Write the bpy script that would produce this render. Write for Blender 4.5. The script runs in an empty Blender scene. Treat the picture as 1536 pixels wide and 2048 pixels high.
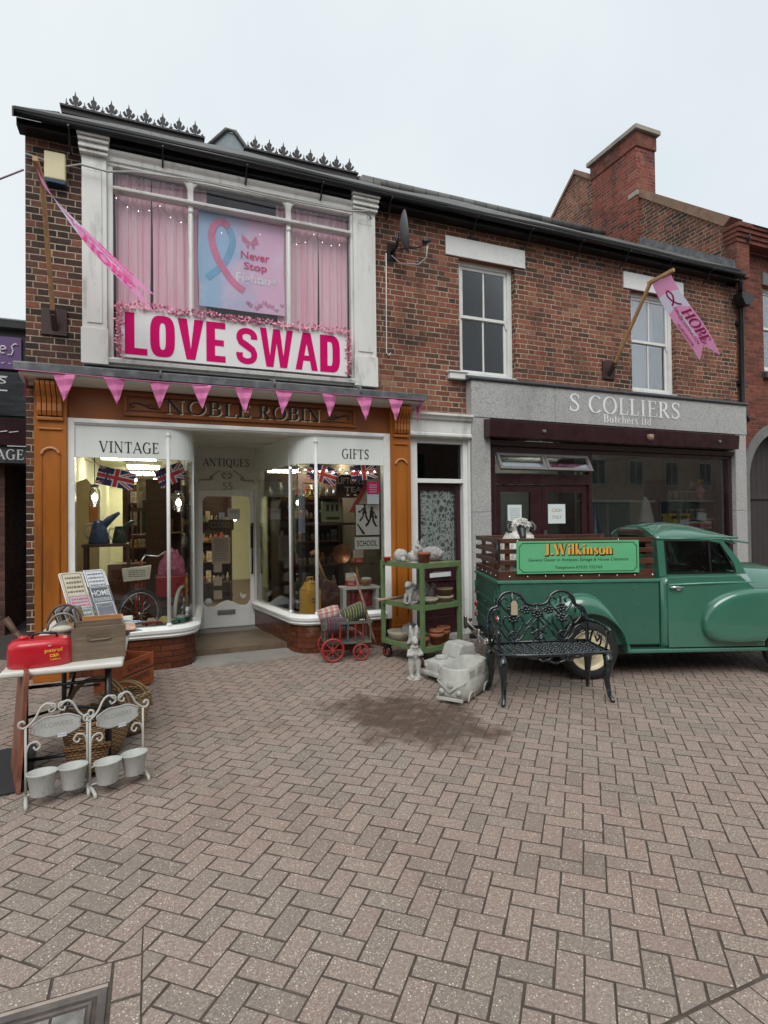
import bpy, bmesh, math, random
from mathutils import Vector, Matrix, noise as mnoise

R = math.radians
PI = math.pi
scene = bpy.context.scene
col = scene.collection

# ------------------------------------------------------------------ camera
cam_data = bpy.data.cameras.new('camera')
cam_data.sensor_fit = 'VERTICAL'
cam_data.sensor_height = 36.0
cam_data.lens = 19.86
cam_data.clip_start = 0.05
cam_data.clip_end = 500
cam = bpy.data.objects.new('camera', cam_data)
col.objects.link(cam)
cam.matrix_world = Matrix((
    (0.925966, 0.005715, -0.377565, 0.0),
    (-0.377427, -0.016974, -0.925884, -7.04),
    (-0.0117, 0.99984, -0.013561, 1.69),
    (0, 0, 0, 1)))
scene.camera = cam

# ------------------------------------------------------------------ sky and light (overcast)
SUN_EL, SUN_AZ = R(50), R(205)
world = bpy.data.worlds.new('World')
scene.world = world
world.use_nodes = True
wn = world.node_tree
wn.nodes.clear()
wo = wn.nodes.new('ShaderNodeOutputWorld')
wb = wn.nodes.new('ShaderNodeBackground')
sky = wn.nodes.new('ShaderNodeTexSky')
sky.sky_type = 'NISHITA'
sky.sun_disc = False
sky.sun_elevation = SUN_EL
sky.sun_rotation = SUN_AZ
sky.air_density = 1.0
sky.dust_density = 6.0
sky.ozone_density = 1.0
hs = wn.nodes.new('ShaderNodeHueSaturation')
hs.inputs['Saturation'].default_value = 0.22
# a closed cloud sheet: the clear sky is mostly replaced by even pale grey with soft cloud shapes
tc = wn.nodes.new('ShaderNodeTexCoord')
cn = wn.nodes.new('ShaderNodeTexNoise')
cn.inputs['Scale'].default_value = 2.2
cn.inputs['Detail'].default_value = 4
cr = wn.nodes.new('ShaderNodeValToRGB')
cr.color_ramp.elements[0].position = 0.3
cr.color_ramp.elements[0].color = (7.5, 8.35, 8.9, 1)
cr.color_ramp.elements[1].position = 0.7
cr.color_ramp.elements[1].color = (8.7, 9.25, 9.55, 1)
mx = wn.nodes.new('ShaderNodeMixRGB')
mx.inputs[0].default_value = 0.88
wn.links.new(tc.outputs['Generated'], cn.inputs['Vector'])
wn.links.new(cn.outputs['Fac'], cr.inputs['Fac'])
wn.links.new(sky.outputs[0], hs.inputs['Color'])
wn.links.new(hs.outputs[0], mx.inputs[1])
wn.links.new(cr.outputs[0], mx.inputs[2])
wn.links.new(mx.outputs[0], wb.inputs['Color'])
wb.inputs['Strength'].default_value = 0.08
wn.links.new(wb.outputs[0], wo.inputs['Surface'])

sun_data = bpy.data.lights.new('sun', 'SUN')
sun_data.energy = 1.5
sun_data.angle = R(40)
sun_data.color = (1.0, 0.97, 0.93)
sun = bpy.data.objects.new('sun', sun_data)
col.objects.link(sun)
# direction the light travels: from behind the camera, a little from its left
sd = Vector((math.sin(SUN_AZ) * math.cos(SUN_EL), math.cos(SUN_AZ) * math.cos(SUN_EL), math.sin(SUN_EL)))
sun.rotation_euler = sd.to_track_quat('Z', 'Y').to_euler()

scene.view_settings.view_transform = 'Standard'
scene.view_settings.look = 'None'
scene.view_settings.exposure = 0.42
scene.view_settings.gamma = 1.0
scene.cycles.max_bounces = 6
scene.cycles.transparent_max_bounces = 16
scene.cycles.sample_clamp_indirect = 4.0
scene.cycles.use_denoising = True

rnd = random.Random(7)

# ------------------------------------------------------------------ mesh building
class MB:
    def __init__(self):
        self.v = []; self.f = []; self.m = []; self.s = []; self.cur = 0; self.sm = False; self.T = None
    def add(self, vs, fs, smooth=None):
        b = len(self.v)
        if self.T is not None:
            vs = [self.T @ Vector(p) for p in vs]
        self.v += [tuple(p) for p in vs]
        for f in fs:
            self.f.append(tuple(b + i for i in f)); self.m.append(self.cur)
            self.s.append(self.sm if smooth is None else smooth)
        return self
    def box(self, x0, y0, z0, x1, y1, z1):
        vs = [(x, y, z) for z in (z0, z1) for y in (y0, y1) for x in (x0, x1)]
        return self.add(vs, [(0, 2, 3, 1), (4, 5, 7, 6), (0, 1, 5, 4), (2, 6, 7, 3), (0, 4, 6, 2), (1, 3, 7, 5)], False)
    def bar(self, p0, p1, w, d, up=(0, 0, 1)):
        p0, p1 = Vector(p0), Vector(p1)
        t = (p1 - p0).normalized(); u = Vector(up)
        if abs(t.dot(u)) > .98: u = Vector((0, 1, 0))
        a = t.cross(u).normalized(); b = a.cross(t).normalized()
        vs = []
        for p in (p0, p1):
            for i, j in ((-1, -1), (1, -1), (1, 1), (-1, 1)):
                vs.append(p + a * (w / 2 * i) + b * (d / 2 * j))
        return self.add(vs, [(3, 2, 1, 0), (4, 5, 6, 7), (0, 1, 5, 4), (1, 2, 6, 5), (2, 3, 7, 6), (3, 0, 4, 7)], False)
    def tube(self, pts, r, n=8, closed=False, caps=True):
        pts = [Vector(p) for p in pts]
        N = len(pts)
        rs = r if isinstance(r, (list, tuple)) else [r] * N
        vs = []; prev = None
        for i, p in enumerate(pts):
            if closed: t = pts[(i + 1) % N] - pts[i - 1]
            else: t = pts[min(i + 1, N - 1)] - pts[max(i - 1, 0)]
            t.normalize()
            if prev is None:
                a = t.orthogonal().normalized()
            else:
                a = prev - t * prev.dot(t)
                a = a.normalized() if a.length > 1e-6 else t.orthogonal().normalized()
            prev = a; b = t.cross(a)
            for k in range(n):
                an = 2 * PI * k / n
                vs.append(p + (a * math.cos(an) + b * math.sin(an)) * rs[i])
        fs = []
        for i in range(N if closed else N - 1):
            j = (i + 1) % N
            for k in range(n):
                l = (k + 1) % n
                fs.append((i * n + k, i * n + l, j * n + l, j * n + k))
        self.add(vs, fs, True)
        if caps and not closed:
            b = len(self.v) - len(vs)
            for ring, rev in ((0, True), (N - 1, False)):
                f = [b + ring * n + k for k in range(n)]
                self.f.append(tuple(f[::-1] if rev else f)); self.m.append(self.cur); self.s.append(False)
        return self
    def cyl(self, p0, p1, r0, r1=None, n=16):
        return self.tube([p0, p1], [r0, r0 if r1 is None else r1], n)
    def lathe(self, prof, c=(0, 0, 0), n=20, axis=None, smooth=True, caps=True):
        # prof: (radius, height) pairs along local z; axis: optional 3x3/4x4 matrix
        c = Vector(c); vs = []; fs = []
        for r_, z_ in prof:
            for k in range(n):
                a = 2 * PI * k / n
                p = Vector((r_ * math.cos(a), r_ * math.sin(a), z_))
                if axis is not None: p = axis @ p
                vs.append(c + p)
        for i in range(len(prof) - 1):
            for k in range(n):
                l = (k + 1) % n
                fs.append((i * n + k, i * n + l, (i + 1) * n + l, (i + 1) * n + k))
        self.add(vs, fs, smooth)
        b = len(self.v) - len(vs)
        for i, rev in ((0, True), (len(prof) - 1, False)):
            if caps and prof[i][0] > 1e-4:
                f = [b + i * n + k for k in range(n)]
                self.f.append(tuple(f[::-1] if rev else f)); self.m.append(self.cur); self.s.append(False)
        return self
    def ell(self, c, r, n=14, m=9, rot=None):
        c = Vector(c); r = (r, r, r) if not isinstance(r, (tuple, list)) else r
        vs = []; fs = []
        for i in range(m + 1):
            th = PI * i / m
            for k in range(n):
                a = 2 * PI * k / n
                p = Vector((r[0] * math.sin(th) * math.cos(a), r[1] * math.sin(th) * math.sin(a), r[2] * math.cos(th)))
                if rot is not None: p = rot @ p
                vs.append(c + p)
        for i in range(m):
            for k in range(n):
                l = (k + 1) % n
                fs.append((i * n + k, (i + 1) * n + k, (i + 1) * n + l, i * n + l))
        return self.add(vs, fs, True)
    def prism(self, poly, d0, d1, plane='xz', smooth=False):
        # polygon in a plane, extruded along the third axis from d0 to d1
        def P(a, b, d):
            return {'xz': (a, d, b), 'xy': (a, b, d), 'yz': (d, a, b)}[plane]
        n = len(poly)
        vs = [P(a, b, d0) for a, b in poly] + [P(a, b, d1) for a, b in poly]
        fs = [tuple(range(n)), tuple(range(2 * n - 1, n - 1, -1))]
        self.add(vs, fs, False)
        b = len(self.v) - 2 * n
        for i in range(n):
            j = (i + 1) % n
            self.f.append((b + i, b + n + i, b + n + j, b + j)); self.m.append(self.cur); self.s.append(smooth)
        return self
    def grid(self, fn, nu, nv, smooth=True, closeu=False):
        vs = [fn(i / nu, j / nv) for j in range(nv + 1) for i in range(nu + 1)]
        fs = [(j * (nu + 1) + i, j * (nu + 1) + i + 1, (j + 1) * (nu + 1) + i + 1, (j + 1) * (nu + 1) + i) for j in range(nv) for i in range(nu)]
        return self.add(vs, fs, smooth)
    def rings(self, rings, smooth=True, cap0=True, cap1=True):
        n = len(rings[0]); vs = [p for r_ in rings for p in r_]; fs = []
        for i in range(len(rings) - 1):
            for k in range(n):
                l = (k + 1) % n
                fs.append((i * n + k, i * n + l, (i + 1) * n + l, (i + 1) * n + k))
        self.add(vs, fs, smooth)
        b = len(self.v) - len(vs)
        if cap0: self.f.append(tuple(b + k for k in range(n))[::-1]); self.m.append(self.cur); self.s.append(False)
        if cap1: self.f.append(tuple(b + (len(rings) - 1) * n + k for k in range(n))); self.m.append(self.cur); self.s.append(False)
        return self
    def build(self, name, mats, parent=None, bevel=0, fix=True, segs=2):
        me = bpy.data.meshes.new(name)
        me.from_pydata(self.v, [], self.f)
        if not isinstance(mats, (list, tuple)): mats = [mats]
        for m_ in mats: me.materials.append(m_)
        me.polygons.foreach_set('material_index', self.m)
        me.polygons.foreach_set('use_smooth', self.s)
        if fix:
            bm = bmesh.new(); bm.from_mesh(me)
            bmesh.ops.recalc_face_normals(bm, faces=bm.faces)
            bm.to_mesh(me); bm.free()
        me.update()
        o = bpy.data.objects.new(name, me)
        col.objects.link(o)
        if parent is not None: o.parent = parent
        if bevel:
            md = o.modifiers.new('bevel', 'BEVEL'); md.width = bevel; md.segments = segs
            md.limit_method = 'ANGLE'; md.angle_limit = R(35); md.harden_normals = False
        return o

def sm_(p, n=6):
    out = []
    for i in range(len(p) - 1):
        a, b, c, d = p[max(i - 1, 0)], p[i], p[i + 1], p[min(i + 2, len(p) - 1)]
        for k in range(n):
            u = k / n
            out.append(tuple(.5 * (2 * b[j] + (c[j] - a[j]) * u + (2 * a[j] - 5 * b[j] + 4 * c[j] - d[j]) * u * u + (3 * b[j] - a[j] - 3 * c[j] + d[j]) * u ** 3) for j in range(len(b))))
    return out + [tuple(p[-1])]

def thing(name, label, cat, loc=(0, 0, 0), rz=0, group=None):
    o = bpy.data.objects.new(name, None)
    col.objects.link(o)
    o.empty_display_size = .1
    o.location = loc; o.rotation_euler = (0, 0, rz)
    return tag(o, label, cat, group)
def tag(o, label, cat, group=None, kind=None):
    o['label'] = label; o['category'] = cat
    if group: o['group'] = group
    if kind: o['kind'] = kind
    return o
def at(o, loc, rz=0):
    o.location = loc; o.rotation_euler = (0, 0, rz); return o
def structure(o):
    o['kind'] = 'structure'; return o
def copy_tree(o, parent=None):
    c = o.copy(); col.objects.link(c)
    if parent is not None: c.parent = parent
    for ch in list(o.children): copy_tree(ch, c)
    return c

# ------------------------------------------------------------------ lettering
_dg = None
_txt = {}
def text_mesh(body, bold=0.0, depth=0.0, space=1.0):
    key = (body, bold, depth, space)
    if key in _txt: return _txt[key]
    cu = bpy.data.curves.new('lettering', 'FONT')
    cu.body = body; cu.size = 1; cu.offset = bold; cu.extrude = depth; cu.resolution_u = 3; cu.space_character = space
    ob = bpy.data.objects.new('lettering', cu)
    col.objects.link(ob)
    dg = bpy.context.evaluated_depsgraph_get()
    me = bpy.data.meshes.new_from_object(ob.evaluated_get(dg))
    vs = [tuple(v.co) for v in me.vertices]; fs = [tuple(p.vertices) for p in me.polygons]
    bpy.data.objects.remove(ob); bpy.data.curves.remove(cu); bpy.data.meshes.remove(me)
    _txt[key] = (vs, fs)
    return vs, fs
def put_text(mb, body, w, h, M, bold=0.0, thick=0.0, shear=0.0, space=1.0):
    """fit a text to a w x h box centred on M's origin, in M's xy plane"""
    vs, fs = text_mesh(body, bold, 0.0, space)
    xs = [p[0] for p in vs]; ys = [p[1] for p in vs]
    x0, x1, y0, y1 = min(xs), max(xs), min(ys), max(ys)
    out = []
    for p in vs:
        y = (p[1] - y0) / (y1 - y0) - .5
        x = (p[0] - x0) / (x1 - x0) - .5
        out.append(M @ Vector((x * w + shear * y * h, y * h, thick)))
    mb.add(out, fs, False)
def facing(x, y, z):
    """text frame on a surface that faces -y (towards the street)"""
    return Matrix(((1, 0, 0, x), (0, 0, -1, y), (0, 1, 0, z), (0, 0, 0, 1)))

def arc(cx, cy, rx, ry, a0, a1, n=14):
    return [(cx + rx * math.cos(R(a0 + (a1 - a0) * i / n)), cy + ry * math.sin(R(a0 + (a1 - a0) * i / n))) for i in range(n + 1)]
# roman capitals and small letters as pen strokes: A auto contrast, T thick, t thin, S serif (x, y, half length)
GL = {
 'A': (.86, [('t', [(.08, .02), (.44, 1)]), ('T', [(.4, 1), (.78, .02)]), ('t', [(.2, .34), (.64, .34)])], [(.08, 0, .1), (.78, 0, .12)]),
 'B': (.72, [('T', [(.18, 0), (.18, 1)]), ('A', [(.18, .975), (.36, .975)] + arc(.36, .755, .19, .22, 90, -90) + [(.18, .535)]), ('A', [(.18, .53), (.38, .53)] + arc(.38, .278, .23, .252, 90, -90) + [(.18, .026)])], [(.14, 0, .1), (.14, 1, .1)]),
 'C': (.8, [('A', arc(.45, .5, .36, .49, 42, 318, 26))], []),
 'D': (.84, [('T', [(.18, 0), (.18, 1)]), ('A', [(.18, .975), (.36, .975)] + arc(.36, .5, .37, .475, 90, -90, 20) + [(.18, .025)])], [(.14, 0, .1), (.14, 1, .1)]),
 'E': (.68, [('T', [(.18, 0), (.18, 1)]), ('t', [(.18, .97), (.58, .97)]), ('t', [(.18, .52), (.48, .52)]), ('t', [(.18, .03), (.6, .03)]), ('t', [(.58, .98), (.56, .8)]), ('t', [(.6, .02), (.64, .22)]), ('t', [(.48, .6), (.48, .44)])], [(.14, 0, .1), (.14, 1, .1)]),
 'F': (.62, [('T', [(.18, 0), (.18, 1)]), ('t', [(.18, .97), (.56, .97)]), ('t', [(.18, .5), (.46, .5)]), ('t', [(.56, .98), (.56, .78)]), ('t', [(.46, .6), (.46, .4)])], [(.18, 0, .16), (.14, 1, .1)]),
 'G': (.86, [('A', arc(.45, .5, .36, .49, 45, 300, 26)), ('T', [(.7, .04), (.7, .42)])], [(.7, .42, .14)]),
 'H': (.9, [('T', [(.18, 0), (.18, 1)]), ('T', [(.72, 0), (.72, 1)]), ('t', [(.18, .5), (.72, .5)])], [(.18, 0, .16), (.18, 1, .16), (.72, 0, .16), (.72, 1, .16)]),
 'I': (.4, [('T', [(.2, 0), (.2, 1)])], [(.2, 0, .16), (.2, 1, .16)]),
 'J': (.5, [('T', [(.3, 1), (.3, .2)]), ('A', [(.3, .22)] + arc(.16, .12, .14, .14, 0, -150, 8))], [(.3, 1, .16)]),
 'L': (.64, [('T', [(.18, 0), (.18, 1)]), ('t', [(.18, .03), (.56, .03)]), ('t', [(.56, .02), (.6, .26)])], [(.14, 0, .1), (.18, 1, .16)]),
 'N': (.92, [('t', [(.16, 0), (.16, 1)]), ('T', [(.14, 1), (.74, 0)]), ('t', [(.74, 0), (.74, 1)])], [(.16, 0, .13), (.1, 1, .08), (.74, 1, .13)]),
 'O': (.92, [('A', arc(.46, .5, .37, .49, 0, 360, 32))], []),
 'P': (.68, [('T', [(.18, 0), (.18, 1)]), ('A', [(.18, .975), (.36, .975)] + arc(.36, .72, .2, .255, 90, -90) + [(.18, .465)])], [(.18, 0, .16), (.14, 1, .1)]),
 'Q': (.92, [('A', arc(.46, .5, .37, .49, 0, 360, 32)), ('T', [(.46, .1), (.62, -.06), (.9, -.16)])], []),
 'R': (.8, [('T', [(.18, 0), (.18, 1)]), ('A', [(.18, .975), (.36, .975)] + arc(.36, .735, .2, .24, 90, -90) + [(.18, .495)]), ('T', [(.36, .5), (.68, .02)])], [(.18, 0, .16), (.14, 1, .1), (.72, 0, .1)]),
 'S': (.66, [('S', [(.55, .84), (.5, .93), (.38, .98), (.25, .96), (.15, .88), (.13, .76), (.2, .64), (.33, .55), (.46, .45), (.54, .33), (.53, .17), (.44, .06), (.3, .02), (.17, .06), (.1, .18)]), ('t', [(.56, .98), (.56, .74)]), ('t', [(.09, .02), (.09, .28)])], []),
 'T': (.76, [('T', [(.38, 0), (.38, 1)]), ('t', [(.06, .97), (.7, .97)]), ('t', [(.06, .98), (.07, .76)]), ('t', [(.7, .98), (.69, .76)])], [(.38, 0, .16)]),
 'U': (.88, [('T', [(.18, 1), (.18, .34)]), ('A', [(.18, .34)] + arc(.45, .32, .27, .3, 180, 360, 16) + [(.72, .34)]), ('t', [(.72, .32), (.72, 1)])], [(.18, 1, .16), (.72, 1, .12)]),
 'V': (.84, [('T', [(.1, .98), (.42, 0)]), ('t', [(.42, 0), (.74, .98)])], [(.1, 1, .13), (.74, 1, .11)]),
 'W': (1.2, [('T', [(.1, .98), (.36, 0)]), ('t', [(.36, 0), (.58, .98)]), ('T', [(.58, .98), (.84, 0)]), ('t', [(.84, 0), (1.1, .98)])], [(.1, 1, .13), (.58, 1, .12), (1.1, 1, .11)]),
 'b': (.58, [('T', [(.14, 0), (.14, 1)]), ('A', arc(.3, .3, .2, .3, 140, -140))], [(.1, 1, .07)]),
 'c': (.5, [('A', arc(.27, .31, .2, .3, 45, 315, 18))], []),
 'd': (.6, [('T', [(.42, 0), (.42, 1)]), ('A', arc(.28, .3, .2, .3, 40, 320))], [(.38, 1, .07), (.46, 0, .06)]),
 'e': (.52, [('A', arc(.27, .31, .2, .3, 0, 318, 20)), ('t', [(.08, .33), (.47, .33)])], []),
 'h': (.62, [('T', [(.14, 0), (.14, 1)]), ('A', [(.14, .4)] + arc(.3, .4, .16, .2, 150, 0, 8) + [(.46, .4)]), ('T', [(.46, .42), (.46, 0)])], [(.14, 0, .11), (.46, 0, .11), (.1, 1, .07)]),
 'i': (.3, [('T', [(.15, 0), (.15, .6)]), ('T', [(.15, .76), (.15, .9)])], [(.15, 0, .11), (.1, .6, .06)]),
 'k': (.62, [('T', [(.14, 0), (.14, 1)]), ('t', [(.14, .28), (.46, .58)]), ('T', [(.26, .36), (.52, .02)])], [(.14, 0, .11), (.52, 0, .1), (.46, .6, .1), (.1, 1, .07)]),
 'l': (.3, [('T', [(.15, 0), (.15, 1)])], [(.15, 0, .11), (.11, 1, .07)]),
 'n': (.62, [('T', [(.14, 0), (.14, .6)]), ('A', [(.14, .4)] + arc(.3, .4, .16, .2, 150, 0, 8) + [(.46, .4)]), ('T', [(.46, .42), (.46, 0)])], [(.14, 0, .11), (.46, 0, .11), (.1, .6, .07)]),
 'o': (.56, [('A', arc(.28, .3, .21, .3, 0, 360, 22))], []),
 'r': (.46, [('T', [(.14, 0), (.14, .6)]), ('A', [(.14, .38)] + arc(.32, .42, .16, .18, 170, 45, 6))], [(.14, 0, .11), (.1, .6, .07)]),
 's': (.44, [('S', [(.36, .5), (.28, .59), (.16, .58), (.1, .48), (.16, .38), (.28, .28), (.34, .17), (.28, .04), (.16, .02), (.08, .1)])], []),
 't': (.38, [('T', [(.16, .82), (.16, .12)]), ('A', [(.16, .14)] + arc(.26, .12, .1, .1, 180, 300, 5)), ('t', [(.03, .58), (.32, .58)])], []),
 'u': (.62, [('T', [(.14, .6), (.14, .2)]), ('A', [(.14, .2)] + arc(.29, .2, .15, .18, 180, 330, 8)), ('T', [(.46, .6), (.46, 0)])], [(.1, .6, .07), (.42, .6, .07), (.5, 0, .06)]),
 '.': (.26, [('T', [(.12, 0), (.12, .12)])], []),
 ' ': (.36, [], []),
}
def roman(mb, body, w, h, M, thick=.15, thin=.05, lift=0.0, gap=.06, dx=0.0, dy=0.0, serif=True):
    """seriffed lettering fitted to width w and cap height h, centred on M's origin, in its xy plane"""
    adv = sum(GL[c][0] + gap for c in body) - gap
    sx = w / adv; x = 0.0; k = 0
    for c in body:
        wd, strokes, sf = GL[c]
        def ribbon(pts, kind):
            nonlocal k
            ws = []
            n = len(pts); left = []; right = []
            for i, p in enumerate(pts):
                a = pts[max(i - 1, 0)]; b = pts[min(i + 1, n - 1)]
                if n > 20 and abs(pts[0][0] - pts[-1][0]) < 1e-6 and abs(pts[0][1] - pts[-1][1]) < 1e-6 and i in (0, n - 1):
                    a, b = pts[-2], pts[1]
                tx, ty = b[0] - a[0], b[1] - a[1]
                L_ = math.hypot(tx, ty) or 1
                tx /= L_; ty /= L_
                if kind == 'T': wv = thick
                elif kind == 't': wv = thin
                elif kind == 'S': wv = thin + (thick - thin) * (1 - abs(2 * i / (n - 1) - 1)) ** .7
                else: wv = thin + (thick - thin) * abs(ty) ** 1.6
                left.append((p[0] - ty * wv / 2, p[1] + tx * wv / 2)); right.append((p[0] + ty * wv / 2, p[1] - tx * wv / 2))
            vs = []
            z = lift + k * .00006; k += 1
            for q in left + right:
                vs.append(M @ Vector(((x + q[0]) * sx - w / 2 + dx, (q[1] - .5) * h + dy, z)))
            mb.add(vs, [(i, i + 1, n + i + 1, n + i) for i in range(n - 1)], False)
        for kind, pts in strokes: ribbon(pts, kind)
        if serif:
            for sxx, syy, hl in sf:
                yy = syy + (thin / 2 if syy < .5 else -thin / 2)
                ribbon([(sxx - hl, yy), (sxx + hl, yy)], 't')
        x += wd + gap

# ------------------------------------------------------------------ materials
def S(r, g, b):
    f = lambda c: ((c / 255 + .055) / 1.055) ** 2.4 if c > 10 else c / 255 / 12.92
    return (f(r), f(g), f(b))
class NT:
    def __init__(self, name):
        self.mat = bpy.data.materials.new(name); self.mat.use_nodes = True
        self.t = self.mat.node_tree; self.t.nodes.clear()
        self.out = self.t.nodes.new('ShaderNodeOutputMaterial')
    def n(self, kind, **kw):
        nd = self.t.nodes.new('ShaderNode' + kind)
        for k, v in kw.items(): setattr(nd, k, v)
        return nd
    def set(self, sock, v):
        if isinstance(v, bpy.types.NodeSocket): self.t.links.new(v, sock)
        elif isinstance(v, (tuple, list)) and len(v) == 3 and sock.type == 'RGBA': sock.default_value = (*v, 1)
        else: sock.default_value = v
    def math(self, op, a, b=0.0, c=None):
        nd = self.n('Math', operation=op)
        self.set(nd.inputs[0], a); self.set(nd.inputs[1], b)
        if c is not None: self.set(nd.inputs[2], c)
        return nd.outputs[0]
    def mix(self, f, a, b, mode='MIX'):
        nd = self.n('MixRGB', blend_type=mode)
        self.set(nd.inputs[0], f); self.set(nd.inputs[1], a); self.set(nd.inputs[2], b)
        return nd.outputs[0]
    def ramp(self, f, stops, interp='LINEAR'):
        nd = self.n('ValToRGB'); r_ = nd.color_ramp; r_.interpolation = interp
        while len(r_.elements) < len(stops): r_.elements.new(.5)
        for e, (p, c) in zip(r_.elements, stops):
            e.position = p; e.color = (*c, 1) if len(c) == 3 else c
        self.set(nd.inputs[0], f)
        return nd.outputs[0]
    def step(self, f, a, b, lo=0.0, hi=1.0):
        nd = self.n('MapRange', interpolation_type='SMOOTHSTEP')
        self.set(nd.inputs[0], f); self.set(nd.inputs[1], a); self.set(nd.inputs[2], b); self.set(nd.inputs[3], lo); self.set(nd.inputs[4], hi)
        return nd.outputs[0]
    def coord(self, kind='Object'):
        return self.n('TexCoord').outputs[kind]
    def noise(self, vec, scale, detail=3, rough=.55, stretch=None):
        if stretch:
            mp = self.n('Mapping'); self.set(mp.inputs[0], vec); mp.inputs['Scale'].default_value = stretch; vec = mp.outputs[0]
        nd = self.n('TexNoise'); self.set(nd.inputs['Vector'], vec)
        nd.inputs['Scale'].default_value = scale; nd.inputs['Detail'].default_value = detail; nd.inputs['Roughness'].default_value = rough
        return nd.outputs['Fac']
    def white(self, vec):
        nd = self.n('TexWhiteNoise'); self.set(nd.inputs['Vector'], vec); return nd.outputs['Value']
    def xyz(self, v):
        nd = self.n('SeparateXYZ'); self.set(nd.inputs[0], v); return nd.outputs
    def comb(self, x, y, z=0.0):
        nd = self.n('CombineXYZ')
        for i, q in enumerate((x, y, z)): self.set(nd.inputs[i], q)
        return nd.outputs[0]
    def bump(self, h, strength=.4, dist=.01):
        nd = self.n('Bump'); self.set(nd.inputs['Height'], h); nd.inputs['Strength'].default_value = strength; nd.inputs['Distance'].default_value = dist
        return nd.outputs[0]
    def bsdf(self, color, rough=.6, metal=0.0, normal=None, coat=0.0, coat_rough=.05, spec=.5, emit=None, estr=0.0, sheen=0.0, trans=0.0):
        p = self.n('BsdfPrincipled')
        self.set(p.inputs['Base Color'], color); self.set(p.inputs['Roughness'], rough); self.set(p.inputs['Metallic'], metal)
        p.inputs['Coat Weight'].default_value = coat; p.inputs['Coat Roughness'].default_value = coat_rough
        self.set(p.inputs['Specular IOR Level'], spec)
        p.inputs['Sheen Weight'].default_value = sheen
        p.inputs['Transmission Weight'].default_value = trans
        if normal is not None: self.set(p.inputs['Normal'], normal)
        if emit is not None:
            self.set(p.inputs['Emission Color'], emit); p.inputs['Emission Strength'].default_value = estr
        self.t.links.new(p.outputs[0], self.out.inputs['Surface'])
        return self.mat

def plain(name, c, rough=.6, metal=0.0, var=.12, scale=6.0, bump=0.0, coat=0.0, dirt=None, dirt_amt=.3, dirt_scale=3.0, spec=.5, sheen=0.0, bscale=40.0, stretch=None, coat_rough=.05):
    """general painted / stone / cloth surface: slow tone variation, patchy dirt and fine bump"""
    t = NT(name); v = t.coord()
    nz = t.noise(v, scale, 4, .6, stretch)
    colr = t.mix(t.math('MULTIPLY', t.step(nz, .3, .75), 1.0), tuple(x * (1 - var) for x in c), tuple(min(1, x * (1 + var)) for x in c))
    rg = rough
    if dirt is not None:
        d = t.noise(v, dirt_scale, 6, .7, stretch)
        m = t.step(d, .5, .72, 0, dirt_amt)
        colr = t.mix(m, colr, dirt)
    rg = t.step(nz, .2, .8, max(0.02, rough - .06), min(1, rough + .06))
    nrm = None
    if bump:
        nrm = t.bump(t.noise(v, bscale, 4, .6, stretch), bump, .006)
    return t.bsdf(colr, rg, metal, nrm, coat, coat_rough, spec, sheen=sheen)

def glow(name, c, s):
    t = NT(name)
    return t.bsdf(c, .5, emit=c, estr=s)

def glass_mat(name, tint=(1, 1, 1), ior=1.5, boost=1.0, wavy=.0):
    t = NT(name)
    tr = t.n('BsdfTransparent'); t.set(tr.inputs[0], tint)
    gl = t.n('BsdfGlossy'); gl.inputs['Roughness'].default_value = .01
    t.set(gl.inputs['Color'], (.95, .97, 1))
    fr = t.n('Fresnel'); fr.inputs['IOR'].default_value = ior
    if wavy:
        b = t.bump(t.noise(t.coord(), 2.2, 1), wavy, .05)
        t.set(gl.inputs['Normal'], b)
    f = t.math('MINIMUM', t.math('MULTIPLY', fr.outputs[0], boost), 1.0)
    m = t.n('MixShader'); t.set(m.inputs[0], f); t.t.links.new(tr.outputs[0], m.inputs[1]); t.t.links.new(gl.outputs[0], m.inputs[2])
    t.t.links.new(m.outputs[0], t.out.inputs['Surface'])
    return t.mat

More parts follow.
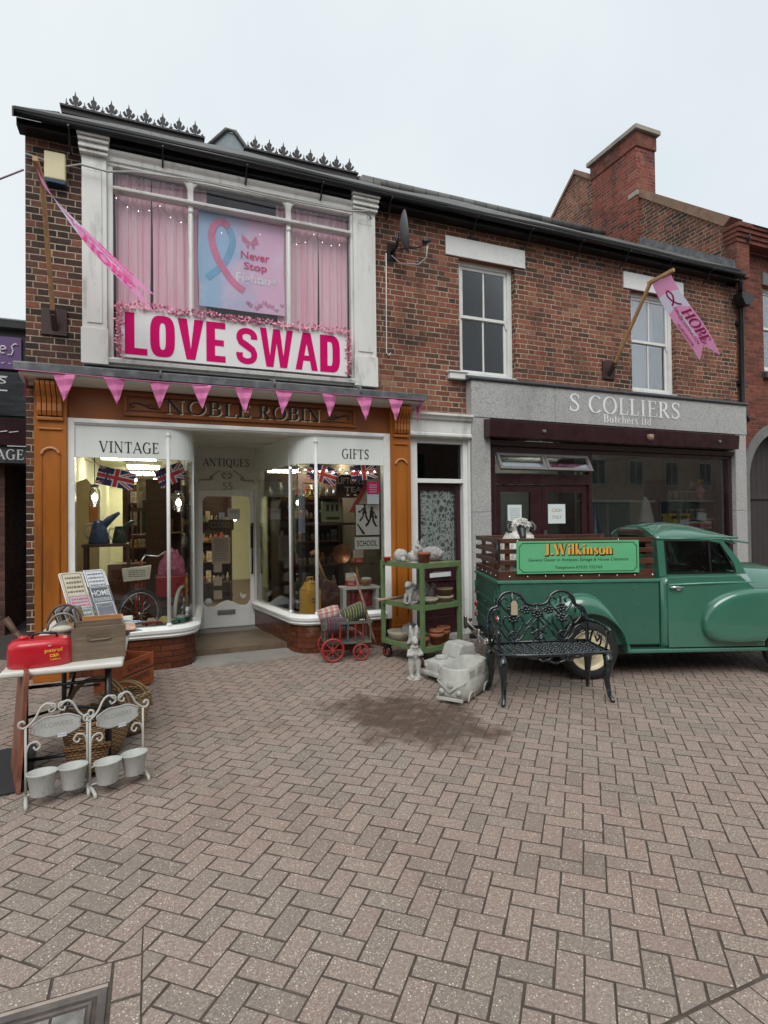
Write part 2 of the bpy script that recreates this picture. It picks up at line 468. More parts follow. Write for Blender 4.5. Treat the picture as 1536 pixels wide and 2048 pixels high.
def brick_mat(name, stops, mortar, patch=.35, row=.075, P=.3425, head=.1125, jw=.0052, soot=None, rough=.85, stretcher=False, wander=.004, bump=.7, patch_stops=None):
    """brickwork in Flemish (or stretcher) bond on walls that face along x or y"""
    t = NT(name); v = t.coord(); x, y, z = t.xyz(v)[:3]
    nx, ny, nz_ = t.xyz(t.n('NewGeometry').outputs['Normal'])[:3]
    u = t.math('ADD', t.math('MULTIPLY', x, t.math('ABSOLUTE', ny)), t.math('MULTIPLY', y, t.math('ABSOLUTE', nx)))
    # courses wander a little
    zz = t.math('ADD', z, t.math('MULTIPLY', t.math('SUBTRACT', t.noise(v, .9, 1), .5), wander * 4))
    rw = t.math('DIVIDE', zz, row); ri = t.math('FLOOR', rw); zf = t.math('SUBTRACT', rw, ri)
    rr = t.white(t.comb(ri, 3.1, 0))
    sh = t.math('ADD', t.math('MULTIPLY', t.math('FLOORED_MODULO', ri, 2.0), P / 2), t.math('MULTIPLY', rr, .05))
    q = t.math('DIVIDE', t.math('ADD', u, sh), P); k = t.math('FLOOR', q)
    uf = t.math('MULTIPLY', t.math('SUBTRACT', q, k), P)
    if stretcher:
        lu, w, ish = uf, P, 0.0
    else:
        ish = t.math('GREATER_THAN', uf, P - head)
        lu = t.math('SUBTRACT', uf, t.math('MULTIPLY', ish, P - head))
        w = t.math('ADD', P - head, t.math('MULTIPLY', ish, 2 * head - P))
    du = t.math('MINIMUM', lu, t.math('SUBTRACT', w, lu))
    dz = t.math('MULTIPLY', t.math('MINIMUM', zf, t.math('SUBTRACT', 1.0, zf)), row)
    d = t.math('ADD', t.math('MINIMUM', du, dz), t.math('MULTIPLY', t.math('SUBTRACT', t.noise(v, 38, 3), .5), .009))
    mask = t.step(d, jw - .0022, jw + .0022)
    rv = t.white(t.comb(t.math('ADD', t.math('MULTIPLY', k, 2.0), ish), ri, 1.7))
    ptc = t.noise(v, .75, 3, .6)
    rv2 = t.math('ADD', t.math('MULTIPLY', rv, 1 - patch), t.math('MULTIPLY', t.step(ptc, .3, .7), patch))
    bc = t.ramp(rv2, stops)
    fine = t.noise(v, 30, 5, .7)
    bc = t.mix(.55, bc, t.mix(1.0, bc, t.ramp(fine, [(.3, (.35, .33, .33)), (.7, (1.5, 1.45, 1.4))]), 'MULTIPLY'))
    mc = t.mix(t.step(t.noise(v, 3.0, 4), .35, .7), mortar, tuple(m * .55 for m in mortar))
    c = t.mix(mask, mc, bc)
    if soot is not None:
        c = t.mix(t.step(t.noise(v, 1.3, 5, .65), .48, .7, 0, soot), c, (.012, .011, .011))
    c = t.mix(t.step(t.noise(v, 2.4, 5, .65, (1, 1, .14)), .52, .72, 0, .42), c, (.035, .030, .027))
    c = t.mix(t.step(t.noise(v, 1.7, 5, .7), .60, .76, 0, .35), c, (.36, .31, .26))
    nrm = t.bump(t.math('ADD', mask, t.math('MULTIPLY', fine, .5)), bump, .012)
    return t.bsdf(c, rough, normal=nrm, spec=.3)
# ------------------------------------------------------------------ shared materials
M = {}
M['brick'] = brick_mat('old_brick', [(.0, (.05, .034, .028)), (.22, (.095, .05, .038)), (.45, (.18, .067, .043)), (.72, (.25, .09, .055)), (.9, (.30, .13, .08)), (1, (.31, .18, .125))], (.44, .37, .28), patch=.35, soot=.45, jw=.0062)
M['brick_dark'] = brick_mat('sooty_brick', [(.0, (.03, .021, .02)), (.4, (.065, .038, .031)), (.65, (.12, .055, .04)), (.9, (.21, .08, .05)), (1, (.27, .14, .09))], (.42, .35, .26), patch=.2, soot=.35, jw=.0062)
M['brick_red'] = brick_mat('red_brick', [(.0, (.10, .034, .026)), (.5, (.20, .06, .042)), (1, (.27, .088, .06))], (.20, .13, .10), patch=.3, soot=.35)
M['brick_alley'] = brick_mat('alley_brick', [(.0, (.045, .026, .022)), (.5, (.11, .05, .04)), (1, (.17, .08, .06))], (.10, .08, .07), patch=.4, soot=.5)
M['glazed'] = brick_mat('glazed_brown_brick', [(.0, (.075, .022, .012)), (.5, (.105, .032, .016)), (1, (.14, .046, .022))], (.02, .012, .01), patch=.3, row=.068, P=.23, stretcher=True, rough=.16, bump=.25, jw=.0035)
M['white'] = plain('worn_white_paint', S(214, 214, 210), .5, var=.05, dirt=S(140, 138, 132), dirt_amt=.55, dirt_scale=7, bump=.08, stretch=(1, 1, .25))
M['clean_white'] = plain('white_gloss_paint', S(222, 223, 220), .35, var=.03, dirt=S(165, 165, 160), dirt_amt=.3, dirt_scale=5)
M['band_white'] = plain('white_board_paint', S(216, 221, 216), .4, var=.02)
M['shade_white'] = plain('offwhite_lobby_paint', S(205, 203, 192), .5, var=.03)
M['orange'] = plain('orange_brown_paint', (.345, .108, .012), .35, var=.14, scale=4, dirt=(.15, .05, .012), dirt_amt=.6, dirt_scale=5, stretch=(1, 1, .2), coat=.1, bump=.12, bscale=30)
M['orange_dark'] = plain('brown_fascia_paint', (.23, .068, .012), .38, var=.1, scale=3, dirt=(.09, .03, .008), dirt_amt=.35, coat=.1)
M['maroon'] = plain('maroon_paint', (.035, .0115, .0135), .3, var=.1, coat=.3)
M['lead'] = plain('lead_sheet', (.115, .125, .13), .5, var=.3, scale=9, dirt=(.32, .33, .33), dirt_amt=.55, dirt_scale=6, bump=.25, bscale=14)
M['black'] = plain('black_paint', (.012, .012, .013), .35, var=.1)
M['iron'] = plain('black_ironwork', (.014, .015, .016), .4, var=.2, bump=.15)
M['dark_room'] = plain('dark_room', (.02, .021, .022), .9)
M['dim_room'] = plain('dim_room_plaster', (.10, .105, .10), .9)
M['blind'] = plain('grey_blind', (.13, .14, .15), .8, var=.05)
M['glass'] = glass_mat('window_glass', (.96, .97, .96), 1.5, .8)
M['old_glass'] = glass_mat('old_window_glass', (1, 1, 1), 1.5, .5, wavy=.012)
M['bay_glass'] = glass_mat('bay_glass', (1, 1, 1), 1.5, .62, wavy=.012)
M['dark_glass'] = glass_mat('dim_window_glass', (.55, .58, .58), 1.5, 1.0)
M['concrete'] = plain('worn_concrete', (.24, .225, .20), .8, var=.12, scale=2, dirt=(.10, .095, .085), dirt_amt=.6, dirt_scale=1.7, bump=.2)
M['timber'] = plain('pale_timber', (.42, .25, .11), .6, var=.18, scale=5, stretch=(6, 6, .6), bump=.1)
M['cream'] = plain('cream_plaster', S(200, 199, 168), .8, var=.03)
M['chrome'] = plain('chrome', (.75, .76, .77), .12, 1.0, var=.05)
M['steel'] = plain('dull_steel', (.32, .33, .34), .4, 1.0, var=.15)

def slate_mat():
    t = NT('roof_slate'); v = t.coord(); x, y, z = t.xyz(v)[:3]
    s = t.math('DIVIDE', y, .20); ri = t.math('FLOOR', s); sf = t.math('SUBTRACT', s, ri)
    u = t.math('DIVIDE', t.math('ADD', x, t.math('MULTIPLY', t.math('FLOORED_MODULO', ri, 2.0), .14)), .28)
    k = t.math('FLOOR', u); uf = t.math('SUBTRACT', u, k)
    rv = t.white(t.comb(k, ri, 0))
    e = t.math('MINIMUM', t.math('MINIMUM', uf, t.math('SUBTRACT', 1.0, uf)), t.math('MULTIPLY', sf, .8))
    c = t.ramp(rv, [(0, (.075, .075, .08)), (.6, (.115, .113, .112)), (1, (.16, .155, .145))])
    c = t.mix(t.step(t.noise(v, 5, 5, .7), .5, .7, 0, .6), c, (.17, .165, .12))
    c = t.mix(t.step(e, .01, .05), (.015, .015, .016), c)
    return t.bsdf(c, .65, normal=t.bump(t.math('ADD', t.math('MULTIPLY', rv, .5), sf), .5, .02))
M['slate'] = slate_mat()

def granite_mat():
    t = NT('grey_granite'); v = t.coord()
    a = t.noise(v, 95, 2, .5); b = t.noise(v, 60, 2, .5)
    c = t.mix(t.step(a, .38, .62), (.29, .29, .285), (.50, .495, .48))
    c = t.mix(t.step(b, .62, .70), c, (.13, .13, .13))
    c = t.mix(t.step(t.noise(v, 1.6, 5, .7, (1, 1, .3)), .5, .75, 0, .4), c, (.13, .125, .115))
    return t.bsdf(c, .4)
M['granite'] = granite_mat()

def paver_mat():
    t = NT('block_paving'); v = t.coord()
    ri = t.n('NewGeometry').outputs['Random Per Island']
    c = t.ramp(ri, [(0, (.21, .178, .152)), (.3, (.245, .20, .172)), (.55, (.262, .20, .173)), (.8, (.277, .22, .188)), (1, (.24, .202, .17))])
    c = t.mix(t.step(t.noise(v, .55, 3), .35, .65, 0, .55), c, t.mix(1.0, c, (1.03, .91, .87), 'MULTIPLY'))
    g = t.noise(v, 70, 4, .75)
    c = t.mix(.8, c, t.mix(1.0, c, t.ramp(g, [(.3, (.55, .55, .55)), (.7, (1.4, 1.4, 1.4))]), 'MULTIPLY'))
    # pale stone flecks worn through the surface
    vo = t.n('TexVoronoi'); t.set(vo.inputs['Vector'], v); vo.inputs['Scale'].default_value = 85; vo.inputs['Randomness'].default_value = 1
    pick = t.math('GREATER_THAN', t.xyz(vo.outputs['Color'])[0], .66)
    fl = t.math('MULTIPLY', t.step(t.math('ADD', vo.outputs['Distance'], t.math('MULTIPLY', t.math('SUBTRACT', t.noise(v, 150, 2), .5), .5)), .22, .34, 1, 0), pick)
    fl = t.math('MULTIPLY', fl, t.step(t.xyz(vo.outputs['Color'])[1], .1, .9, .2, 1))
    v2 = t.n('TexVoronoi'); t.set(v2.inputs['Vector'], v); v2.inputs['Scale'].default_value = 150
    fl = t.math('MAXIMUM', fl, t.math('MULTIPLY', t.step(v2.outputs['Distance'], .2, .38, 1, 0), t.step(t.xyz(v2.outputs['Color'])[2], .72, .9, 0, .8)))
    c = t.mix(t.math('MULTIPLY', fl, .9), c, (.68, .61, .49))
    # wet, dirty patch where the planters were watered
    x, y, z = t.xyz(v)[:3]
    dx = t.math('DIVIDE', t.math('SUBTRACT', x, 2.05), .74); dy = t.math('DIVIDE', t.math('ADD', y, 2.62), .95)
    # the patch runs along the joints, from the planters towards the street
    sk = t.math('ADD', dx, t.math('MULTIPLY', dy, .25))
    d = t.math('ADD', t.math('SQRT', t.math('ADD', t.math('MULTIPLY', sk, sk), t.math('MULTIPLY', dy, dy))), t.math('MULTIPLY', t.math('SUBTRACT', t.noise(v, 3.2, 4, .65), .5), 1.5))
    wet = t.step(d, .5, .98, 1, 0)
    wet2 = t.math('MULTIPLY', wet, t.step(t.noise(v, 9, 3), .3, .5, .55, 1))
    c = t.mix(t.math('MULTIPLY', wet2, .92), c, t.mix(1.0, c, (.33, .26, .225), 'MULTIPLY'))
    gv = t.n('TexVoronoi'); t.set(gv.inputs['Vector'], v); gv.inputs['Scale'].default_value = 2.6
    c = t.mix(t.math('MULTIPLY', t.math('MULTIPLY', t.step(gv.outputs['Distance'], .028, .045, 1, 0), t.math('GREATER_THAN', t.xyz(gv.outputs['Color'])[1], .5)), .6), c, (.06, .055, .05))
    # ordinary street grime
    c = t.mix(t.step(t.noise(v, 1.1, 6, .7), .52, .75, 0, .35), c, (.11, .09, .075))
    rg = t.math('SUBTRACT', .82, t.math('MULTIPLY', wet, .42))
    return t.bsdf(c, rg, normal=t.bump(g, .35, .004), spec=.4)
M['paver'] = paver_mat()
M['joint'] = plain('joint_sand', (.075, .058, .046), .95, var=.3, scale=20)

# ------------------------------------------------------------------ ground
g = MB(); g.box(-60, -60, -.3, 60, 80, -.004)
structure(g.build('ground', M['joint']))

def clip(poly, nx, ny, d):
    """keep the part of a convex polygon where nx*x + ny*y <= d"""
    out = []
    for i, p in enumerate(poly):
        q = poly[(i + 1) % len(poly)]
        a = nx * p[0] + ny * p[1] - d; b = nx * q[0] + ny * q[1] - d
        if a <= 0: out.append(p)
        if a * b < 0:
            s_ = a / (a - b); out.append((p[0] + (q[0] - p[0]) * s_, p[1] + (q[1] - p[1]) * s_))
    return out
def area(poly): return abs(sum(p[0] * q[1] - q[0] * p[1] for p, q in zip(poly, poly[1:] + poly[:1]))) / 2
pv = MB()
def paver(poly, joint=.0018):
    if len(poly) < 3 or area(poly) < .0006: return
    cx = sum(p[0] for p in poly) / len(poly); cy = sum(p[1] for p in poly) / len(poly)
    def shrink(k):
        out = []
        for p in poly:
            dx, dy = p[0] - cx, p[1] - cy; L_ = math.hypot(dx, dy)
            f = max(.3, (L_ - k * 1.35) / L_)
            out.append((cx + dx * f, cy + dy * f))
        return out
    j = joint + rnd.uniform(0, .0022)
    a, b = shrink(j), shrink(j + .003)
    dz = rnd.uniform(-.0016, .0012); tx, ty = rnd.uniform(-.006, .006), rnd.uniform(-.006, .006)
    n = len(poly)
    vs = [(x, y, -.02) for x, y in a] + [(x, y, -.0045 + dz) for x, y in a] + [(x, y, dz + tx * (x - cx) + ty * (y - cy)) for x, y in b]
    fs = [tuple(range(2 * n, 3 * n))]
    for i in range(n):
        k = (i + 1) % n
        fs += [(i, k, n + k, n + i), (n + i, n + k, 2 * n + k, 2 * n + i)]
    pv.add(vs, fs, False)
    for i in range(1, len(fs)): pv.m[-i] = 1
PU, PA = .1025, R(-41.34)
ux, uy = math.cos(PA), math.sin(PA); vx, vy = -uy, ux
OX, OY = 1.531, -5.281
def cell(a, b): return (OX + PU * (a * ux - b * vx), OY + PU * (a * uy - b * vy))
YB, CX, CY = -5.62, -.05, -4.60
def lay(poly):
    if max(p[0] for p in poly) < -5.0 or min(p[0] for p in poly) > 13.0: return
    if max(p[1] for p in poly) < YB or min(p[1] for p in poly) > 1.2: return
    if min(p[1] for p in poly) > .3 and max(p[0] for p in poly) > -1.1 : return
    if min(p[1] for p in poly) > .12 and 1.0 < min(p[0] for p in poly): return
    poly = clip(poly, 0, -1, -YB)
    if len(poly) < 3: return
    if min(p[0] for p in poly) < CX and min(p[1] for p in poly) < CY and max(p[0] for p in poly) > -1.0:
        paver(clip(poly, -1, 0, -CX))
        q = clip(poly, 1, 0, CX)
        if len(q) >= 3: paver(clip(q, 0, -1, -CY))
        q2 = clip(q, 0, 1, CY) if len(q) >= 3 else []
        if len(q2) >= 3: paver(clip(q2, 1, 0, -.95))
        return
    paver(poly)
for r_ in range(-110, 40):
    for m_ in range(-60, 60):
        x_ = r_ + 4 * m_
        c0 = cell(x_ + .5, r_ + .5)
        if not (-5.4 < c0[0] < 13.2 and -6.2 < c0[1] < 1.4): continue
        lay([cell(x_, r_), cell(x_ + 2, r_), cell(x_ + 2, r_ + 1), cell(x_, r_ + 1)])
        lay([cell(x_ - 1, r_), cell(x_, r_), cell(x_, r_ + 2), cell(x_ - 1, r_ + 2)])
# border course along the kerb line and round the utility cover
x_ = -5.0
while x_ < 13:
    paver([(x_, YB - .002), (x_ + .1025, YB - .002), (x_ + .1025, YB - .207), (x_, YB - .207)]); x_ += .1025
for k in range(8):
    x_ = -5 + k * 2.3
for yy in range(4):
    x_ = -5.0 - .1 * (yy % 2)
    while x_ < 13:
        y1 = YB - .21 - .1025 * yy
        paver([(x_, y1), (x_ + .205, y1), (x_ + .205, y1 - .1025), (x_, y1 - .1025)]); x_ += .205
x_ = CX - .103
while x_ > -.95:
    paver([(max(x_ - .205, -.95), CY), (x_, CY), (x_, CY - .1025), (max(x_ - .205, -.95), CY - .1025)]); x_ -= .205
y_ = CY
while y_ > YB + .02:
    paver([(CX - .1025, y_), (CX, y_), (CX, max(YB, y_ - .205)), (CX - .1025, max(YB, y_ - .205))]); y_ -= .205
paver([(-.95, CY), (-.85, CY), (-.85, YB), (-.95, YB)])
structure(pv.build('paving', [M['paver'], plain('grimy_block_edge', (.10, .078, .063), .9, var=.3, scale=12)], fix=False))

cov = thing('utility_cover', 'steel tray utility cover set in the paving at the bottom left corner', 'manhole cover', (0, 0, 0))
c_ = MB(); X0, X1, Y0, Y1 = -.83, -.165, -5.45, -4.725
for a in (((X0, Y0), (X1, Y0 + .03)), ((X0, Y1 - .03), (X1, Y1)), ((X0, Y0 + .03), (X0 + .03, Y1 - .03)), ((X1 - .03, Y0 + .03), (X1, Y1 - .03))):
    c_.box(a[0][0], a[0][1], -.03, a[1][0], a[1][1], .004)
for a in (((X0 + .045, Y0 + .045), (X1 - .045, Y0 + .057)), ((X0 + .045, Y1 - .057), (X1 - .045, Y1 - .045)), ((X0 + .045, Y0 + .057), (X0 + .057, Y1 - .057)), ((X1 - .057, Y0 + .057), (X1 - .045, Y1 - .057))):
    c_.box(a[0][0], a[0][1], -.03, a[1][0], a[1][1], .002)
c_.build('frame', plain('rusty_grey_frame', (.085, .072, .066), .6, var=.3, dirt=(.2, .17, .14), dirt_amt=.5), cov, bevel=.003)
c_ = MB(); c_.box(X0 + .058, Y0 + .058, -.03, X1 - .058, Y1 - .058, -.006)
for i in range(5):
    for j in range(6):
        c_.box(X0 + .06 + i * .11, Y0 + .06 + j * .1, -.006, X0 + .16 + i * .11, Y0 + .155 + j * .1, 0)
c_.build('tray', plain('mottled_tray', (.2, .19, .175), .7, var=.4, scale=14, dirt=(.42, .41, .38), dirt_amt=.8, dirt_scale=12), cov)
c_ = MB(); c_.box(-.95, CY - .103, -.03, -.165, -4.725, -.002); structure(c_.build('mortar_bed', plain('mortar_bed', (.33, .27, .23), .9, var=.3, bump=.6), None))

al = MB(); al.box(-9, 1.1, -.2, -1.29, 12, -.003); structure(al.build('alley_path', plain('wet_asphalt', (.06, .058, .056), .55, var=.3, scale=5, bump=.4, dirt=(.11, .10, .09), dirt_amt=.5)))
lob = MB()
lob.prism([(.40, -.14), (.80, -.20), (1.76, -.04), (1.70, .10), (1.62, .30), (1.48, 1.75), (.56, 1.75), (.42, .2)], -.03, .004, 'xy')
structure(lob.build('lobby_path', M['concrete']))
l2 = MB(); l2.add([(.42, .14, .006), (1.66, .14, .006), (1.45, 1.78, .11), (.56, 1.78, .11), (.42, .14, -.02), (1.66, .14, -.02), (1.45, 1.78, -.02), (.56, 1.78, -.02)], [(0, 1, 2, 3), (4, 7, 6, 5), (0, 4, 5, 1), (1, 5, 6, 2), (2, 6, 7, 3), (3, 7, 4, 0)])
structure(l2.build('lobby_ramp', M['concrete']))

# ------------------------------------------------------------------ antiques shop building
shop = thing('shop_building', 'two storey brick shop with big white upper bay window over an orange shopfront', 'shop', (0, 0, 0))
w = MB()
w.box(-1.28, .1, 0, -1.18, .35, 3.2)
w.box(-1.28, .1, 3.2, -.72, .35, 6.0)
w.build('wall', M['brick_dark'], shop)
w = MB(); w.box(2.79, .1, 3.2, 3.82, .35, 6.0); w.build('wall', M['brick'], shop)
w = MB(); w.prism([(.351, 0), (6.2, 0), (6.2, 6.0), (3.05, 8.05), (.351, 6.25)], -1.28, -1.05, 'yz'); w.build('side_wall', M['brick_dark'], shop)
w = MB(); w.box(-1.049, 9.0, 0, 3.82, 9.2, 3.2); w.box(-1.049, 6.0, 3.2, 3.82, 6.2, 6.0); w.build('rear_wall', M['brick'], shop)
def roof_part(parent, x0, x1):
    r_ = MB()
    sag = lambda x: .025 * math.sin(x * 1.3) - .012 * math.sin(x * 3.1)
    def top(u, v):
        x = x0 + (x1 - x0) * u; y = -.2 + 3.2 * v
        return (x, y, 6.07 + 2.11 * v + sag(x) * (.4 + .6 * v))
    r_.grid(top, 40, 1)
    r_.grid(lambda u, v: (x0 + (x1 - x0) * u, 3.0 + 3.3 * v, 8.18 - 2.2 * v + sag(x0 + (x1 - x0) * u)), 40, 1)
    # slate edge thickness and underside
    r_.grid(lambda u, v: (x0 + (x1 - x0) * u, -.2, 6.07 + .4 * sag(x0 + (x1 - x0) * u) - .03 * v), 40, 1)
    r_.grid(lambda u, v: (x0 + (x1 - x0) * u, -.2 + 3.2 * v, 6.035 + 2.11 * v), 1, 1)
    return r_.build('roof', M['slate'], parent, fix=False)
rf = roof_part(shop, -1.33, 3.8)
# verge board on the street end of the gable
vb = MB(); vb.prism([(-.2, 5.94), (-.2, 6.05), (3.0, 8.16), (3.0, 8.02)], -1.345, -1.331, 'yz'); vb.build('verge_board', M['black'], shop)
def eaves(parent, x0, x1):
    e = MB()
    e.box(x0, -.07, 5.94, x1, .1, 6.02)
    e.build('eaves_board', M['black'], parent)
    gt = MB()
    prof = [(-.06, .03), (-.055, -.02), (-.03, -.05), (0, -.06), (.03, -.05), (.055, -.02), (.06, .03)]
    gt.rings([[(x, -.15 + a * .8, 6.025 + b * .75) for a, b in prof] for x in (x0, x1)], True)
    gt.build('gutter', M['black'], parent)
    n = int((x1 - x0) / .95)
    for i in range(n):
        x = x0 + .5 + i * .95
        gb = MB(); gb.tube([(x, -.19, 5.985), (x, -.10, 5.96), (x, -.075, 5.86), (x, .06, 5.80)], .011, 6)
        gb.build('gutter_bracket', M['iron'], parent)
eaves(shop, -1.33, 3.8)
# ridge cresting: two runs of pierced fleur-de-lys tiles
def cresting(x0, n, pitch):
    c = MB()
    c.prism([(x0 - .06, 8.13), (x0 + n * pitch, 8.13), (x0 + n * pitch, 8.22), (x0 - .06, 8.22)], 2.94, 3.06, 'xz')
    c.box(x0 - .08, 2.9, 8.215, x0 + n * pitch + .02, 3.1, 8.245)
    for i in range(n):
        cx = x0 + (i + .5) * pitch; k = pitch / .27
        def leaf(pts): c.prism([(cx + a * k * .92, 8.235 + b * k * 1.2) for a, b in pts], 2.985, 3.015, 'xz')
        leaf([(-.03, .1), (-.05, .18), (-.015, .2), (0, .27), (.015, .2), (.05, .18), (.03, .1)])
        leaf([(-.022, 0), (-.022, .1), (.022, .1), (.022, 0)])
        leaf([(.03, .10), (.075, .155), (.105, .13), (.085, .10), (.06, .085), (.03, .075)])
        leaf([(-.03, .10), (-.03, .075), (-.06, .085), (-.085, .10), (-.105, .13), (-.075, .155)])
        for s_ in (-1, 1):
            pts = [(s_ * .11, .0), (s_ * .135, .05), (s_ * .115, .085)]
            c.tube([(cx + a * k, 3.0, 8.235 + b * k * 1.2) for a, b in pts], .016 * k, 6)
        c.tube([(cx - .135 * k, 3.0, 8.22), (cx - .135 * k, 3.0, 8.40)], [.024 * k, .005], 6)
    return c.build('roof_cresting', plain('cresting_tile', (.05, .047, .05), .7, var=.25, bump=.3), shop)
cresting(-1.24, 8, .258)
cresting(1.58, 8, .252)
rt = MB()
for i in range(4): rt.lathe([(.1, 0), (.11, .02), (.11, .43), (.1, .45)], (3.62 - i * .0 + .0, 3.0, 8.12), 10, Matrix(((0, 0, 1), (0, 1, 0), (-1, 0, 0)))) if i == 0 else None
rt.build('ridge_tile', M['slate'], shop)
# small lead-faced dormer behind the ridge
dm = MB(); dm.prism([(1.0, 8.0), (2.06, 8.0), (2.04, 9.32), (1.62, 9.84), (1.45, 9.84), (1.02, 9.36)], 5.0, 6.0, 'xz')
dd = dm.build('dormer', plain('pale_lead', (.22, .26, .29), .55, var=.15, dirt=(.12, .14, .16), dirt_amt=.4), shop)
dm = MB(); dm.tube([(1.0, 4.98, 9.34), (1.45, 4.98, 9.87), (1.62, 4.98, 9.87), (2.08, 4.98, 9.30)], .045, 6); dm.build('dormer_ridge', M['slate'], dd)

# upper bay window
def molding(mb, x0, x1, prof):
    """horizontal moulding along x: prof = (y, z) outline"""
    mb.rings([[(x, a, b) for a, b in prof] for x in (x0, x1)], False)
for x0, x1 in ((-.72, -.47), (2.47, 2.78)):
    bay = MB()
    bay.box(x0, -.03, 3.46, x1, .1, 5.80)
    bay.box(x0 - .012, -.05, 3.462, x1 + .012, -.0305, 3.86)
    bay.box(x0 + .05, -.042, 3.92, x1 - .05, -.0305, 5.62)
    cx = (x0 + x1) / 2
    bay.prism([(x0 + .05, 5.621)] + [(cx + (x1 - x0 - .1) / 2 * math.cos(R(a)), 5.621 + .1 * math.sin(R(a))) for a in range(180, -1, -20)][1:-1] + [(x1 - .05, 5.621)], -.042, -.0305, 'xz')
    for i, (dz, pr) in enumerate(((5.80, .05), (5.845, .075), (5.88, .055), (5.915, .085), (5.96, .11))):
        bay.box(x0 - pr * .35, -.03 - pr, dz, x1 + pr * .35, .1, dz + (.033 if i < 4 else .075))
    bay.build('bay_pilaster', M['white'], shop, bevel=.004)
bay = MB()
bay.box(-.469, .0, 3.46, 2.469, .1, 3.565)
molding(bay, -.469, 2.469, [(.0, 3.5), (-.05, 3.49), (-.06, 3.53), (-.03, 3.55), (.0, 3.56)])
bay.box(-.469, .0, 5.75, 2.469, .1, 5.88)
molding(bay, -.469, 2.469, [(-.001, 5.78), (-.02, 5.79), (-.02, 5.84), (-.05, 5.87), (-.06, 5.9), (.1, 5.93), (.1, 5.881), (-.001, 5.88)])
bay.box(-.469, .01, 3.566, -.41, .1, 5.749); bay.box(2.44, .01, 3.566, 2.469, .1, 5.749)
bay.box(-.409, .005, 5.47, 2.439, .09, 5.525)
molding(bay, -.409, 2.439, [(.004, 5.47), (-.03, 5.475), (-.035, 5.50), (.004, 5.525)])
for x in (.43, 1.61):
    bay.box(x - .028, .012, 3.566, x + .028, .085, 5.469); bay.box(x - .032, .012, 5.526, x + .032, .085, 5.749)
    bay.tube([(x, .012, 3.57), (x, .006, 5.36)], .02, 8); bay.ell((x, .006, 5.39), (.03, .03, .035), 8, 6)
    for s_ in (-1, 1):
        bay.prism([(x + s_ * .033, 5.749), (x + s_ * .033, 5.66), (x + s_ * .05, 5.715), (x + s_ * .09, 5.749)], .02, .08, 'xz')
bw = bay.build('bay_window_frame', M['white'], shop, bevel=.003)
for x0, x1 in ((-.41, .402), (.458, 1.582), (1.638, 2.44)):
    for z0, z1 in ((3.566, 5.469), (5.526, 5.749)):
        p_ = MB(); p_.box(x0, .05, z0, x1, .056, z1); p_.build('window_pane', M['bay_glass'], bw)
# the room behind the bay
rm = MB(); rm.box(-.45, 1.6, 3.4, 2.5, 1.62, 5.95); rm.box(-.46, .36, 3.4, -.45, 1.62, 5.95); rm.box(2.5, .36, 3.4, 2.51, 1.62, 5.95); rm.box(-.46, .12, 5.9, 2.51, 1.62, 5.92); rm.box(-.46, .12, 3.42, 2.51, 1.62, 3.45)
rm.build('upper_room', plain('pinkish_room', (.36, .27, .29), .9), shop)

# curtains behind the glass (pink voile)
cur = NT('pink_voile'); v_ = cur.coord()
pinkc = cur.mix(cur.step(cur.noise(v_, 4, 3, stretch=(1, 1, .15)), .3, .7), (.90, .52, .62), (.95, .68, .75))
M['voile'] = cur.bsdf(pinkc, .85, sheen=.3)
def curtain(x0, x1, folds, label):
    c = MB()
    ph = rnd.uniform(0, 6)
    def fn(u, v):
        x = x0 + (x1 - x0) * u
        a = .017 * (.7 + .3 * v)
        f = math.sin(u * folds * 2 * PI + ph + .9 * math.sin(u * 7)) + .45 * math.sin(u * folds * 4.3 * PI + 1 + v)
        return (x + .012 * math.sin(v * 3 + u * 20), .17 + a * f, 5.76 - 2.19 * v)
    c.grid(fn, 90, 8)
    o = c.build('curtain', M['voile'], None, fix=False)
    tag(o, label, 'curtain', 'curtains in the upper bay window')
curtain(-.40, -.02, 5, 'narrow pink voile curtain at the far left of the upper bay window')
curtain(.0, .62, 7, 'wide pink voile curtain hanging left of the ribbon poster')
curtain(1.48, 2.02, 6, 'pink voile curtain hanging just right of the ribbon poster')
curtain(2.04, 2.44, 5, 'narrow pink voile curtain at the right end of the upper bay window')

# poster with ribbon
pt = NT('poster_cloth'); v_ = pt.coord(); x, y, z = pt.xyz(v_)[:3]
nn = pt.noise(v_, 2.2, 3)
mixf = pt.step(pt.math('ADD', pt.math('MULTIPLY', pt.math('ADD', x, .38), .9), pt.math('MULTIPLY', pt.math('SUBTRACT', nn, .5), 1.0)), .05, .6)
pc = pt.mix(mixf, (.42, .64, .88), (.90, .58, .78))
pc = pt.mix(pt.step(pt.noise(v_, 3.5, 5), .45, .75, 0, .55), pc, (.86, .80, .92))
M['poster'] = pt.bsdf(pc, .7)
pos = thing('poster', 'blue and pink cloth poster reading Never Stop Fighting hanging in the upper bay window', 'poster', (1.045, .11, 4.95))
p_ = MB(); p_.grid(lambda u, v: (-.525 + 1.05 * u + .006 * math.sin(v * 9), .003 * math.sin(u * 8 + v * 3), .635 - 1.27 * v), 20, 20)
p_.build('cloth', M['poster'], pos, fix=False)
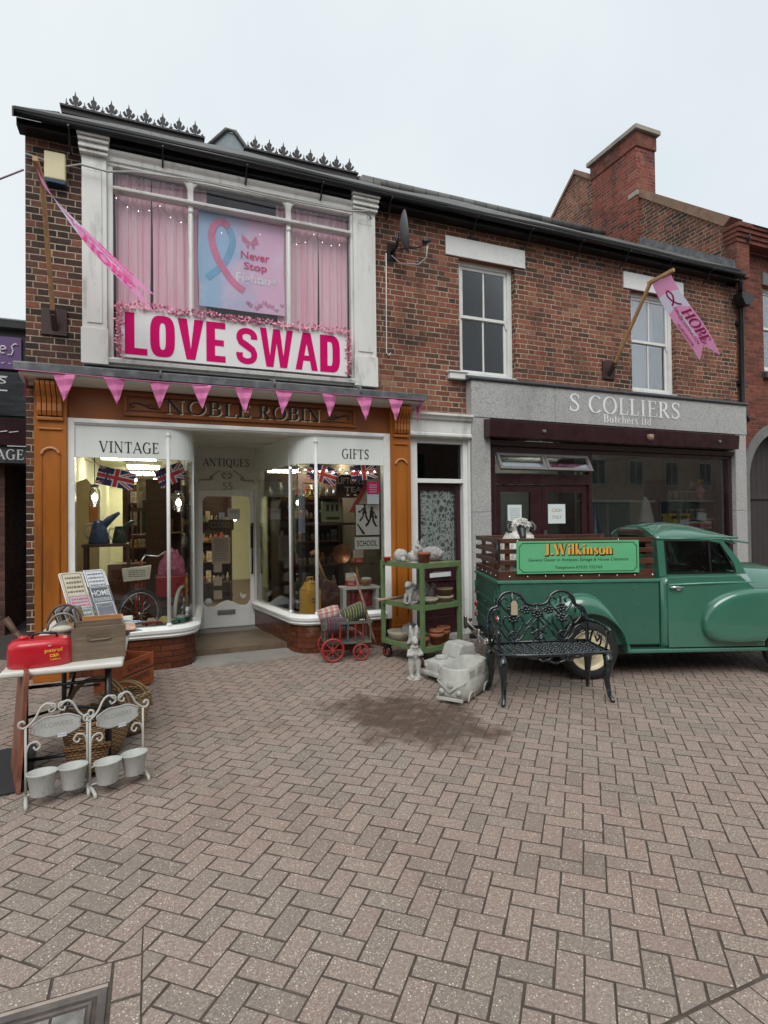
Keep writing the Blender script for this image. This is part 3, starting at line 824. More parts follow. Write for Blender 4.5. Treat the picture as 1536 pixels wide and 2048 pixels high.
# the poster cloth is drawn in object space of a part at the poster's origin: shift handled by its parent
def flat_ribbon(mb, pts, w_, M4, taper=None):
    vs = []; n = len(pts)
    for i, p in enumerate(pts):
        a = pts[max(i - 1, 0)]; b = pts[min(i + 1, n - 1)]
        tx, ty = b[0] - a[0], b[1] - a[1]; L_ = math.hypot(tx, ty) or 1
        wv = w_[i] if isinstance(w_, list) else w_
        vs.append((p[0] - ty / L_ * wv / 2, p[1] + tx / L_ * wv / 2)); vs.append((p[0] + ty / L_ * wv / 2, p[1] - tx / L_ * wv / 2))
    mb.add([M4 @ Vector((a, b, 0)) for a, b in vs], [(2 * i, 2 * i + 1, 2 * i + 3, 2 * i + 2) for i in range(n - 1)], False)
def awareness(pts_scale, M_front, M_back, mbp, mbb):
    k = pts_scale
    back = [(.10 * k, .55 * k), (.17 * k, .36 * k), (.13 * k, .14 * k), (.0, -.12 * k), (-.26 * k, -.36 * k)]
    front = [(.10 * k, .56 * k), (.0, .64 * k), (-.12 * k, .57 * k), (-.18 * k, .36 * k), (-.12 * k, .08 * k), (.02 * k, -.18 * k), (.2 * k, -.4 * k), (.36 * k, -.5 * k)]
    def sm(p):
        out = []
        for i in range(len(p) - 1):
            p0, p1, p2, p3 = p[max(i - 1, 0)], p[i], p[i + 1], p[min(i + 2, len(p) - 1)]
            for s_ in range(8):
                t_ = s_ / 8
                out.append(tuple(.5 * ((2 * p1[j]) + (-p0[j] + p2[j]) * t_ + (2 * p0[j] - 5 * p1[j] + 4 * p2[j] - p3[j]) * t_ ** 2 + (-p0[j] + 3 * p1[j] - 3 * p2[j] + p3[j]) * t_ ** 3) for j in (0, 1)))
        return out + [p[-1]]
    flat_ribbon(mbb, sm(back), .115 * k, M_back); flat_ribbon(mbp, sm(front), .115 * k, M_front)
pb, pp = MB(), MB()
awareness(.72, facing(-.24, -.007, -.02), facing(-.24, -.005, -.02), pp, pb)
pb.build('ribbon_tail', plain('ribbon_blue', (.24, .50, .74), .7), pos)
pp.build('ribbon', plain('ribbon_pink', (.85, .24, .42), .7), pos)
tx = MB(); put_text(tx, 'Never', .36, .10, facing(.16, -.006, .07), .02); put_text(tx, 'Stop', .29, .12, facing(.16, -.006, -.075), .02)
tx.build('lettering', plain('poster_rose', (.66, .06, .20), .7), pos)
tx = MB(); put_text(tx, 'Fighting', .50, .15, facing(.17, -.006, -.235), .02)
tx.build('pale_lettering', plain('poster_white', (.95, .93, .97), .7), pos)
bf = MB()
for s_ in (-1, 1):
    bf.prism([(.10, .24), (.10 + s_ * .09 - .02, .33), (.10 + s_ * .10, .24), (.10 + s_ * .04, .21)], -.008, -.006, 'xz'); bf.prism([(.10, .235), (.10 + s_ * .06, .19), (.10 + s_ * .03, .15)], -.008, -.006, 'xz')
bf.build('butterfly', plain('butterfly_pink', (.72, .25, .40), .7), pos)
hb = MB()
for i in range(9):
    hx, hz = .05 + i * .055 + rnd.uniform(-.02, .02), -.54 + rnd.uniform(-.05, .06)
    hb.prism([(hx, hz - .03), (hx + .03, hz + .005), (hx + .018, hz + .025), (hx, hz + .012), (hx - .018, hz + .025), (hx - .03, hz + .005)], -.008, -.006 - .0002 * i, 'xz')
hb.build('hearts', plain('heart_pink', (.72, .30, .50), .7), pos)

# fairy lights in the bay
fl = thing('fairy_lights', 'string of tiny white fairy lights drooping behind the upper bay glass', 'fairy lights', (0, .13, 5.5))
fw = MB(); fb = MB()
pts = []
for seg in range(6):
    x0, x1 = -.38 + seg * .47, -.38 + (seg + 1) * .47
    for i in range(8):
        u = i / 8; pts.append((x0 + (x1 - x0) * u, .01 * math.sin(i), -.04 - .22 * math.sin(PI * u) * (.5 + .5 * ((seg * 37) % 5) / 5)))
fw.tube(pts, .003, 5)
for i, p in enumerate(pts):
    if i % 2 == 0: fb.ell((p[0], p[1] - .01, p[2] - .012), .0055, 6, 4)
fw.build('wire', M['steel'], fl); fb.build('bulbs', glow('fairy_bulb', (1, .95, .9), 2.5), fl)

# lead cornice over the shopfront
cn_ = MB()
molding(cn_, -1.32, 3.40, [(-.31, 3.27), (-.315, 3.345), (-.29, 3.362), (.1, 3.455), (.1, 3.40), (-.27, 3.275)])
for x in (.08, 1.35, 2.45): cn_.tube([(x, -.316, 3.30), (x, -.30, 3.375), (x, .1, 3.47)], .012, 6)
cn_.build('lead_cornice', M['lead'], shop)
cn_ = MB(); molding(cn_, -1.28, 3.36, [(-.269, 3.262), (-.26, 3.235), (-.2, 3.22), (-.05, 3.20), (.1, 3.20), (.1, 3.39), (-.26, 3.27)])
cn_.build('cornice_soffit', M['shade_white'], shop)
# orange fascia with raised panel
fa = MB(); fa.box(-.88, 0, 2.85, 2.96, .1, 3.199)
fa.build('fascia', M['orange_dark'], shop)
fp = MB()
for x0, z0, x1, z1 in ((-.31, 3.135, 2.48, 3.175), (-.31, 2.905, 2.48, 2.945), (-.31, 2.946, -.27, 3.134), (2.44, 2.946, 2.48, 3.134)):
    fp.box(x0, -.028, z0, x1, -.001, z1)
fp.box(-.24, -.014, 2.97, 2.41, -.0012, 3.11)
fpo = fp.build('fascia_panel', M['orange_dark'], shop, bevel=.008)
def double_roman(body, w_, h_, x, y, z, parent, thick=.16, thin=.055, name='lettering'):
    a = MB(); roman(a, body, w_, h_, facing(x + .014, y, z - .012), thick * 1.02, thin * 1.1, 0, dx=.0)
    a.build(name + '_shadow', plain('cream_lettering', S(214, 196, 160), .5), parent, fix=False)
    b = MB(); roman(b, body, w_, h_, facing(x, y - .004, z), thick, thin, 0)
    return b.build(name, M['black'], parent, fix=False)
double_roman('NOBLE', .98, .165, .62, -.018, 3.04, fpo)
double_roman('ROBIN', .80, .165, 1.60, -.018, 3.04, fpo)
for s_, x0 in ((1, .08), (-1, 2.07)):
    sw = MB()
    pts = [(x0, 3.0), (x0 - s_ * .10, 3.0), (x0 - s_ * .20, 3.045), (x0 - s_ * .28, 3.06), (x0 - s_ * .325, 3.03), (x0 - s_ * .30, 3.0), (x0 - s_ * .275, 3.02)]
    sw.tube([(a, -.02, b) for a, b in pts], [.004, .007, .009, .007, .007, .006, .004], 6)
    for i in range(4): sw.tube([(x0 - s_ * (.06 + .03 * i), -.02, 3.01 + .008 * i), (x0 - s_ * (.02 + .03 * i), -.02, 3.05 + .006 * i)], [.006, .001], 5)
    sw.build('scroll', M['black'], fpo)
# orange pilasters with console brackets
for x0, x1 in ((-1.18, -.87), (2.96, 3.25)):
    cx = (x0 + x1) / 2
    p_ = MB(); p_.box(x0, -.06, .0, x1, .1, 3.2)
    p_.box(x0 - .015, -.085, .0, x1 + .015, -.0605, .28)
    p_.box(x0 + .03, -.095, 2.80, x1 - .03, -.0605, 2.835); p_.box(x0 + .045, -.08, 2.70, x1 - .045, -.0605, 2.72)
    po = p_.build('pilaster', M['orange'], shop, bevel=.006)
    # sunk arched panel outlined by a bead
    a_ = MB(); xa, xb = cx - .085, cx + .085
    pts = [(xa, .40), (xa, 2.42)] + [(cx - .085 * math.cos(R(t_)), 2.42 + .085 * math.sin(R(t_))) for t_ in range(15, 180, 15)] + [(xb, 2.42), (xb, .40)]
    a_.tube([(a, -.061, b) for a, b in pts], .009, 6)
    a_.build('panel_bead', M['orange'], po)
    a_ = MB(); pts = [(cx - .085 * math.cos(R(t_)), 2.42 + .085 * math.sin(R(t_))) for t_ in range(8, 175, 12)]
    a_.tube([(a, -.072, b) for a, b in pts], .015, 6)
    a_.build('panel_head', plain('worn_orange_bead', (.50, .24, .11), .5, var=.2), po)
    b_ = MB()
    prof = [(-.061, 2.845), (-.10, 2.85), (-.12, 2.90), (-.115, 2.98), (-.135, 3.04), (-.19, 3.10), (-.225, 3.16), (-.225, 3.198), (-.061, 3.198)]
    for i in range(5):
        xx0 = x0 + .035 + i * (x1 - x0 - .07) / 5; xx1 = xx0 + (x1 - x0 - .07) / 5 - .006
        b_.rings([[(x, a, b) for a, b in prof] for x in (xx0, xx1)], False)
    b_.build('console_bracket', M['orange'], po, bevel=.006)

# white shopfront frame
fr = MB()
fr.box(-.869, -.03, .36, -.80, .1, 2.849); fr.box(2.865, -.03, .36, 2.959, .1, 2.849); fr.box(-.799, -.03, 2.78, 2.864, .1, 2.849)
molding(fr, -.8, 2.865, [(-.0302, 2.79), (-.05, 2.80), (-.05, 2.83), (-.0302, 2.845)])
fr.build('shop_window_frame', M['clean_white'], shop, bevel=.004)

LP = [(-.80, .0), (.16, .0)] + [(.16 + .28 * math.sin(R(a)), .28 - .28 * math.cos(R(a))) for a in range(10, 91, 10)] + [(.47, .6), (.58, 1.69)]
RP = [(2.865, .0), (1.93, .0)] + [(1.93 - .27 * math.sin(R(a)), .30 - .30 * math.cos(R(a))) for a in range(10, 91, 10)] + [(1.62, .55), (1.45, 1.69)]
def sweep(mb, path, prof, side, smooth=False):
    """sweep an (outward offset, z) outline along a plan path; side = +1 / -1 chooses which way is out"""
    rings = []
    n = len(path)
    for i, p in enumerate(path):
        a = path[max(i - 1, 0)]; b = path[min(i + 1, n - 1)]
        tx, ty = b[0] - a[0], b[1] - a[1]; L_ = math.hypot(tx, ty)
        nx, ny = ty / L_ * side, -tx / L_ * side
        rings.append([(p[0] + nx * o, p[1] + ny * o, z) for o, z in prof])
    mb.rings(rings, smooth)
for path, side, nm in ((LP, 1, 'left'), (RP, -1, 'right')):
    s_ = MB(); sweep(s_, path, [(-.06, .36), (.055, .36), (.075, .385), (.06, .40), (.085, .42), (.09, .455), (.06, .475), (.02, .49), (-.06, .49)], side)
    s_.build('window_sill', M['clean_white'], shop, bevel=.003)
    s_ = MB(); sweep(s_, path, [(-.06, -.02), (.035, -.02), (.03, .359), (-.06, .359)], side)
    s_.build('stall_riser', M['glazed'], shop)
    s_ = MB(); sweep(s_, path, [(-.02, 2.42), (.012, 2.42), (.012, 2.779), (-.02, 2.779)], side)
    bd = s_.build('sign_band', M['band_white'], shop)
    g_ = MB(); sweep(g_, path[:-1] + [path[-1]], [(-.004, .49), (.004, .49), (.004, 2.419), (-.004, 2.419)], side, False)
    for i in range(len(g_.s)): pass
    g_.build('shop_window_pane', M['glass'], shop)
    for q in (path[1], path[-3]):
        mu = MB()
        mu.tube([(q[0], q[1] - .012, .48), (q[0], q[1] - .012, 2.74)], .021, 8)
        mu.ell((q[0], q[1] - .012, 2.70), (.032, .032, .03), 8, 6); mu.ell((q[0], q[1] - .012, .50), (.034, .034, .03), 8, 6)
        mu.build('mullion', M['clean_white'], shop)
    lt = MB()
    if nm == 'left': roman(lt, 'VINTAGE', .62, .125, facing(-.25, -.016, 2.545), .13, .05)
    else: roman(lt, 'GIFTS', .38, .125, facing(2.47, -.016, 2.56), .14, .05)
    lt.build('lettering', M['black'], bd, fix=False)
# lobby: ceiling, door wall and door
lb = MB(); lb.box(-.799, .101, 2.80, 2.864, 1.80, 2.848)
for y in (.5, 1.1): lb.box(.5, y, 2.785, 1.6, y + .03, 2.7995)
lb.build('lobby_ceiling', M['shade_white'], shop)
dw = MB()
dw.box(.56, 1.7, 2.16, 1.47, 1.76, 2.799); dw.box(.56, 1.68, .10, .61, 1.76, 2.159); dw.box(1.42, 1.68, .10, 1.47, 1.76, 2.159)
dw.box(.60, 1.69, 2.42, 1.43, 1.6995, 2.44)
dwo = dw.build('door_surround', M['shade_white'], shop, bevel=.004)
lt = MB(); roman(lt, 'ANTIQUES', .68, .115, facing(1.015, 1.694, 2.575), .14, .05); lt.build('lettering', M['black'], dwo, fix=False)
lt = MB(); put_text(lt, '55', .15, .11, facing(1.03, 1.694, 2.22), .0); lt.build('number', plain('number_grey', (.25, .24, .22), .6), dwo)
ped = MB()
for s_ in (-1, 1):
    pts = [(1.02 + s_ * .40, 2.27), (1.02 + s_ * .40, 2.31), (1.02 + s_ * .24, 2.31), (1.02 + s_ * .20, 2.33), (1.02 + s_ * .22, 2.35), (1.02 + s_ * .25, 2.34)]
    ped.tube([(a, 1.69, b) for a, b in pts], .011, 6)
    ped.tube([(1.02 + s_ * .24, 1.69, 2.35), (1.02 + s_ * .1, 1.69, 2.46)], .008, 6)
    ped.tube([(1.02 + s_ * .015, 1.69, 2.33), (1.02 + s_ * .05, 1.69, 2.35), (1.02 + s_ * .07, 1.69, 2.39), (1.02 + s_ * .04, 1.69, 2.42), (1.02 + s_ * .02, 1.69, 2.39)], .012, 6)
ped.build('pediment', plain('pediment_grey', (.33, .32, .29), .6), dwo)
door = MB()
# the glazed opening has a wavy lower edge; stiles and rails are butted round it
door.box(.612, 1.70, .115, .67, 1.74, 2.155); door.box(1.355, 1.70, .115, 1.418, 1.74, 2.155); door.box(.671, 1.70, 2.07, 1.354, 1.74, 2.155)
wav = [(.671, .50), (.70, .44), (.76, .42), (.84, .43), (.92, .48), (1.0125, .51), (1.105, .48), (1.19, .43), (1.27, .42), (1.325, .44), (1.354, .50)]
door.prism([(.671, .115)] + wav + [(1.354, .115)], 1.70, 1.74, 'xz')
for s_, xx in ((1, .671), (-1, 1.354)):
    door.prism([(xx, 2.0695), (xx, 2.0), (xx + s_ * .02, 2.04), (xx + s_ * .06, 2.0695)], 1.702, 1.738, 'xz')
do = door.build('shop_door', M['clean_white'], shop, bevel=.004)
q = MB(); q.box(.672, 1.715, .42, 1.353, 1.721, 2.069); q.build('door_pane', M['glass'], do)
q = MB(); q.box(.87, 1.688, .30, 1.13, 1.6995, .375); q.build('letterbox', M['steel'], do, bevel=.003)
q = MB(); q.box(1.362, 1.665, 1.28, 1.40, 1.699, 1.62); q.tube([(1.382, 1.66, .93), (1.382, 1.65, 1.28)], .014, 8); q.ell((1.382, 1.665, 1.645), .022, 8, 6); q.ell((1.382, 1.665, .91), .022, 8, 6)
q.build('door_handle', plain('dark_bronze', (.03, .024, .02), .35, .6), do)
q = MB(); q.lathe([(.0, 0), (.055, 0), (.055, .006), (.0, .006)], (.745, 1.712, .50), 20, Matrix.Rotation(R(90), 3, 'X')); q.build('round_sticker', plain('pale_sticker', (.6, .6, .58), .6), do)
q = MB(); put_text(q, 'DOGS', .24, .06, facing(.98, 1.712, .60), .01); q.build('sticker_lettering', M['black'], do)
q = MB(); q.prism([(1.21, .62), (1.225, .60), (1.25, .585), (1.30, .59), (1.285, .55), (1.26, .525), (1.235, .525), (1.212, .555), (1.2, .59), (1.205, .62)], 1.708, 1.712, 'xz'); q.build('hen_sticker', plain('pale_hen', (.55, .55, .52), .6), do)
# ------------------------------------------------------------------ butcher's building (right half of the terrace)
but = thing('butchers_building', 'old brick building with a grey granite butchers shopfront and two white sash windows above', 'building', (0, 0, 0))
w = MB()
for x0, z0, x1, z1 in ((3.82, 3.2, 4.13, 6.0), (4.13, 3.2, 5.10, 3.80), (4.13, 5.5, 5.10, 6.0), (5.10, 3.2, 7.42, 6.0), (7.42, 3.2, 8.44, 3.80), (7.42, 5.5, 8.44, 6.0), (8.44, 3.2, 9.97, 6.0)):
    w.box(x0, .1, z0, x1, .35, z1)
w.build('wall', M['brick'], but)
w = MB(); w.box(3.82, 6.0, 0, 9.7, 6.2, 6.0); w.build('rear_wall', M['brick'], but)
roof_part(but, 3.8, 9.72)
eaves(but, 3.8, 9.86)
rt = MB(); rt.tube([(3.72, 3.0, 8.19), (9.7, 3.0, 8.22)], .085, 8)
rt.build('ridge_tile', M['slate'], but)
fl_ = MB()
for i in range(11):
    y = -.1 + i * .27; z = 6.05 + (y + .2) * .675
    fl_.prism([(y, z), (y + .3, z + .2), (y + .3, z + .36), (y + .02, z + .17)], 9.69 - .003 * (i % 2), 9.717, 'yz')
fl_.build('step_flashing', M['lead'], but)

def sash(parent, x0, x1, z0, z1, blind):
    f = MB(); y = .19
    f.box(x0, y, z0, x0 + .075, y + .09, z1); f.box(x1 - .075, y, z0, x1, y + .09, z1); f.box(x0 + .076, y, z1 - .07, x1 - .076, y + .09, z1)
    f.box(x0 + .076, y, z0, x1 - .076, y + .09, z0 + .05)
    fo = f.build('window_frame', M['clean_white'], parent, bevel=.004)
    s_ = MB(); s_.box(x0 - .0, .085, z0 - .055, x1, .19, z0 - .003); s_.build('window_sill', M['clean_white'], fo, bevel=.004)
    zm = (z0 + z1) / 2 + .03; cx = (x0 + x1) / 2
    for k, (a, b, yy) in enumerate(((zm - .02, z1 - .071, y + .02), (z0 + .051, zm + .02, y + .045))):
        s_ = MB()
        xa, xb = x0 + .078, x1 - .078
        s_.box(xa, yy, a, xb, yy + .024, a + .045); s_.box(xa, yy, b - .045, xb, yy + .024, b)
        s_.box(xa, yy, a + .046, xa + .045, yy + .024, b - .046); s_.box(xb - .045, yy, a + .046, xb, yy + .024, b - .046)
        s_.box(cx - .012, yy, a + .046, cx + .012, yy + .022, b - .046)
        if k == 0: s_.prism([(xb, a - .0), (xb - .045, a), (xb - .01, a - .09), (xb, a - .09)], yy, yy + .024, 'xz')
        so = s_.build('sash', M['clean_white'], fo, bevel=.003)
        g_ = MB(); g_.box(xa + .046, yy + .01, a + .046, xb - .046, yy + .014, b - .046); g_.build('window_pane', M['old_glass'], so)
    if blind:
        b_ = MB(); b_.box(x0 + .09, .34, zm - .02 if blind == 2 else z0 + .1, x1 - .28, .35, z1 - .08); b_.build('roller_blind', M['blind'], fo)
        b_ = MB(); b_.box(x0 + .09, .345, z0 + .06, cx + .12, .355, zm - .03); b_.build('roller_blind', plain('dim_blind', (.11, .12, .13), .8), fo)
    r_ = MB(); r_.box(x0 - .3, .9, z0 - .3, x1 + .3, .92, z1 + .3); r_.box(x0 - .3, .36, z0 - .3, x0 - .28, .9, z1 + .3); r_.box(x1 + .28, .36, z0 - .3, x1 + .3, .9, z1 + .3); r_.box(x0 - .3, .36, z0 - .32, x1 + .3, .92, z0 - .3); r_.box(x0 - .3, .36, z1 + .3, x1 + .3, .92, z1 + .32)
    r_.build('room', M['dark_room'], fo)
sash(but, 4.131, 5.099, 3.801, 5.499, 0)
sash(but, 7.421, 8.439, 3.801, 5.499, 2)
for x0, x1 in ((3.91, 5.28), (7.25, 8.62)):
    l_ = MB(); l_.box(x0, .075, 5.50, x1, .0995, 5.775); l_.build('lintel', M['clean_white'], but, bevel=.004)
vs_ = MB(); vs_.box(3.92, .02, 3.70, 4.20, .0995, 3.79); vs_.box(3.90, .0, 3.79, 4.22, .0995, 3.81); vs_.build('corbel', M['clean_white'], but, bevel=.004)

# granite front
gp = MB(); gp.box(4.22, -.06, 3.15, 5.688, .0995, 3.68); gp.build('granite_fascia', M['granite'], but, bevel=.004)
gp = MB(); gp.box(5.694, -.06, 3.15, 9.97, .0995, 3.68); gf = gp.build('granite_fascia', M['granite'], but, bevel=.004)
for x0, x1 in ((4.22, 4.53), (9.68, 9.96)):
    for z0, z1 in ((0, 1.78), (1.785, 3.146)):
        gp = MB(); gp.box(x0, -.05, z0, x1, .0995, z1); gp.build('granite_pilaster', M['granite'], but, bevel=.004)
ld = MB(); molding(ld, 4.17, 10.0, [(-.085, 3.681), (-.095, 3.70), (-.085, 3.72), (.099, 3.79), (.099, 3.683)]); ld.build('lead_capping', plain('dark_lead', (.05, .055, .06), .5, var=.3, scale=8, dirt=(.2, .21, .22), dirt_amt=.3), but)
lt = MB(); roman(lt, 'S COLLIERS', 2.36, .27, facing(7.13, -.066, 3.475), .15, .05); roman(lt, 'Butchers ltd', 1.02, .13, facing(7.14, -.066, 3.265), .14, .05)
lt.build('lettering', plain('white_lettering', (.80, .80, .79), .5), gf, fix=False)
sb = MB(); molding(sb, 4.42, 9.56, [(-.20, 2.86), (-.22, 3.10), (.09, 3.145), (.09, 2.84)])
so = sb.build('shutter_box', M['maroon'], but, bevel=.004)
sb = MB(); molding(sb, 4.54, 9.67, [(-.02, 2.76), (-.04, 2.836), (.09, 2.836), (.09, 2.76)]); sb.build('shutter_guide', M['maroon'], but, bevel=.003)
for x in (5.35, 9.05):
    q = MB(); q.box(x - .03, -.235, 2.95, x + .03, -.212, 2.99); q.ell((x, -.238, 2.97), .012, 6, 4); q.build('lock', M['steel'], so, bevel=.003)
q = MB(); q.lathe([(.03, 0), (.055, .02), (.06, .09), (.04, .1)], (7.45, -.22, 2.92), 8); q.build('spotlight', plain('tan_lamp', (.3, .2, .14), .6), so)
# timber frame
fr = MB(); y = .03
for a in ((4.531, 0, 4.66, 2.759), (6.40, 0, 6.47, 2.759), (9.60, 0, 9.679, 2.759)): fr.box(a[0], y, a[1], a[2], .13, a[3])
fr.box(4.661, y, 2.66, 6.399, .13, 2.759); fr.box(6.471, y, 2.70, 9.599, .13, 2.759); fr.box(4.661, y, 2.20, 6.399, .13, 2.36)
fr.box(6.471, y, .0, 9.599, .13, .55); fr.box(6.471, y - .03, .551, 9.599, .13, .60)
fr.build('shop_frame', M['maroon'], but, bevel=.005)
g_ = MB(); g_.box(6.472, .08, .601, 9.598, .088, 2.699); g_.build('shop_window_pane', glass_mat('butcher_window_glass', (.9, .92, .91), 1.5, .8), but)
for x0, x1 in ((4.68, 5.52), (5.53, 6.39)):
    v_ = MB(); Tm = Matrix.Translation((0, .05, 2.655)) @ Matrix.Rotation(R(-28), 4, 'X')
    v_.T = Tm
    v_.box(x0, -.02, -.28, x1, .02, -.235); v_.box(x0, -.02, -.045, x1, .02, 0); v_.box(x0, -.02, -.234, x0 + .045, .02, -.046); v_.box(x1 - .045, -.02, -.234, x1, .02, -.046)
    vo = v_.build('vent_window', plain('vent_frame', (.17, .16, .155), .45), but, bevel=.003)
    v_ = MB(); v_.T = Tm; v_.box(x0 + .046, -.003, -.234, x1 - .046, .003, -.046); v_.build('vent_pane', M['glass'], vo)
for x0, x1 in ((4.662, 5.50), (5.512, 6.398)):
    d_ = MB(); y0, y1 = .06, .11
    d_.box(x0, y0, .02, x0 + .11, y1, 2.195); d_.box(x1 - .20 if x0 < 5 else x1 - .11, y0, .02, x1, y1, 2.195)
    xr = x1 - (.20 if x0 < 5 else .11)
    d_.box(x0 + .111, y0, 2.08, xr - .001, y1, 2.195); d_.box(x0 + .111, y0, .02, xr - .001, y1, .75)
    d__ = d_.build('shop_door', M['maroon'], but, bevel=.005)
    g_ = MB(); g_.box(x0 + .112, .08, .752, xr - .002, .086, 2.078); g_.build('door_pane', M['dark_glass'], d__)
    if x0 > 5:
        q = MB(); q.box(x0 + .02, .045, 1.28, x0 + .075, .0598, 1.50); q.tube([(x0 + .05, .045, 1.42), (x0 + .05, .0, 1.42), (x0 + .13, .0, 1.42)], .01, 6); q.build('door_handle', M['steel'], d__)
def notice(name, label, x, y, z, w_, h_, lines, c=S(214, 224, 222), tilt=0):
    t = thing(name, label, 'notice', (x, y, z)); t.rotation_euler = (0, R(tilt), 0)
    p_ = MB(); p_.box(-w_ / 2, 0, -h_ / 2, w_ / 2, .002, h_ / 2); p_.build('paper', plain('paper', c, .7, var=.02), t)
    return t
def scribble(mb, x0, x1, z0, z1, rows, y=-.001, seed=1):
    """rows of small unreadable print, as thin dashes"""
    r_ = random.Random(seed)
    for i in range(rows):
        z = z1 - (z1 - z0) * (i + .5) / rows; x = x0 + r_.uniform(0, .1) * (x1 - x0)
        while x < x1:
            l = r_.uniform(.06, .2) * (x1 - x0); l = min(l, x1 - x)
            mb.box(x, y - .0006, z - (z1 - z0) / rows * .22, x + l, y, z + (z1 - z0) / rows * .22); x += l + .035 * (x1 - x0)
M['ink'] = plain('grey_ink', (.12, .12, .13), .7)
n1 = notice('paper_notice', 'white paper notice of small print taped inside the left butchers door', 5.02, .074, 1.68, .25, .42, 0)
q = MB(); scribble(q, -.09, .09, -.16, .17, 12, seed=3); q.build('print', plain('pale_ink', (.42, .46, .46), .7), n1)
n2 = notice('paper_notice', 'white card reading CASH ONLY inside the right butchers door', 5.80, .074, 1.75, .33, .30, 0)
q = MB(); put_text(q, 'CASH', .19, .055, facing(0, -.001, .055), .015); put_text(q, 'ONLY', .19, .055, facing(0, -.001, -.05), .015); q.build('print', plain('tan_ink', (.42, .33, .26), .7), n2)

# butcher's interior
ri_ = MB()
ri_.box(4.5, 4.0, 0, 9.7, 4.05, 3.1); ri_.box(4.5, .14, 0, 4.53, 4.0, 3.1); ri_.box(9.68, .14, 0, 9.7, 4.0, 3.1); ri_.box(4.5, .14, 2.95, 9.7, 4.0, 3.0); ri_.box(4.5, .14, -.02, 9.7, 4.0, .01)
ri_.build('shop_interior', plain('butcher_wall', (.24, .26, .245), .8), but)
q = MB(); q.box(7.2, 2.6, 2.55, 7.9, 2.72, 2.58); tag(q.build('strip_light', glow('butcher_tube', (1, .95, .8), 45)), 'lit strip light inside the butchers window', 'light')
q = MB(); q.box(6.55, .55, 1.95, 8.9, .95, 1.98); q.box(6.52, .5, .6, 6.56, .9, 2.7); q.box(7.0, .9, .6, 7.04, .94, 2.7)
tag(q.build('display_shelf', plain('shelf_grey', (.5, .52, .5), .5)), 'long pale empty shelf across the left of the butchers window', 'shelf')
lidm_ = plain('shelf_edge', (.34, .35, .34), .5)
sh = thing('display_shelf', 'dark stepped shelf unit of jars at the right of the butchers window', 'shelf', (8.75, .3, 0))
for i, z in enumerate((.95, 1.3, 1.62, 1.95)):
    q = MB(); q.box(-.35, 0, z, .82, .5, z + .025); q.build('shelf_board', lidm_, sh)
for x in (-.35, .80):
    q = MB(); q.box(x, .0, .6, x + .025, .5, 2.35); q.build('upright', M['iron'], sh)
jar = [('jar', 'row of dark preserve jars on the butchers shelves', (.06, .10, .07)), ('jar', 'row of dark preserve jars on the butchers shelves', (.12, .05, .04))]
jm = plain('dark_preserve', (.16, .15, .09), .25, var=.4); lidm = plain('pale_lid', (.45, .45, .42), .4); redl = plain('red_label', (.45, .06, .05), .5); yel = plain('yellow_pack', (.72, .48, .04), .5); whitem = plain('white_pack', (.62, .62, .58), .6); pinkm = plain('pink_plaster', (.62, .30, .27), .6)
def jar_thing(x, y, z, r, h, m, label, group, lid=True):
    t = thing('jar', label, 'jar', (x, y, z), 0, group)
    b = MB(); b.lathe([(r * .95, 0), (r, .01), (r, h * .8), (r * .8, h * .88)], (0, 0, 0), 12); b.build('glass_body', m, t)
    b = MB(); b.lathe([(r * .85, h * .88), (r * .85, h)], (0, 0, 0), 12); b.build('lid', lidm, t)
    return t
j0 = jar_thing(8.55, .22, 1.646, .05, .17, jm, 'dark preserve jar with pale lid in the rows on the butchers shelf unit', 'jars on the butchers shelf unit')
for i in range(1, 14):
    c = copy_tree(j0); c.location = (8.55 + (i % 7) * .14, .40, 1.646 if i < 7 else 1.976)
for i, x in enumerate((8.78, 8.95, 9.12, 9.30)):
    t = thing('jar', ['squat jar with red label under a price card', 'red and white label jar second along the sill', 'red and white label jar third along the sill', 'red and white label jar at the right end of the sill'][i] + ' of the butchers window', 'jar', (x, .24, 1.461), 0, 'red label jars in the butchers window')
    b = MB(); b.lathe([(.07, 0), (.075, .01), (.075, .12), (.06, .14)], (0, 0, 0), 14); b.build('glass_body', whitem, t)
    b = MB(); b.lathe([(.0765, .025), (.0765, .095)], (0, 0, 0), 14); b.build('paper_label', redl, t)
q = MB(); q.box(8.62, .15, 1.43, 9.45, .36, 1.46); tag(q.build('display_ledge', M['iron']), 'narrow dark ledge carrying the red label jars in the butchers window', 'shelf')
q = MB(); q.box(8.35, .2, 1.70, 8.85, .38, 1.735); q.box(8.36, .22, 1.52, 8.40, .36, 1.699); q.box(8.80, .22, 1.52, 8.84, .36, 1.699); q.box(8.44, .2, 1.56, 8.56, .3, 1.64)
tag(q.build('yellow_rack', yel), 'yellow plastic rack on the butchers shelves', 'rack')
for i, (x, z, w_) in enumerate(((8.62, 1.56, .2), (9.05, 1.68, .22))):
    n_ = notice('price_card', ['white price card leaning by the yellow rack', 'white price card above the red label jars'][i] + ' in the butchers window', x, .14, z, w_, .14, 0, tilt=-6 if i == 0 else 4)
pg = thing('butcher_figurine', 'small figurine in straw hat and pink apron standing high on the butchers shelf', 'figurine', (9.25, .32, 1.975))
q = MB(); q.ell((0, 0, .17), (.055, .05, .09), 10, 8); q.ell((0, 0, .30), (.05, .05, .05), 10, 8); q.tube([(-.04, 0, .22), (-.09, -.02, .20), (-.11, -.05, .25)], .018, 6); q.tube([(.04, 0, .22), (.09, -.02, .17)], .018, 6); q.tube([(-.025, 0, .1), (-.03, 0, .0)], .02, 6); q.tube([(.025, 0, .1), (.03, 0, .0)], .02, 6)
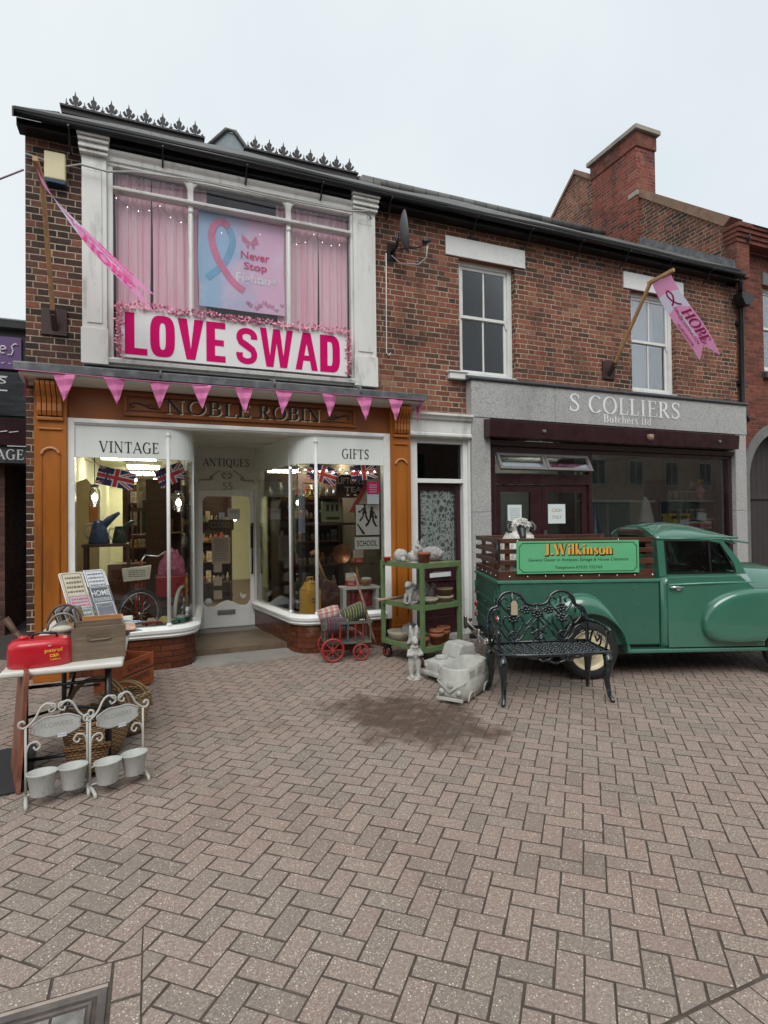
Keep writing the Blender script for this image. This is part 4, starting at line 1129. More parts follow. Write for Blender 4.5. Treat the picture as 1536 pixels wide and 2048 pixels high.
pgb = q.build('body', pinkm, pg); q = MB(); q.lathe([(.08, .33), (.08, .335), (.045, .34), (.04, .375), (0, .38)], (0, 0, 0), 12); q.build('hat', yel, pg)
fb_ = thing('cloth_banner', 'blue and white cloth pennant hanging at the left end of the butchers window', 'banner', (6.72, .25, 1.3))
q = MB(); q.grid(lambda u, v: (-.02 + (u - .5) * (.08 + .36 * v), .02 * math.sin(u * 14), .62 - .75 * v), 16, 6); q.build('cloth', plain('banner_blue', (.05, .12, .38), .7, var=.3), fb_, fix=False)
q = MB(); q.grid(lambda u, v: (-.02 + (u * .25 - .1) * (.08 + .36 * v), -.022 + .02 * math.sin((u * .25 + .4) * 14), .62 - .75 * v), 6, 6); q.build('white_stripe', whitem, fb_, fix=False)
q = MB(); q.prism([(7.78, 1.60), (8.1, 1.57), (7.98, 1.95), (7.9, 2.04), (7.85, 1.92)], .3, .34, 'xz'); q.box(7.76, .29, 1.5, 8.08, .35, 1.569); tag(q.build('paper_bag', whitem), 'crumpled white paper bag hanging in the middle of the butchers window', 'bag')

# ------------------------------------------------------------------ house door between the shops
hd = MB(); hd.box(3.252, -.04, 2.90, 4.219, .099, 3.12); molding(hd, 3.252, 4.219, [(-.0402, 2.83), (-.06, 2.85), (-.06, 2.88), (-.0402, 2.899), (.099, 2.899), (.099, 2.83)]); molding(hd, 3.252, 4.219, [(-.0402, 3.07), (-.075, 3.08), (-.09, 3.11), (-.12, 3.13), (-.12, 3.16), (.099, 3.195), (.099, 3.121), (-.0402, 3.121)])
hd.build('door_head', M['white'], but, bevel=.003)
hf = MB(); hf.box(3.252, .05, 0, 3.40, .2, 2.829); hf.box(4.20, .0, .16, 4.219, .2, 2.829); hf.box(4.13, .05, .16, 4.199, .2, 2.829); hf.box(3.401, .06, 2.20, 4.129, .2, 2.26); hf.box(3.401, .06, 2.76, 4.129, .2, 2.829)
hf.box(4.13, .04, 0, 4.215, .2, .159)
hf.build('door_frame', M['clean_white'], but, bevel=.004)
q = MB(); q.box(3.402, .12, 2.261, 4.128, .126, 2.759); q.build('fanlight', M['dark_glass'], but)
d_ = MB(); y0, y1 = .14, .185
d_.box(3.405, y0, .06, 3.49, y1, 2.195); d_.box(4.04, y0, .06, 4.125, y1, 2.195); d_.box(3.491, y0, 2.10, 4.039, y1, 2.195); d_.box(3.491, y0, .80, 4.039, y1, 1.06); d_.box(3.491, y0, .06, 4.039, y1, .30); d_.box(3.491, y0 + .02, .301, 4.039, y1, .799)
hdo = d_.build('house_door', M['maroon'], but, bevel=.005)
lc = NT('lace_net'); v_ = lc.coord(); x, y, z = lc.xyz(v_)[:3]
fold = lc.math('SINE', lc.math('MULTIPLY', x, 60.0))
vo = lc.n('TexVoronoi'); vo.feature = 'DISTANCE_TO_EDGE'; lc.set(vo.inputs['Vector'], lc.comb(lc.math('MULTIPLY', x, 1.0), 0.0, lc.math('MULTIPLY', z, .7))); vo.inputs['Scale'].default_value = 17
a_ = lc.math('MAXIMUM', lc.step(vo.outputs['Distance'], .06, .16, 1, 0), lc.step(lc.noise(v_, 16, 3), .52, .6))
M['lace'] = lc.bsdf(lc.mix(a_, (.16, .18, .17), (.62, .66, .64)), .9)
q = MB(); q.grid(lambda u, v: (3.492 + .546 * u, .175 + .008 * math.sin(u * 34), 2.099 - 1.038 * v), 60, 4); q.build('lace_curtain', M['lace'], hdo, fix=False)
q = MB(); q.box(3.492, .15, 1.061, 4.038, .156, 2.099); q.build('door_pane', M['glass'], hdo)
q = MB(); q.box(3.66, .128, .86, 3.96, .1395, .94); q.box(3.68, .122, .875, 3.94, .1279, .925); q.build('letter_plate', M['steel'], hdo, bevel=.003)
q = MB(); put_text(q, '7', .045, .08, facing(3.545, .137, .92), .01); q.build('number', M['steel'], hdo)
q = MB(); q.box(3.36, -.02, -.02, 4.20, .2, .055); q.build('doorstep', M['granite'], but)

# ------------------------------------------------------------------ taller red brick house on the right
rh = thing('brick_house', 'taller red brick house with gable chimney and arched passage at the right edge', 'house', (0, 0, 0))
w = MB()
for x0, z0, x1, z1 in ((9.971, 0, 10.2, 6.62), (10.2, 3.36, 12.2, 4.45), (10.2, 4.45, 10.72, 6.05), (11.7, 4.45, 12.2, 6.05), (10.2, 6.05, 12.2, 6.62), (12.2, 0, 16, 6.62)):
    w.box(x0, .1, z0, x1, .35, z1)
# spandrels over the passage arch
ac = [(11.2 + 1.0 * math.cos(R(a)), 2.36 + .94 * math.sin(R(a))) for a in range(180, -1, -12)]
w.prism([(10.2, 3.359)] + ac + [(12.2, 3.359)], .1, .35, 'xz')
w.build('wall', M['brick_red'], rh)
w = MB()
w.prism([(.1, 5.9), (8, 5.9), (8, 7.0), (4.0, 10.2), (.1, 6.98)], 9.72, 9.97, 'yz')
w.build('gable_wall', M['brick'], rh)
w = MB(); w.box(9.72, -.12, 6.0, 10.05, .0995, 6.62)
for i in range(4): w.box(9.70 - .02 * i, -.14 - .03 * i, 6.62 + .075 * i, 16, .0995, 6.69 + .075 * i)
w.build('corbelled_eaves', M['brick_red'], rh)
w = MB(); w.prism([(.1, 6.985), (4.0, 10.205), (4.0, 10.32), (-.05, 7.09)], 9.68, 10.0, 'yz'); w.prism([(4.001, 10.205), (8, 7.005), (8, 7.09), (4.001, 10.29)], 9.68, 10.0, 'yz')
w.build('coping', plain('clay_coping', (.25, .15, .10), .8, var=.25, dirt=(.12, .11, .08), dirt_amt=.6, bump=.4), rh)
w = MB(); w.grid(lambda u, v: (10.0 + 6 * u, -.25 + 4.25 * v, 6.93 + 3.22 * v ** 1.0 - .02), 1, 1); w.grid(lambda u, v: (10.0 + 6 * u, 4 + 4 * v, 10.13 - 3.2 * v), 1, 1); w.grid(lambda u, v: (10.0 + 6 * u, -.25 + .35 * v, 6.9), 1, 1)
w.build('roof', M['slate'], rh, fix=False)
chim = MB(); chim.box(9.64, 2.02, 7.4, 10.18, 3.34, 9.98)
cho = chim.build('chimney', brick_mat('weathered_red_brick', [(.0, (.05, .024, .02)), (.3, (.16, .042, .032)), (.75, (.27, .066, .045)), (1, (.30, .12, .085))], (.30, .24, .19), patch=.45, soot=.6, wander=.006), rh)
q = MB(); q.box(9.55, 1.93, 9.981, 10.27, 3.43, 10.08); q.build('chimney_cap', plain('stone_slab', (.34, .30, .25), .85, var=.2, dirt=(.1, .09, .08), dirt_amt=.6, bump=.4), cho, bevel=.01)
q = MB(); q.box(9.625, 2.0, 8.60, 10.19, 2.25, 8.70); q.build('chimney_band', plain('stone_band', (.36, .33, .28), .85, var=.2, bump=.3), cho)
q = MB(); q.box(9.615, 1.995, 9.66, 10.205, 3.365, 9.979); q.build('chimney_collar', M['brick_red'], cho)
# arch ring, doors in the passage
q = MB(); rr = [[(11.2 + (1.0 + k) * math.cos(R(a)), yy, 2.36 + (.94 + k) * math.sin(R(a))) for k, yy in ((0, .06), (.17, .06), (.17, .099), (0, .3))] for a in range(180, -1, -9)]
q.rings(rr, False); q.box(10.03, .06, 0, 10.2, .099, 2.359); q.build('arch_ring', plain('grey_render', (.17, .17, .165), .8, var=.15, dirt=(.08, .08, .075), dirt_amt=.5), rh)
q = MB()
for i in range(13): q.box(10.2 + i * .155, .36, .02, 10.348 + i * .155, .40, 3.3)
q.box(10.2, .33, 2.0, 12.2, .359, 2.1)
q.build('passage_gate', plain('dark_brown_boards', (.045, .038, .036), .6, var=.2, stretch=(8, 1, .5), bump=.2), rh)
sash(rh, 10.721, 11.699, 4.451, 6.049, 0)
q = MB(); q.box(10.68, .06, 6.05, 11.75, .0995, 6.28); q.build('lintel', plain('grey_stone', (.15, .15, .15), .8), rh)
q = MB(); q.box(10.66, .02, 4.28, 11.75, .0995, 4.394); q.build('window_sill', plain('dark_stone', (.06, .06, .06), .7), rh)
dp = thing('downpipe', 'black cast iron downpipe with a hopper head beside the butchers wall', 'downpipe', (9.985, 0, 0))
q = MB(); q.tube([(.0, -.16, 6.86), (.0, -.14, 6.68), (.02, .02, 6.5), (.02, .03, 3.72), (.03, -.01, 3.5), (.10, -.01, 3.42)], .045, 10); q.build('pipe', M['black'], dp)
q = MB(); q.prism([(-.16, 5.72), (.16, 5.72), (.15, 5.62), (.07, 5.5), (-.07, 5.5), (-.15, 5.62)], -.13, .05, 'xz'); q.build('hopper', M['black'], dp, bevel=.008)
q = MB(); q.tube([(-.2, -.15, 5.92), (-.16, -.1, 5.85), (-.1, -.05, 5.72)], .04, 8); q.build('gutter_outlet', M['black'], dp)
for z in (4.1, 5.2, 6.2):
    q = MB(); q.box(-.05, .04, z, .09, .09, z + .06); q.build('pipe_clip', M['iron'], dp)

# ------------------------------------------------------------------ salon and alley on the left
sa = thing('salon_building', 'dark fronted shop with a purple sign beyond the alley at the left edge', 'shop', (0, 0, 0))
w = MB(); w.box(-9, 2.85, 2.6, -1.30, 3.1, 4.6); w.box(-9, 3.1, 2.6, -1.5, 8.5, 4.6); w.build('upper_wall', plain('dark_render', (.035, .04, .045), .6, var=.2, dirt=(.08, .085, .09), dirt_amt=.4), sa)
w = MB(); w.box(-9, 3.1, -.02, -2.1, 8.5, 2.599); w.build('alley_wall', M['brick_alley'], sa)
w = MB(); molding(w, -9, -1.3, [(2.74, 4.60), (2.70, 4.70), (2.9, 4.78), (3.0, 4.60)]); w.build('roof_edge', plain('grey_capping', (.09, .10, .105), .6, var=.2), sa)
w = MB(); w.box(-4, 2.79, 3.99, -1.82, 2.849, 4.47); sg = w.build('purple_sign', plain('purple_board', (.115, .055, .175), .45, var=.06), sa)
q = MB()
def lower(mb, pts, w_, y): mb.tube([(a, y, b) for a, b in pts], w_, 6)
lower(q, arc(-2.16, 4.27, .05, .055, 40, 330), .012, 2.785)
lower(q, [(-2.09, 4.27), (-2.02, 4.28)] + arc(-2.05, 4.27, .04, .055, 10, 300), .012, 2.785)
lower(q, [(-1.86, 4.36), (-1.90, 4.37), (-1.94, 4.33), (-1.92, 4.27), (-1.94, 4.20), (-1.99, 4.20)], .012, 2.785)
lower(q, arc(-2.28, 4.27, .05, .055, 0, 360), .012, 2.785)
for i in range(4): lower(q, [(-2.25 + i * .09, 4.08), (-2.23 + i * .09, 4.06), (-2.21 + i * .09, 4.085)], .005, 2.785)
q.build('lettering', plain('silver_lettering', (.62, .6, .66), .4), sg)
q = MB(); q.box(-5, 2.80, 2.86, -1.75, 2.849, 3.25); q.build('glossy_panel', plain('gloss_maroon_panel', (.03, .014, .018), .12), sa)
q = MB(); q.box(-5, 2.805, 3.30, -1.6, 2.849, 3.95); q2 = q.build('film_panel', plain('dark_film', (.02, .024, .028), .25, var=.5, scale=5, stretch=(.5, 1, 4)), sa)
q = MB(); put_text(q, 'S', .10, .10, facing(-2.06, 2.80, 3.82), .0, shear=.2); q.box(-2.2, 2.798, 3.87, -2.0, 2.803, 3.885); q.box(-2.2, 2.798, 3.66, -2.0, 2.803, 3.68); q.build('lettering', plain('white_vinyl', (.6, .62, .62), .5), q2)
q = MB(); roman(q, 'AGE', .36, .15, facing(-1.97, 2.78, 2.72), .16, .07)
q.build('lettering', plain('grey_vinyl', (.45, .46, .45), .5), sa, fix=False)
q = MB()
for x in (-2.12, -1.98): q.bar((x, 2.79, 3.05), (x + .12, 2.79, 3.07), .004, .012)
for z in (2.84,): q.box(-2.0, 2.78, z, -1.75, 2.789, z + .012)
q.build('trim_line', plain('white_line', (.6, .6, .6), .5), sa)
gw = thing('alley_fence', 'grey board fence closing the far end of the alley', 'fence', (-3.0, 9.2, 0))
for i in range(8):
    q = MB(); q.box(-1.2 + i * .3, 0, 0, -1.2 + i * .3 + .285, .04, 1.62); q.build('board', plain('slate_grey_board', (.055, .06, .066), .7, var=.2) if i == 0 else gw.children[0].data.materials[0], gw)
q = MB(); q.box(-3.04, 9.12, 1.08, -2.82, 9.18, 1.36); tag(q.build('alley_sign', plain('white_sign', (.6, .62, .64), .5)), 'small blank white sign on the fence at the end of the alley', 'sign')
q = MB(); q.tube([(-1.5, 5.0, 0), (-1.5, 5.0, 1.05)], .03, 8); q.tube([(-1.9, 5.0, 0), (-1.9, 5.0, 1.05)], .03, 8); q.tube([(-1.9, 5, 1.0), (-1.5, 5, 1.0)], .02, 8); q.tube([(-1.9, 5, .3), (-1.5, 5, .3)], .02, 8); tag(q.build('alley_gate', M['iron']), 'dark iron barrier part way down the alley', 'barrier')

leafm = plain('leaf_green', (.075, .115, .03), .6, var=.5, scale=3)
def tree(loc, h, r, label):
    t = thing('tree', label, 'tree', loc)
    q = MB(); q.tube([(0, 0, 0), (.05, 0, h * .4), (-.05, .05, h * .8)], [.14, .1, .03], 8)
    for a in range(5): q.tube([(0, 0, h * .4), (r * .6 * math.cos(a * 1.3), r * .6 * math.sin(a * 1.3), h * .75)], [.05, .01], 6)
    q.build('trunk', plain('bark', (.05, .04, .03), .9), t)
    r_ = random.Random(5); q = MB()
    for i in range(4200):
        a, b, cc = r_.gauss(0, .42), r_.gauss(0, .42), r_.gauss(0, .4)
        p = Vector((a * r, b * r, h * .68 + cc * h * .36))
        if mnoise.noise(p * 1.1) < -.18: continue
        d = Vector((r_.uniform(-1, 1), r_.uniform(-1, 1), r_.uniform(-1, 1))).normalized(); e = d.orthogonal()
        s_ = r_.uniform(.05, .1)
        q.add([p - d * s_, p + e * s_ * .5, p + d * s_, p - e * s_ * .5], [(0, 1, 2, 3)], False)
    q.build('crown', leafm, t, fix=False)
tree((-3.1, 12.0, 0), 4.6, 1.9, 'leafy green tree rising behind the fence at the end of the alley')

# ------------------------------------------------------------------ terrace across the street (seen only as reflections)
op = thing('terrace_row', 'plain brick terrace across the street, reflected in the windows', 'terrace', (0, -19.5, 0))
q = MB(); q.box(-30, 0, 0, 70, .3, 7.5); q.build('wall', plain('reflected_brick', (.20, .12, .09), .9, var=.3), op)
q = MB(); q.prism([(.5, 7.5), (-3, 10), (-3.2, 9.9), (-.3, 7.5)], -30, 70, 'yz'); q.build('roof', M['slate'], op)
for i in range(28):
    q = MB(); x = -18 + i * 3
    q.box(x, .3, 3.6, x + 1.2, .34, 5.2); a_ = q.build('window', plain('stone_frame', (.2, .19, .17), .8), op)
    q = MB(); q.box(x + .1, .34, 3.7, x + .56, .35, 5.1); q.box(x + .64, .34, 3.7, x + 1.1, .35, 5.1); q.build('pane', M['dark_room'], a_)
for i in range(14):
    q = MB(); x = -18.5 + i * 6; q.box(x, .3, .3, x + 3.6, .36, 2.8); a_ = q.build('shop_window', plain('shop_front', (.16, .15, .15), .8), op)
    q = MB(); q.box(x + .12, .36, .45, x + 1.7, .37, 2.65); q.box(x + 1.85, .36, .45, x + 3.48, .37, 2.65); q.build('pane', M['dark_room'], a_)
def wood(name, c): return plain(name, c, .5, var=.3, scale=4, stretch=(1, 1, 8), bump=.1)
M['dkwood'] = wood('dark_wood', (.07, .032, .016)); M['mdwood'] = wood('brown_wood', (.16, .075, .035)); M['ltwood'] = wood('honey_wood', (.34, .19, .08))
# ------------------------------------------------------------------ inside the antiques shop
q = MB(); q.box(-1.048, .36, .02, 3.9, 8.99, .09); q.build('shop_floor', plain('worn_boards', (.12, .085, .055), .6, var=.25), shop)
q = MB(); q.box(-1.048, 1.82, 2.85, 3.9, 8.99, 2.95); q.box(-1.048, .101, 2.8495, .4, 1.819, 2.95); q.box(1.7, .101, 2.8495, 3.3, 1.819, 2.95); q.build('shop_ceiling', M['cream'], shop)
q = MB(); q.box(-1.047, .352, .09, -1.03, 8.99, 2.849); q.box(-1.03, 8.9, .09, 3.8, 8.98, 2.849); q.build('shop_wall', M['cream'], shop)
q = MB(); q.box(3.0, .101, .09, 3.06, 8.9, 2.849); q.build('party_wall', plain('shop_brown_wall', (.10, .075, .05), .8), shop)
q = MB(); q.box(-.46, 2.9, .09, .62, 2.94, 2.25); q.box(.60, 5.3, .09, 1.45, 5.34, 2.6); q.build('dark_backdrop', M['dkwood'], shop)  # dark panels added to darken the views through the left window and door
for sgn, x0, x1 in (('l', -.795, .42), ('r', 1.72, 2.86)):
    q = MB(); q.box(x0, .07, .40, x1, .42, .475); q.box(x0, .421, .2, x1, 1.35, .26); q.build('display_floor', plain('display_boards', (.42, .40, .36), .6), shop)
tube = glow('warm_tube', (1, .93, .72), 24)
def shop_light(x0, x1, y, w_, label, z=2.72):
    t = thing('ceiling_light', label, 'light', ((x0 + x1) / 2, y, z), 0, 'strip lights on the antiques shop ceiling')
    q = MB(); q.box((x0 - x1) / 2, -w_ / 2, 0, (x1 - x0) / 2, w_ / 2, .05); q.build('diffuser', tube, t, bevel=.01)
    q = MB(); q.box((x0 - x1) / 2 - .02, -w_ / 2 - .01, .052, (x1 - x0) / 2 + .02, w_ / 2 + .01, .126); q.build('fitting', lidm, t)
shop_light(-.78, .05, 3.0, .34, 'widest lit strip light, nearest the glass above the left window flags')
shop_light(-.45, .10, 4.7, .3, 'second lit strip light back on the left half of the shop ceiling')
shop_light(-.45, .12, 6.2, .3, 'third lit strip light back on the left half of the shop ceiling')
shop_light(-.67, .15, 8.2, .3, 'rearmost lit strip light on the left half of the shop ceiling')
shop_light(2.35, 2.9, 2.2, .42, 'lit strip light just above the enamel tea sign')
shop_light(2.25, 2.85, 4.9, .3, 'lit strip light deep in the shop behind the right window')
shop_light(1.3, 1.9, 5.2, .3, 'lit strip light deep in the shop seen through the door side glass')
bulbm = glow('hot_bulb', (1, .93, .75), 20)
for x, y, z, lb in ((-.66, .62, 2.0, 'glass jar pendant lamp, lit, at the left of the left shop window'), (.30, .75, 1.94, 'glass bottle pendant lamp, lit, by the curved corner of the left window')):
    t = thing('pendant_lamp', lb, 'lamp', (x, y, z), 0, 'pendant lamps in the left shop window')
    q = MB(); q.lathe([(.0, -.12), (.05, -.11), (.062, -.02), (.06, .07), (.045, .10), (.042, .13)], (0, 0, 0), 14); q.build('glass_jar', M['glass'], t)
    q = MB(); q.lathe([(.045, .12), (.045, .155), (.01, .16)], (0, 0, 0), 12); q.build('cap', M['steel'], t)
    q = MB(); q.ell((0, 0, .0), (.032, .032, .045), 10, 8); q.build('bulb', bulbm, t)
    q = MB(); q.tube([(0, 0, .155), (0, 0, 2.85 - z)], .005, 5); q.build('flex', M['black'], t)

# union flag bunting
fblue, fred, fwhite = plain('flag_navy', (.012, .022, .11), .7), plain('flag_red', (.50, .025, .035), .7), plain('flag_white', (.70, .66, .68), .7)
def union_flag(parent, c, w_, h_, rot, yaw=0):
    q = MB(); q.T = Matrix.Translation(c) @ Matrix.Rotation(yaw, 4, 'Z') @ Matrix.Rotation(rot, 4, 'Y') @ facing(0, 0, 0)
    def fz(x, z): return .012 * math.sin(x * 16 + z * 6)
    def poly(pts, lift, k):
        q.cur = k
        # cut into strips so that the pattern follows the cloth
        n = 10
        for i in range(n):
            a, b = -w_ / 2 + w_ * i / n, -w_ / 2 + w_ * (i + 1) / n
            pp = clip(clip(pts, -1, 0, -a), 1, 0, b)
            if len(pp) >= 3: q.add([(x, y, fz(x, y) + lift) for x, y in pp], [tuple(range(len(pp)))], False)
    W, H = w_ / 2, h_ / 2
    poly([(-W, -H), (W, -H), (W, H), (-W, H)], 0, 0)
    def diag(s_, half, lift, k, off=0):
        dx, dy = W, H * s_; L_ = math.hypot(dx, dy); nx, ny = -dy / L_, dx / L_
        p = [(-1.2 * dx + nx * (off + half), -1.2 * dy + ny * (off + half)), (1.2 * dx + nx * (off + half), 1.2 * dy + ny * (off + half)), (1.2 * dx + nx * (off - half), 1.2 * dy + ny * (off - half)), (-1.2 * dx + nx * (off - half), -1.2 * dy + ny * (off - half))]
        for a in ((1, 0, W), (-1, 0, W), (0, 1, H), (0, -1, H)): p = clip(p, *a)
        poly(p, lift, k)
    diag(1, h_ * .10, .0006, 2); diag(-1, h_ * .10, .0009, 2)
    diag(1, h_ * .033, .0014, 1); diag(-1, h_ * .033, .0017, 1)
    cw = h_ * .165; ch = h_ * .1
    poly([(-cw, -H), (cw, -H), (cw, H), (-cw, H)], .0024, 2); poly([(-W, -cw), (W, -cw), (W, cw), (-W, cw)], .0027, 2)
    poly([(-ch, -H), (ch, -H), (ch, H), (-ch, H)], .0033, 1); poly([(-W, -ch), (W, -ch), (W, ch), (-W, ch)], .0036, 1)
    q.build('flag', [fblue, fred, fwhite], parent, fix=False)
b1 = thing('flag_bunting', 'string of two union flags across the top of the left shop window', 'bunting', (0, .16, 0))
union_flag(b1, (-.40, 0, 2.205), .40, .21, R(13)); union_flag(b1, (.20, .06, 2.26), .36, .22, R(-24), R(20))
q = MB(); q.tube([(-.72, 0, 2.42), (-.59, 0, 2.35)], .004, 5); q.tube([(-.20, 0, 2.22), (.02, .03, 2.30)], .006, 5); q.build('cord', fwhite, b1)
b2 = thing('flag_bunting', 'string of three union flags across the top of the right shop window', 'bunting', (0, .14, 0))
union_flag(b2, (2.64, 0, 2.335), .38, .21, R(-8)); union_flag(b2, (2.06, 0, 2.30), .40, .22, R(17)); union_flag(b2, (1.70, .30, 2.34), .3, .2, R(25), R(70))
q = MB(); q.tube([(2.24, 0, 2.26), (2.46, 0, 2.36)], .005, 5); q.tube([(1.76, .26, 2.36), (1.86, .02, 2.37)], .005, 5); q.build('cord', fwhite, b2)
q = thing('fairy_lights', 'tangle of clear fairy lights along the top of the right shop window', 'fairy lights', (0, 0, 0))
fw = MB(); pts = [(1.62 + i * .032, .10 + .02 * math.sin(i * 1.9), 2.38 - .05 * abs(math.sin(i * .45))) for i in range(38)]; fw.tube(pts, .003, 5); fw.build('wire', M['steel'], q)
for i, p in enumerate(pts[::3]): fb = MB(); fb.ell((p[0], p[1] - .01, p[2] - .015), .008, 6, 4); fb.build('bulb', bulbm, q)

# left window: things on show
t = thing('side_table', 'dark wooden side table carrying jugs at the left of the left shop window', 'table', (-.6, .75, .26))
q = MB(); q.box(-.2, -.2, 1.14, .32, .2, 1.175); q.build('table_top', M['dkwood'], t, bevel=.004)
for x in (-.18, .29):
    for y in (-.18, .17): q = MB(); q.box(x, y, 0, x + .03, y + .03, 1.139); q.build('leg', M['dkwood'], t)
def jug(x, y, z, s_, m, label):
    t = thing('jug', label, 'jug', (x, y, z))
    q = MB(); q.lathe([(.0, .001), (.12 * s_, 0), (.125 * s_, .02 * s_), (.085 * s_, .22 * s_), (.07 * s_, .30 * s_), (.06 * s_, .295 * s_)], (0, 0, 0), 16)
    q.tube([(.04 * s_, 0, .22 * s_), (.13 * s_, 0, .32 * s_), (.24 * s_, 0, .40 * s_)], [.05 * s_, .045 * s_, .02 * s_], 10); q.build('body', m, t)
    q = MB(); q.tube([(-.07 * s_, 0, .26 * s_), (-.16 * s_, 0, .25 * s_), (-.18 * s_, 0, .15 * s_), (-.115 * s_, 0, .06 * s_)], .012 * s_, 6); q.build('handle', plain('pale_handle', (.6, .57, .48), .4), t)
jug(-.62, .68, 1.436, .95, plain('blue_enamel', (.035, .075, .17), .3, dirt=(.02, .05, .045), dirt_amt=.7), 'big blue enamel jug with a tall spout on the side table')
jug(-.40, .78, 1.436, .7, plain('green_enamel', (.015, .045, .025), .3), 'small dark green jug just behind the blue enamel jug')
q = MB(); q.prism([(-1.0, .9), (-.68, .9), (-.66, 1.9), (-.72, 2.15), (-.82, 2.28), (-1.0, 2.2)], 1.35, 1.38, 'xz'); t = tag(q.build('painted_panel', plain('cream_panel', (.72, .55, .25), .6, dirt=(.6, .3, .08), dirt_amt=.5)), 'cream painted panel with an orange oval standing against the cream wall', 'panel')
q = MB(); q.ell((-.74, 1.345, 1.85), (.055, .004, .22), 14, 10); q.build('oval', plain('orange_oval', (.6, .2, .03), .6), t)

# tricycle
tr = thing('tricycle', 'red vintage tricycle with a white front basket in the left shop window', 'tricycle', (0, .62, .26))
rub = plain('grey_tyre', (.05, .048, .045), .8); redp = plain('red_enamel', (.30, .012, .016), .3, coat=.4)
def trike_wheel(c, r, ax, whitewall=False):
    q = MB(); A = Matrix.Rotation(R(90), 3, 'X') if ax == 'y' else Matrix.Rotation(R(ax), 3, 'Z') @ Matrix.Rotation(R(90), 3, 'X')
    n = 28
    q.tube([Vector(c) + A @ Vector((r * math.cos(2 * PI * i / n), r * math.sin(2 * PI * i / n), 0)) for i in range(n)], .022, 8, True)
    wo_ = q.build('wheel', rub if not whitewall else plain('white_tyre', (.6, .58, .52), .6), tr)
    q = MB(); q.tube([Vector(c) + A @ Vector(((r - .03) * math.cos(2 * PI * i / n), (r - .03) * math.sin(2 * PI * i / n), 0)) for i in range(n)], .012, 6, True)
    for i in range(12): q.tube([Vector(c), Vector(c) + A @ Vector(((r - .03) * math.cos(PI * i / 6), (r - .03) * math.sin(PI * i / 6), 0))], .0025, 4)
    q.ell(c, .025, 8, 6); q.build('rim', M['chrome'], wo_)
trike_wheel((-.17, -.1, .31), .29, 35); trike_wheel((.33, .02, .33), .27, 70, True); trike_wheel((.30, .5, .33), .27, 70, True)
q = MB(); q.tube([(-.12, -.02, .68), (-.14, -.04, .31)], .016, 8); q.tube([(-.20, -.1, .68), (-.2, -.15, .31)], .016, 8); q.tube([(-.15, -.05, .62), (.02, .1, .38), (.3, .25, .36)], .02, 8); q.tube([(-.16, -.06, .62), (-.15, -.04, .95)], .016, 8); q.build('frame', redp, tr)
q = MB(); q.box(.02, .06, .48, .42, .44, .74); q.build('rear_box', redp, tr, bevel=.01)
q = MB(); q.tube([(-.15, -.04, .95), (-.1, .04, 1.02), (.05, .02, 1.0), (.16, -.04, 1.07), (.24, -.06, 1.06)], .011, 8); q.build('handlebar', M['chrome'], tr)
q = MB(); q.prism([(-.34, .72), (-.05, .74), (-.03, .90), (-.36, .87)], -.2, -.03, 'xz'); bk = q.build('basket', plain('cream_basket', (.66, .62, .50), .6), tr, bevel=.006)
q = MB(); scribble(q, -.3, -.1, .77, .86, 4, -.201, 4); q.build('print', M['ink'], bk)
q = MB(); q.tube([(.06, -.05, .36), (.07, -.06, .22)], .008, 6); q.box(.02, -.10, .2, .14, -.04, .225); q.build('pedal', M['iron'], tr)
def toy_car(x, y, rz, c, label, roof=None):
    t = thing('toy_car', label, 'toy car', (x, y, .4925), rz, 'tin toy cars on the left window sill')
    m = plain('toy_paint', c, .25, coat=.4)
    q = MB(); L_ = .105
    q.rings([[(a, b * w_, z) for b, z in ((-1, .012), (-1, .04), (-.8, h_), (.8, h_), (1, .04), (1, .012))] for a, w_, h_ in ((-L_, .035, .042), (-.09, .042, .048), (-.05, .043, .05), (.05, .043, .05), (.09, .042, .046), (L_, .034, .04))], False)
    q.build('body', m, t, bevel=.004)
    q = MB(); q.rings([[(a * 1, b * w_, z) for b, z in ((-1, .05), (-.8, z1), (.8, z1), (1, .05))] for a, w_, z1 in ((-.055, .037, .052), (-.03, .036, .082), (.025, .036, .082), (.055, .036, .052))], False)
    q.build('cabin', plain('toy_roof', roof or c, .3), t, bevel=.003)
    for a in (-.06, .06):
        for b in (-1, 1): q = MB(); q.cyl((a, b * .034, .018), (a, b * .047, .018), .018, n=12); q.build('wheel', M['black'], t)
toy_car(-.03, .10, R(8), (.36, .02, .02), 'red tin toy car, leftmost of three on the window sill', (.6, .5, .38))
toy_car(.115, .16, R(20), (.62, .55, .12), 'yellow tin toy car, between the red and the teal ones')
toy_car(.30, .20, R(35), (.04, .30, .30), 'teal tin toy car at the curved end of the window sill', (.5, .55, .5))
t = thing('chest_of_drawers', 'dark red brown chest of drawers behind the tricycle', 'chest', (-.25, 1.7, .09))
q = MB(); q.box(-.35, 0, 0, .3, .4, 1.02); q.build('carcass', M['mdwood'], t, bevel=.006)
for i in range(3): q = MB(); q.box(-.31, -.015, .12 + i * .29, .26, -.001, .38 + i * .29); dr = q.build('drawer', wood('red_wood', (.17, .05, .02)), t, bevel=.004); q = MB(); q.ell((-.2, -.03, .25 + i * .29), .018, 8, 6); q.ell((.15, -.03, .25 + i * .29), .018, 8, 6); q.build('knob', M['dkwood'], dr)
t = thing('wooden_chair', 'spindle back wooden chair perched on the chest of drawers', 'chair', (-.1, 1.95, 1.11))
for x in (-.18, .16): q = MB(); q.tube([(x, 0, 0), (x * 1.05, .05, .85)], [.018, .012], 8); q.build('leg', M['mdwood'], t)
q = MB(); q.box(-.2, -.3, .38, .2, .06, .41); q.build('seat', M['mdwood'], t)
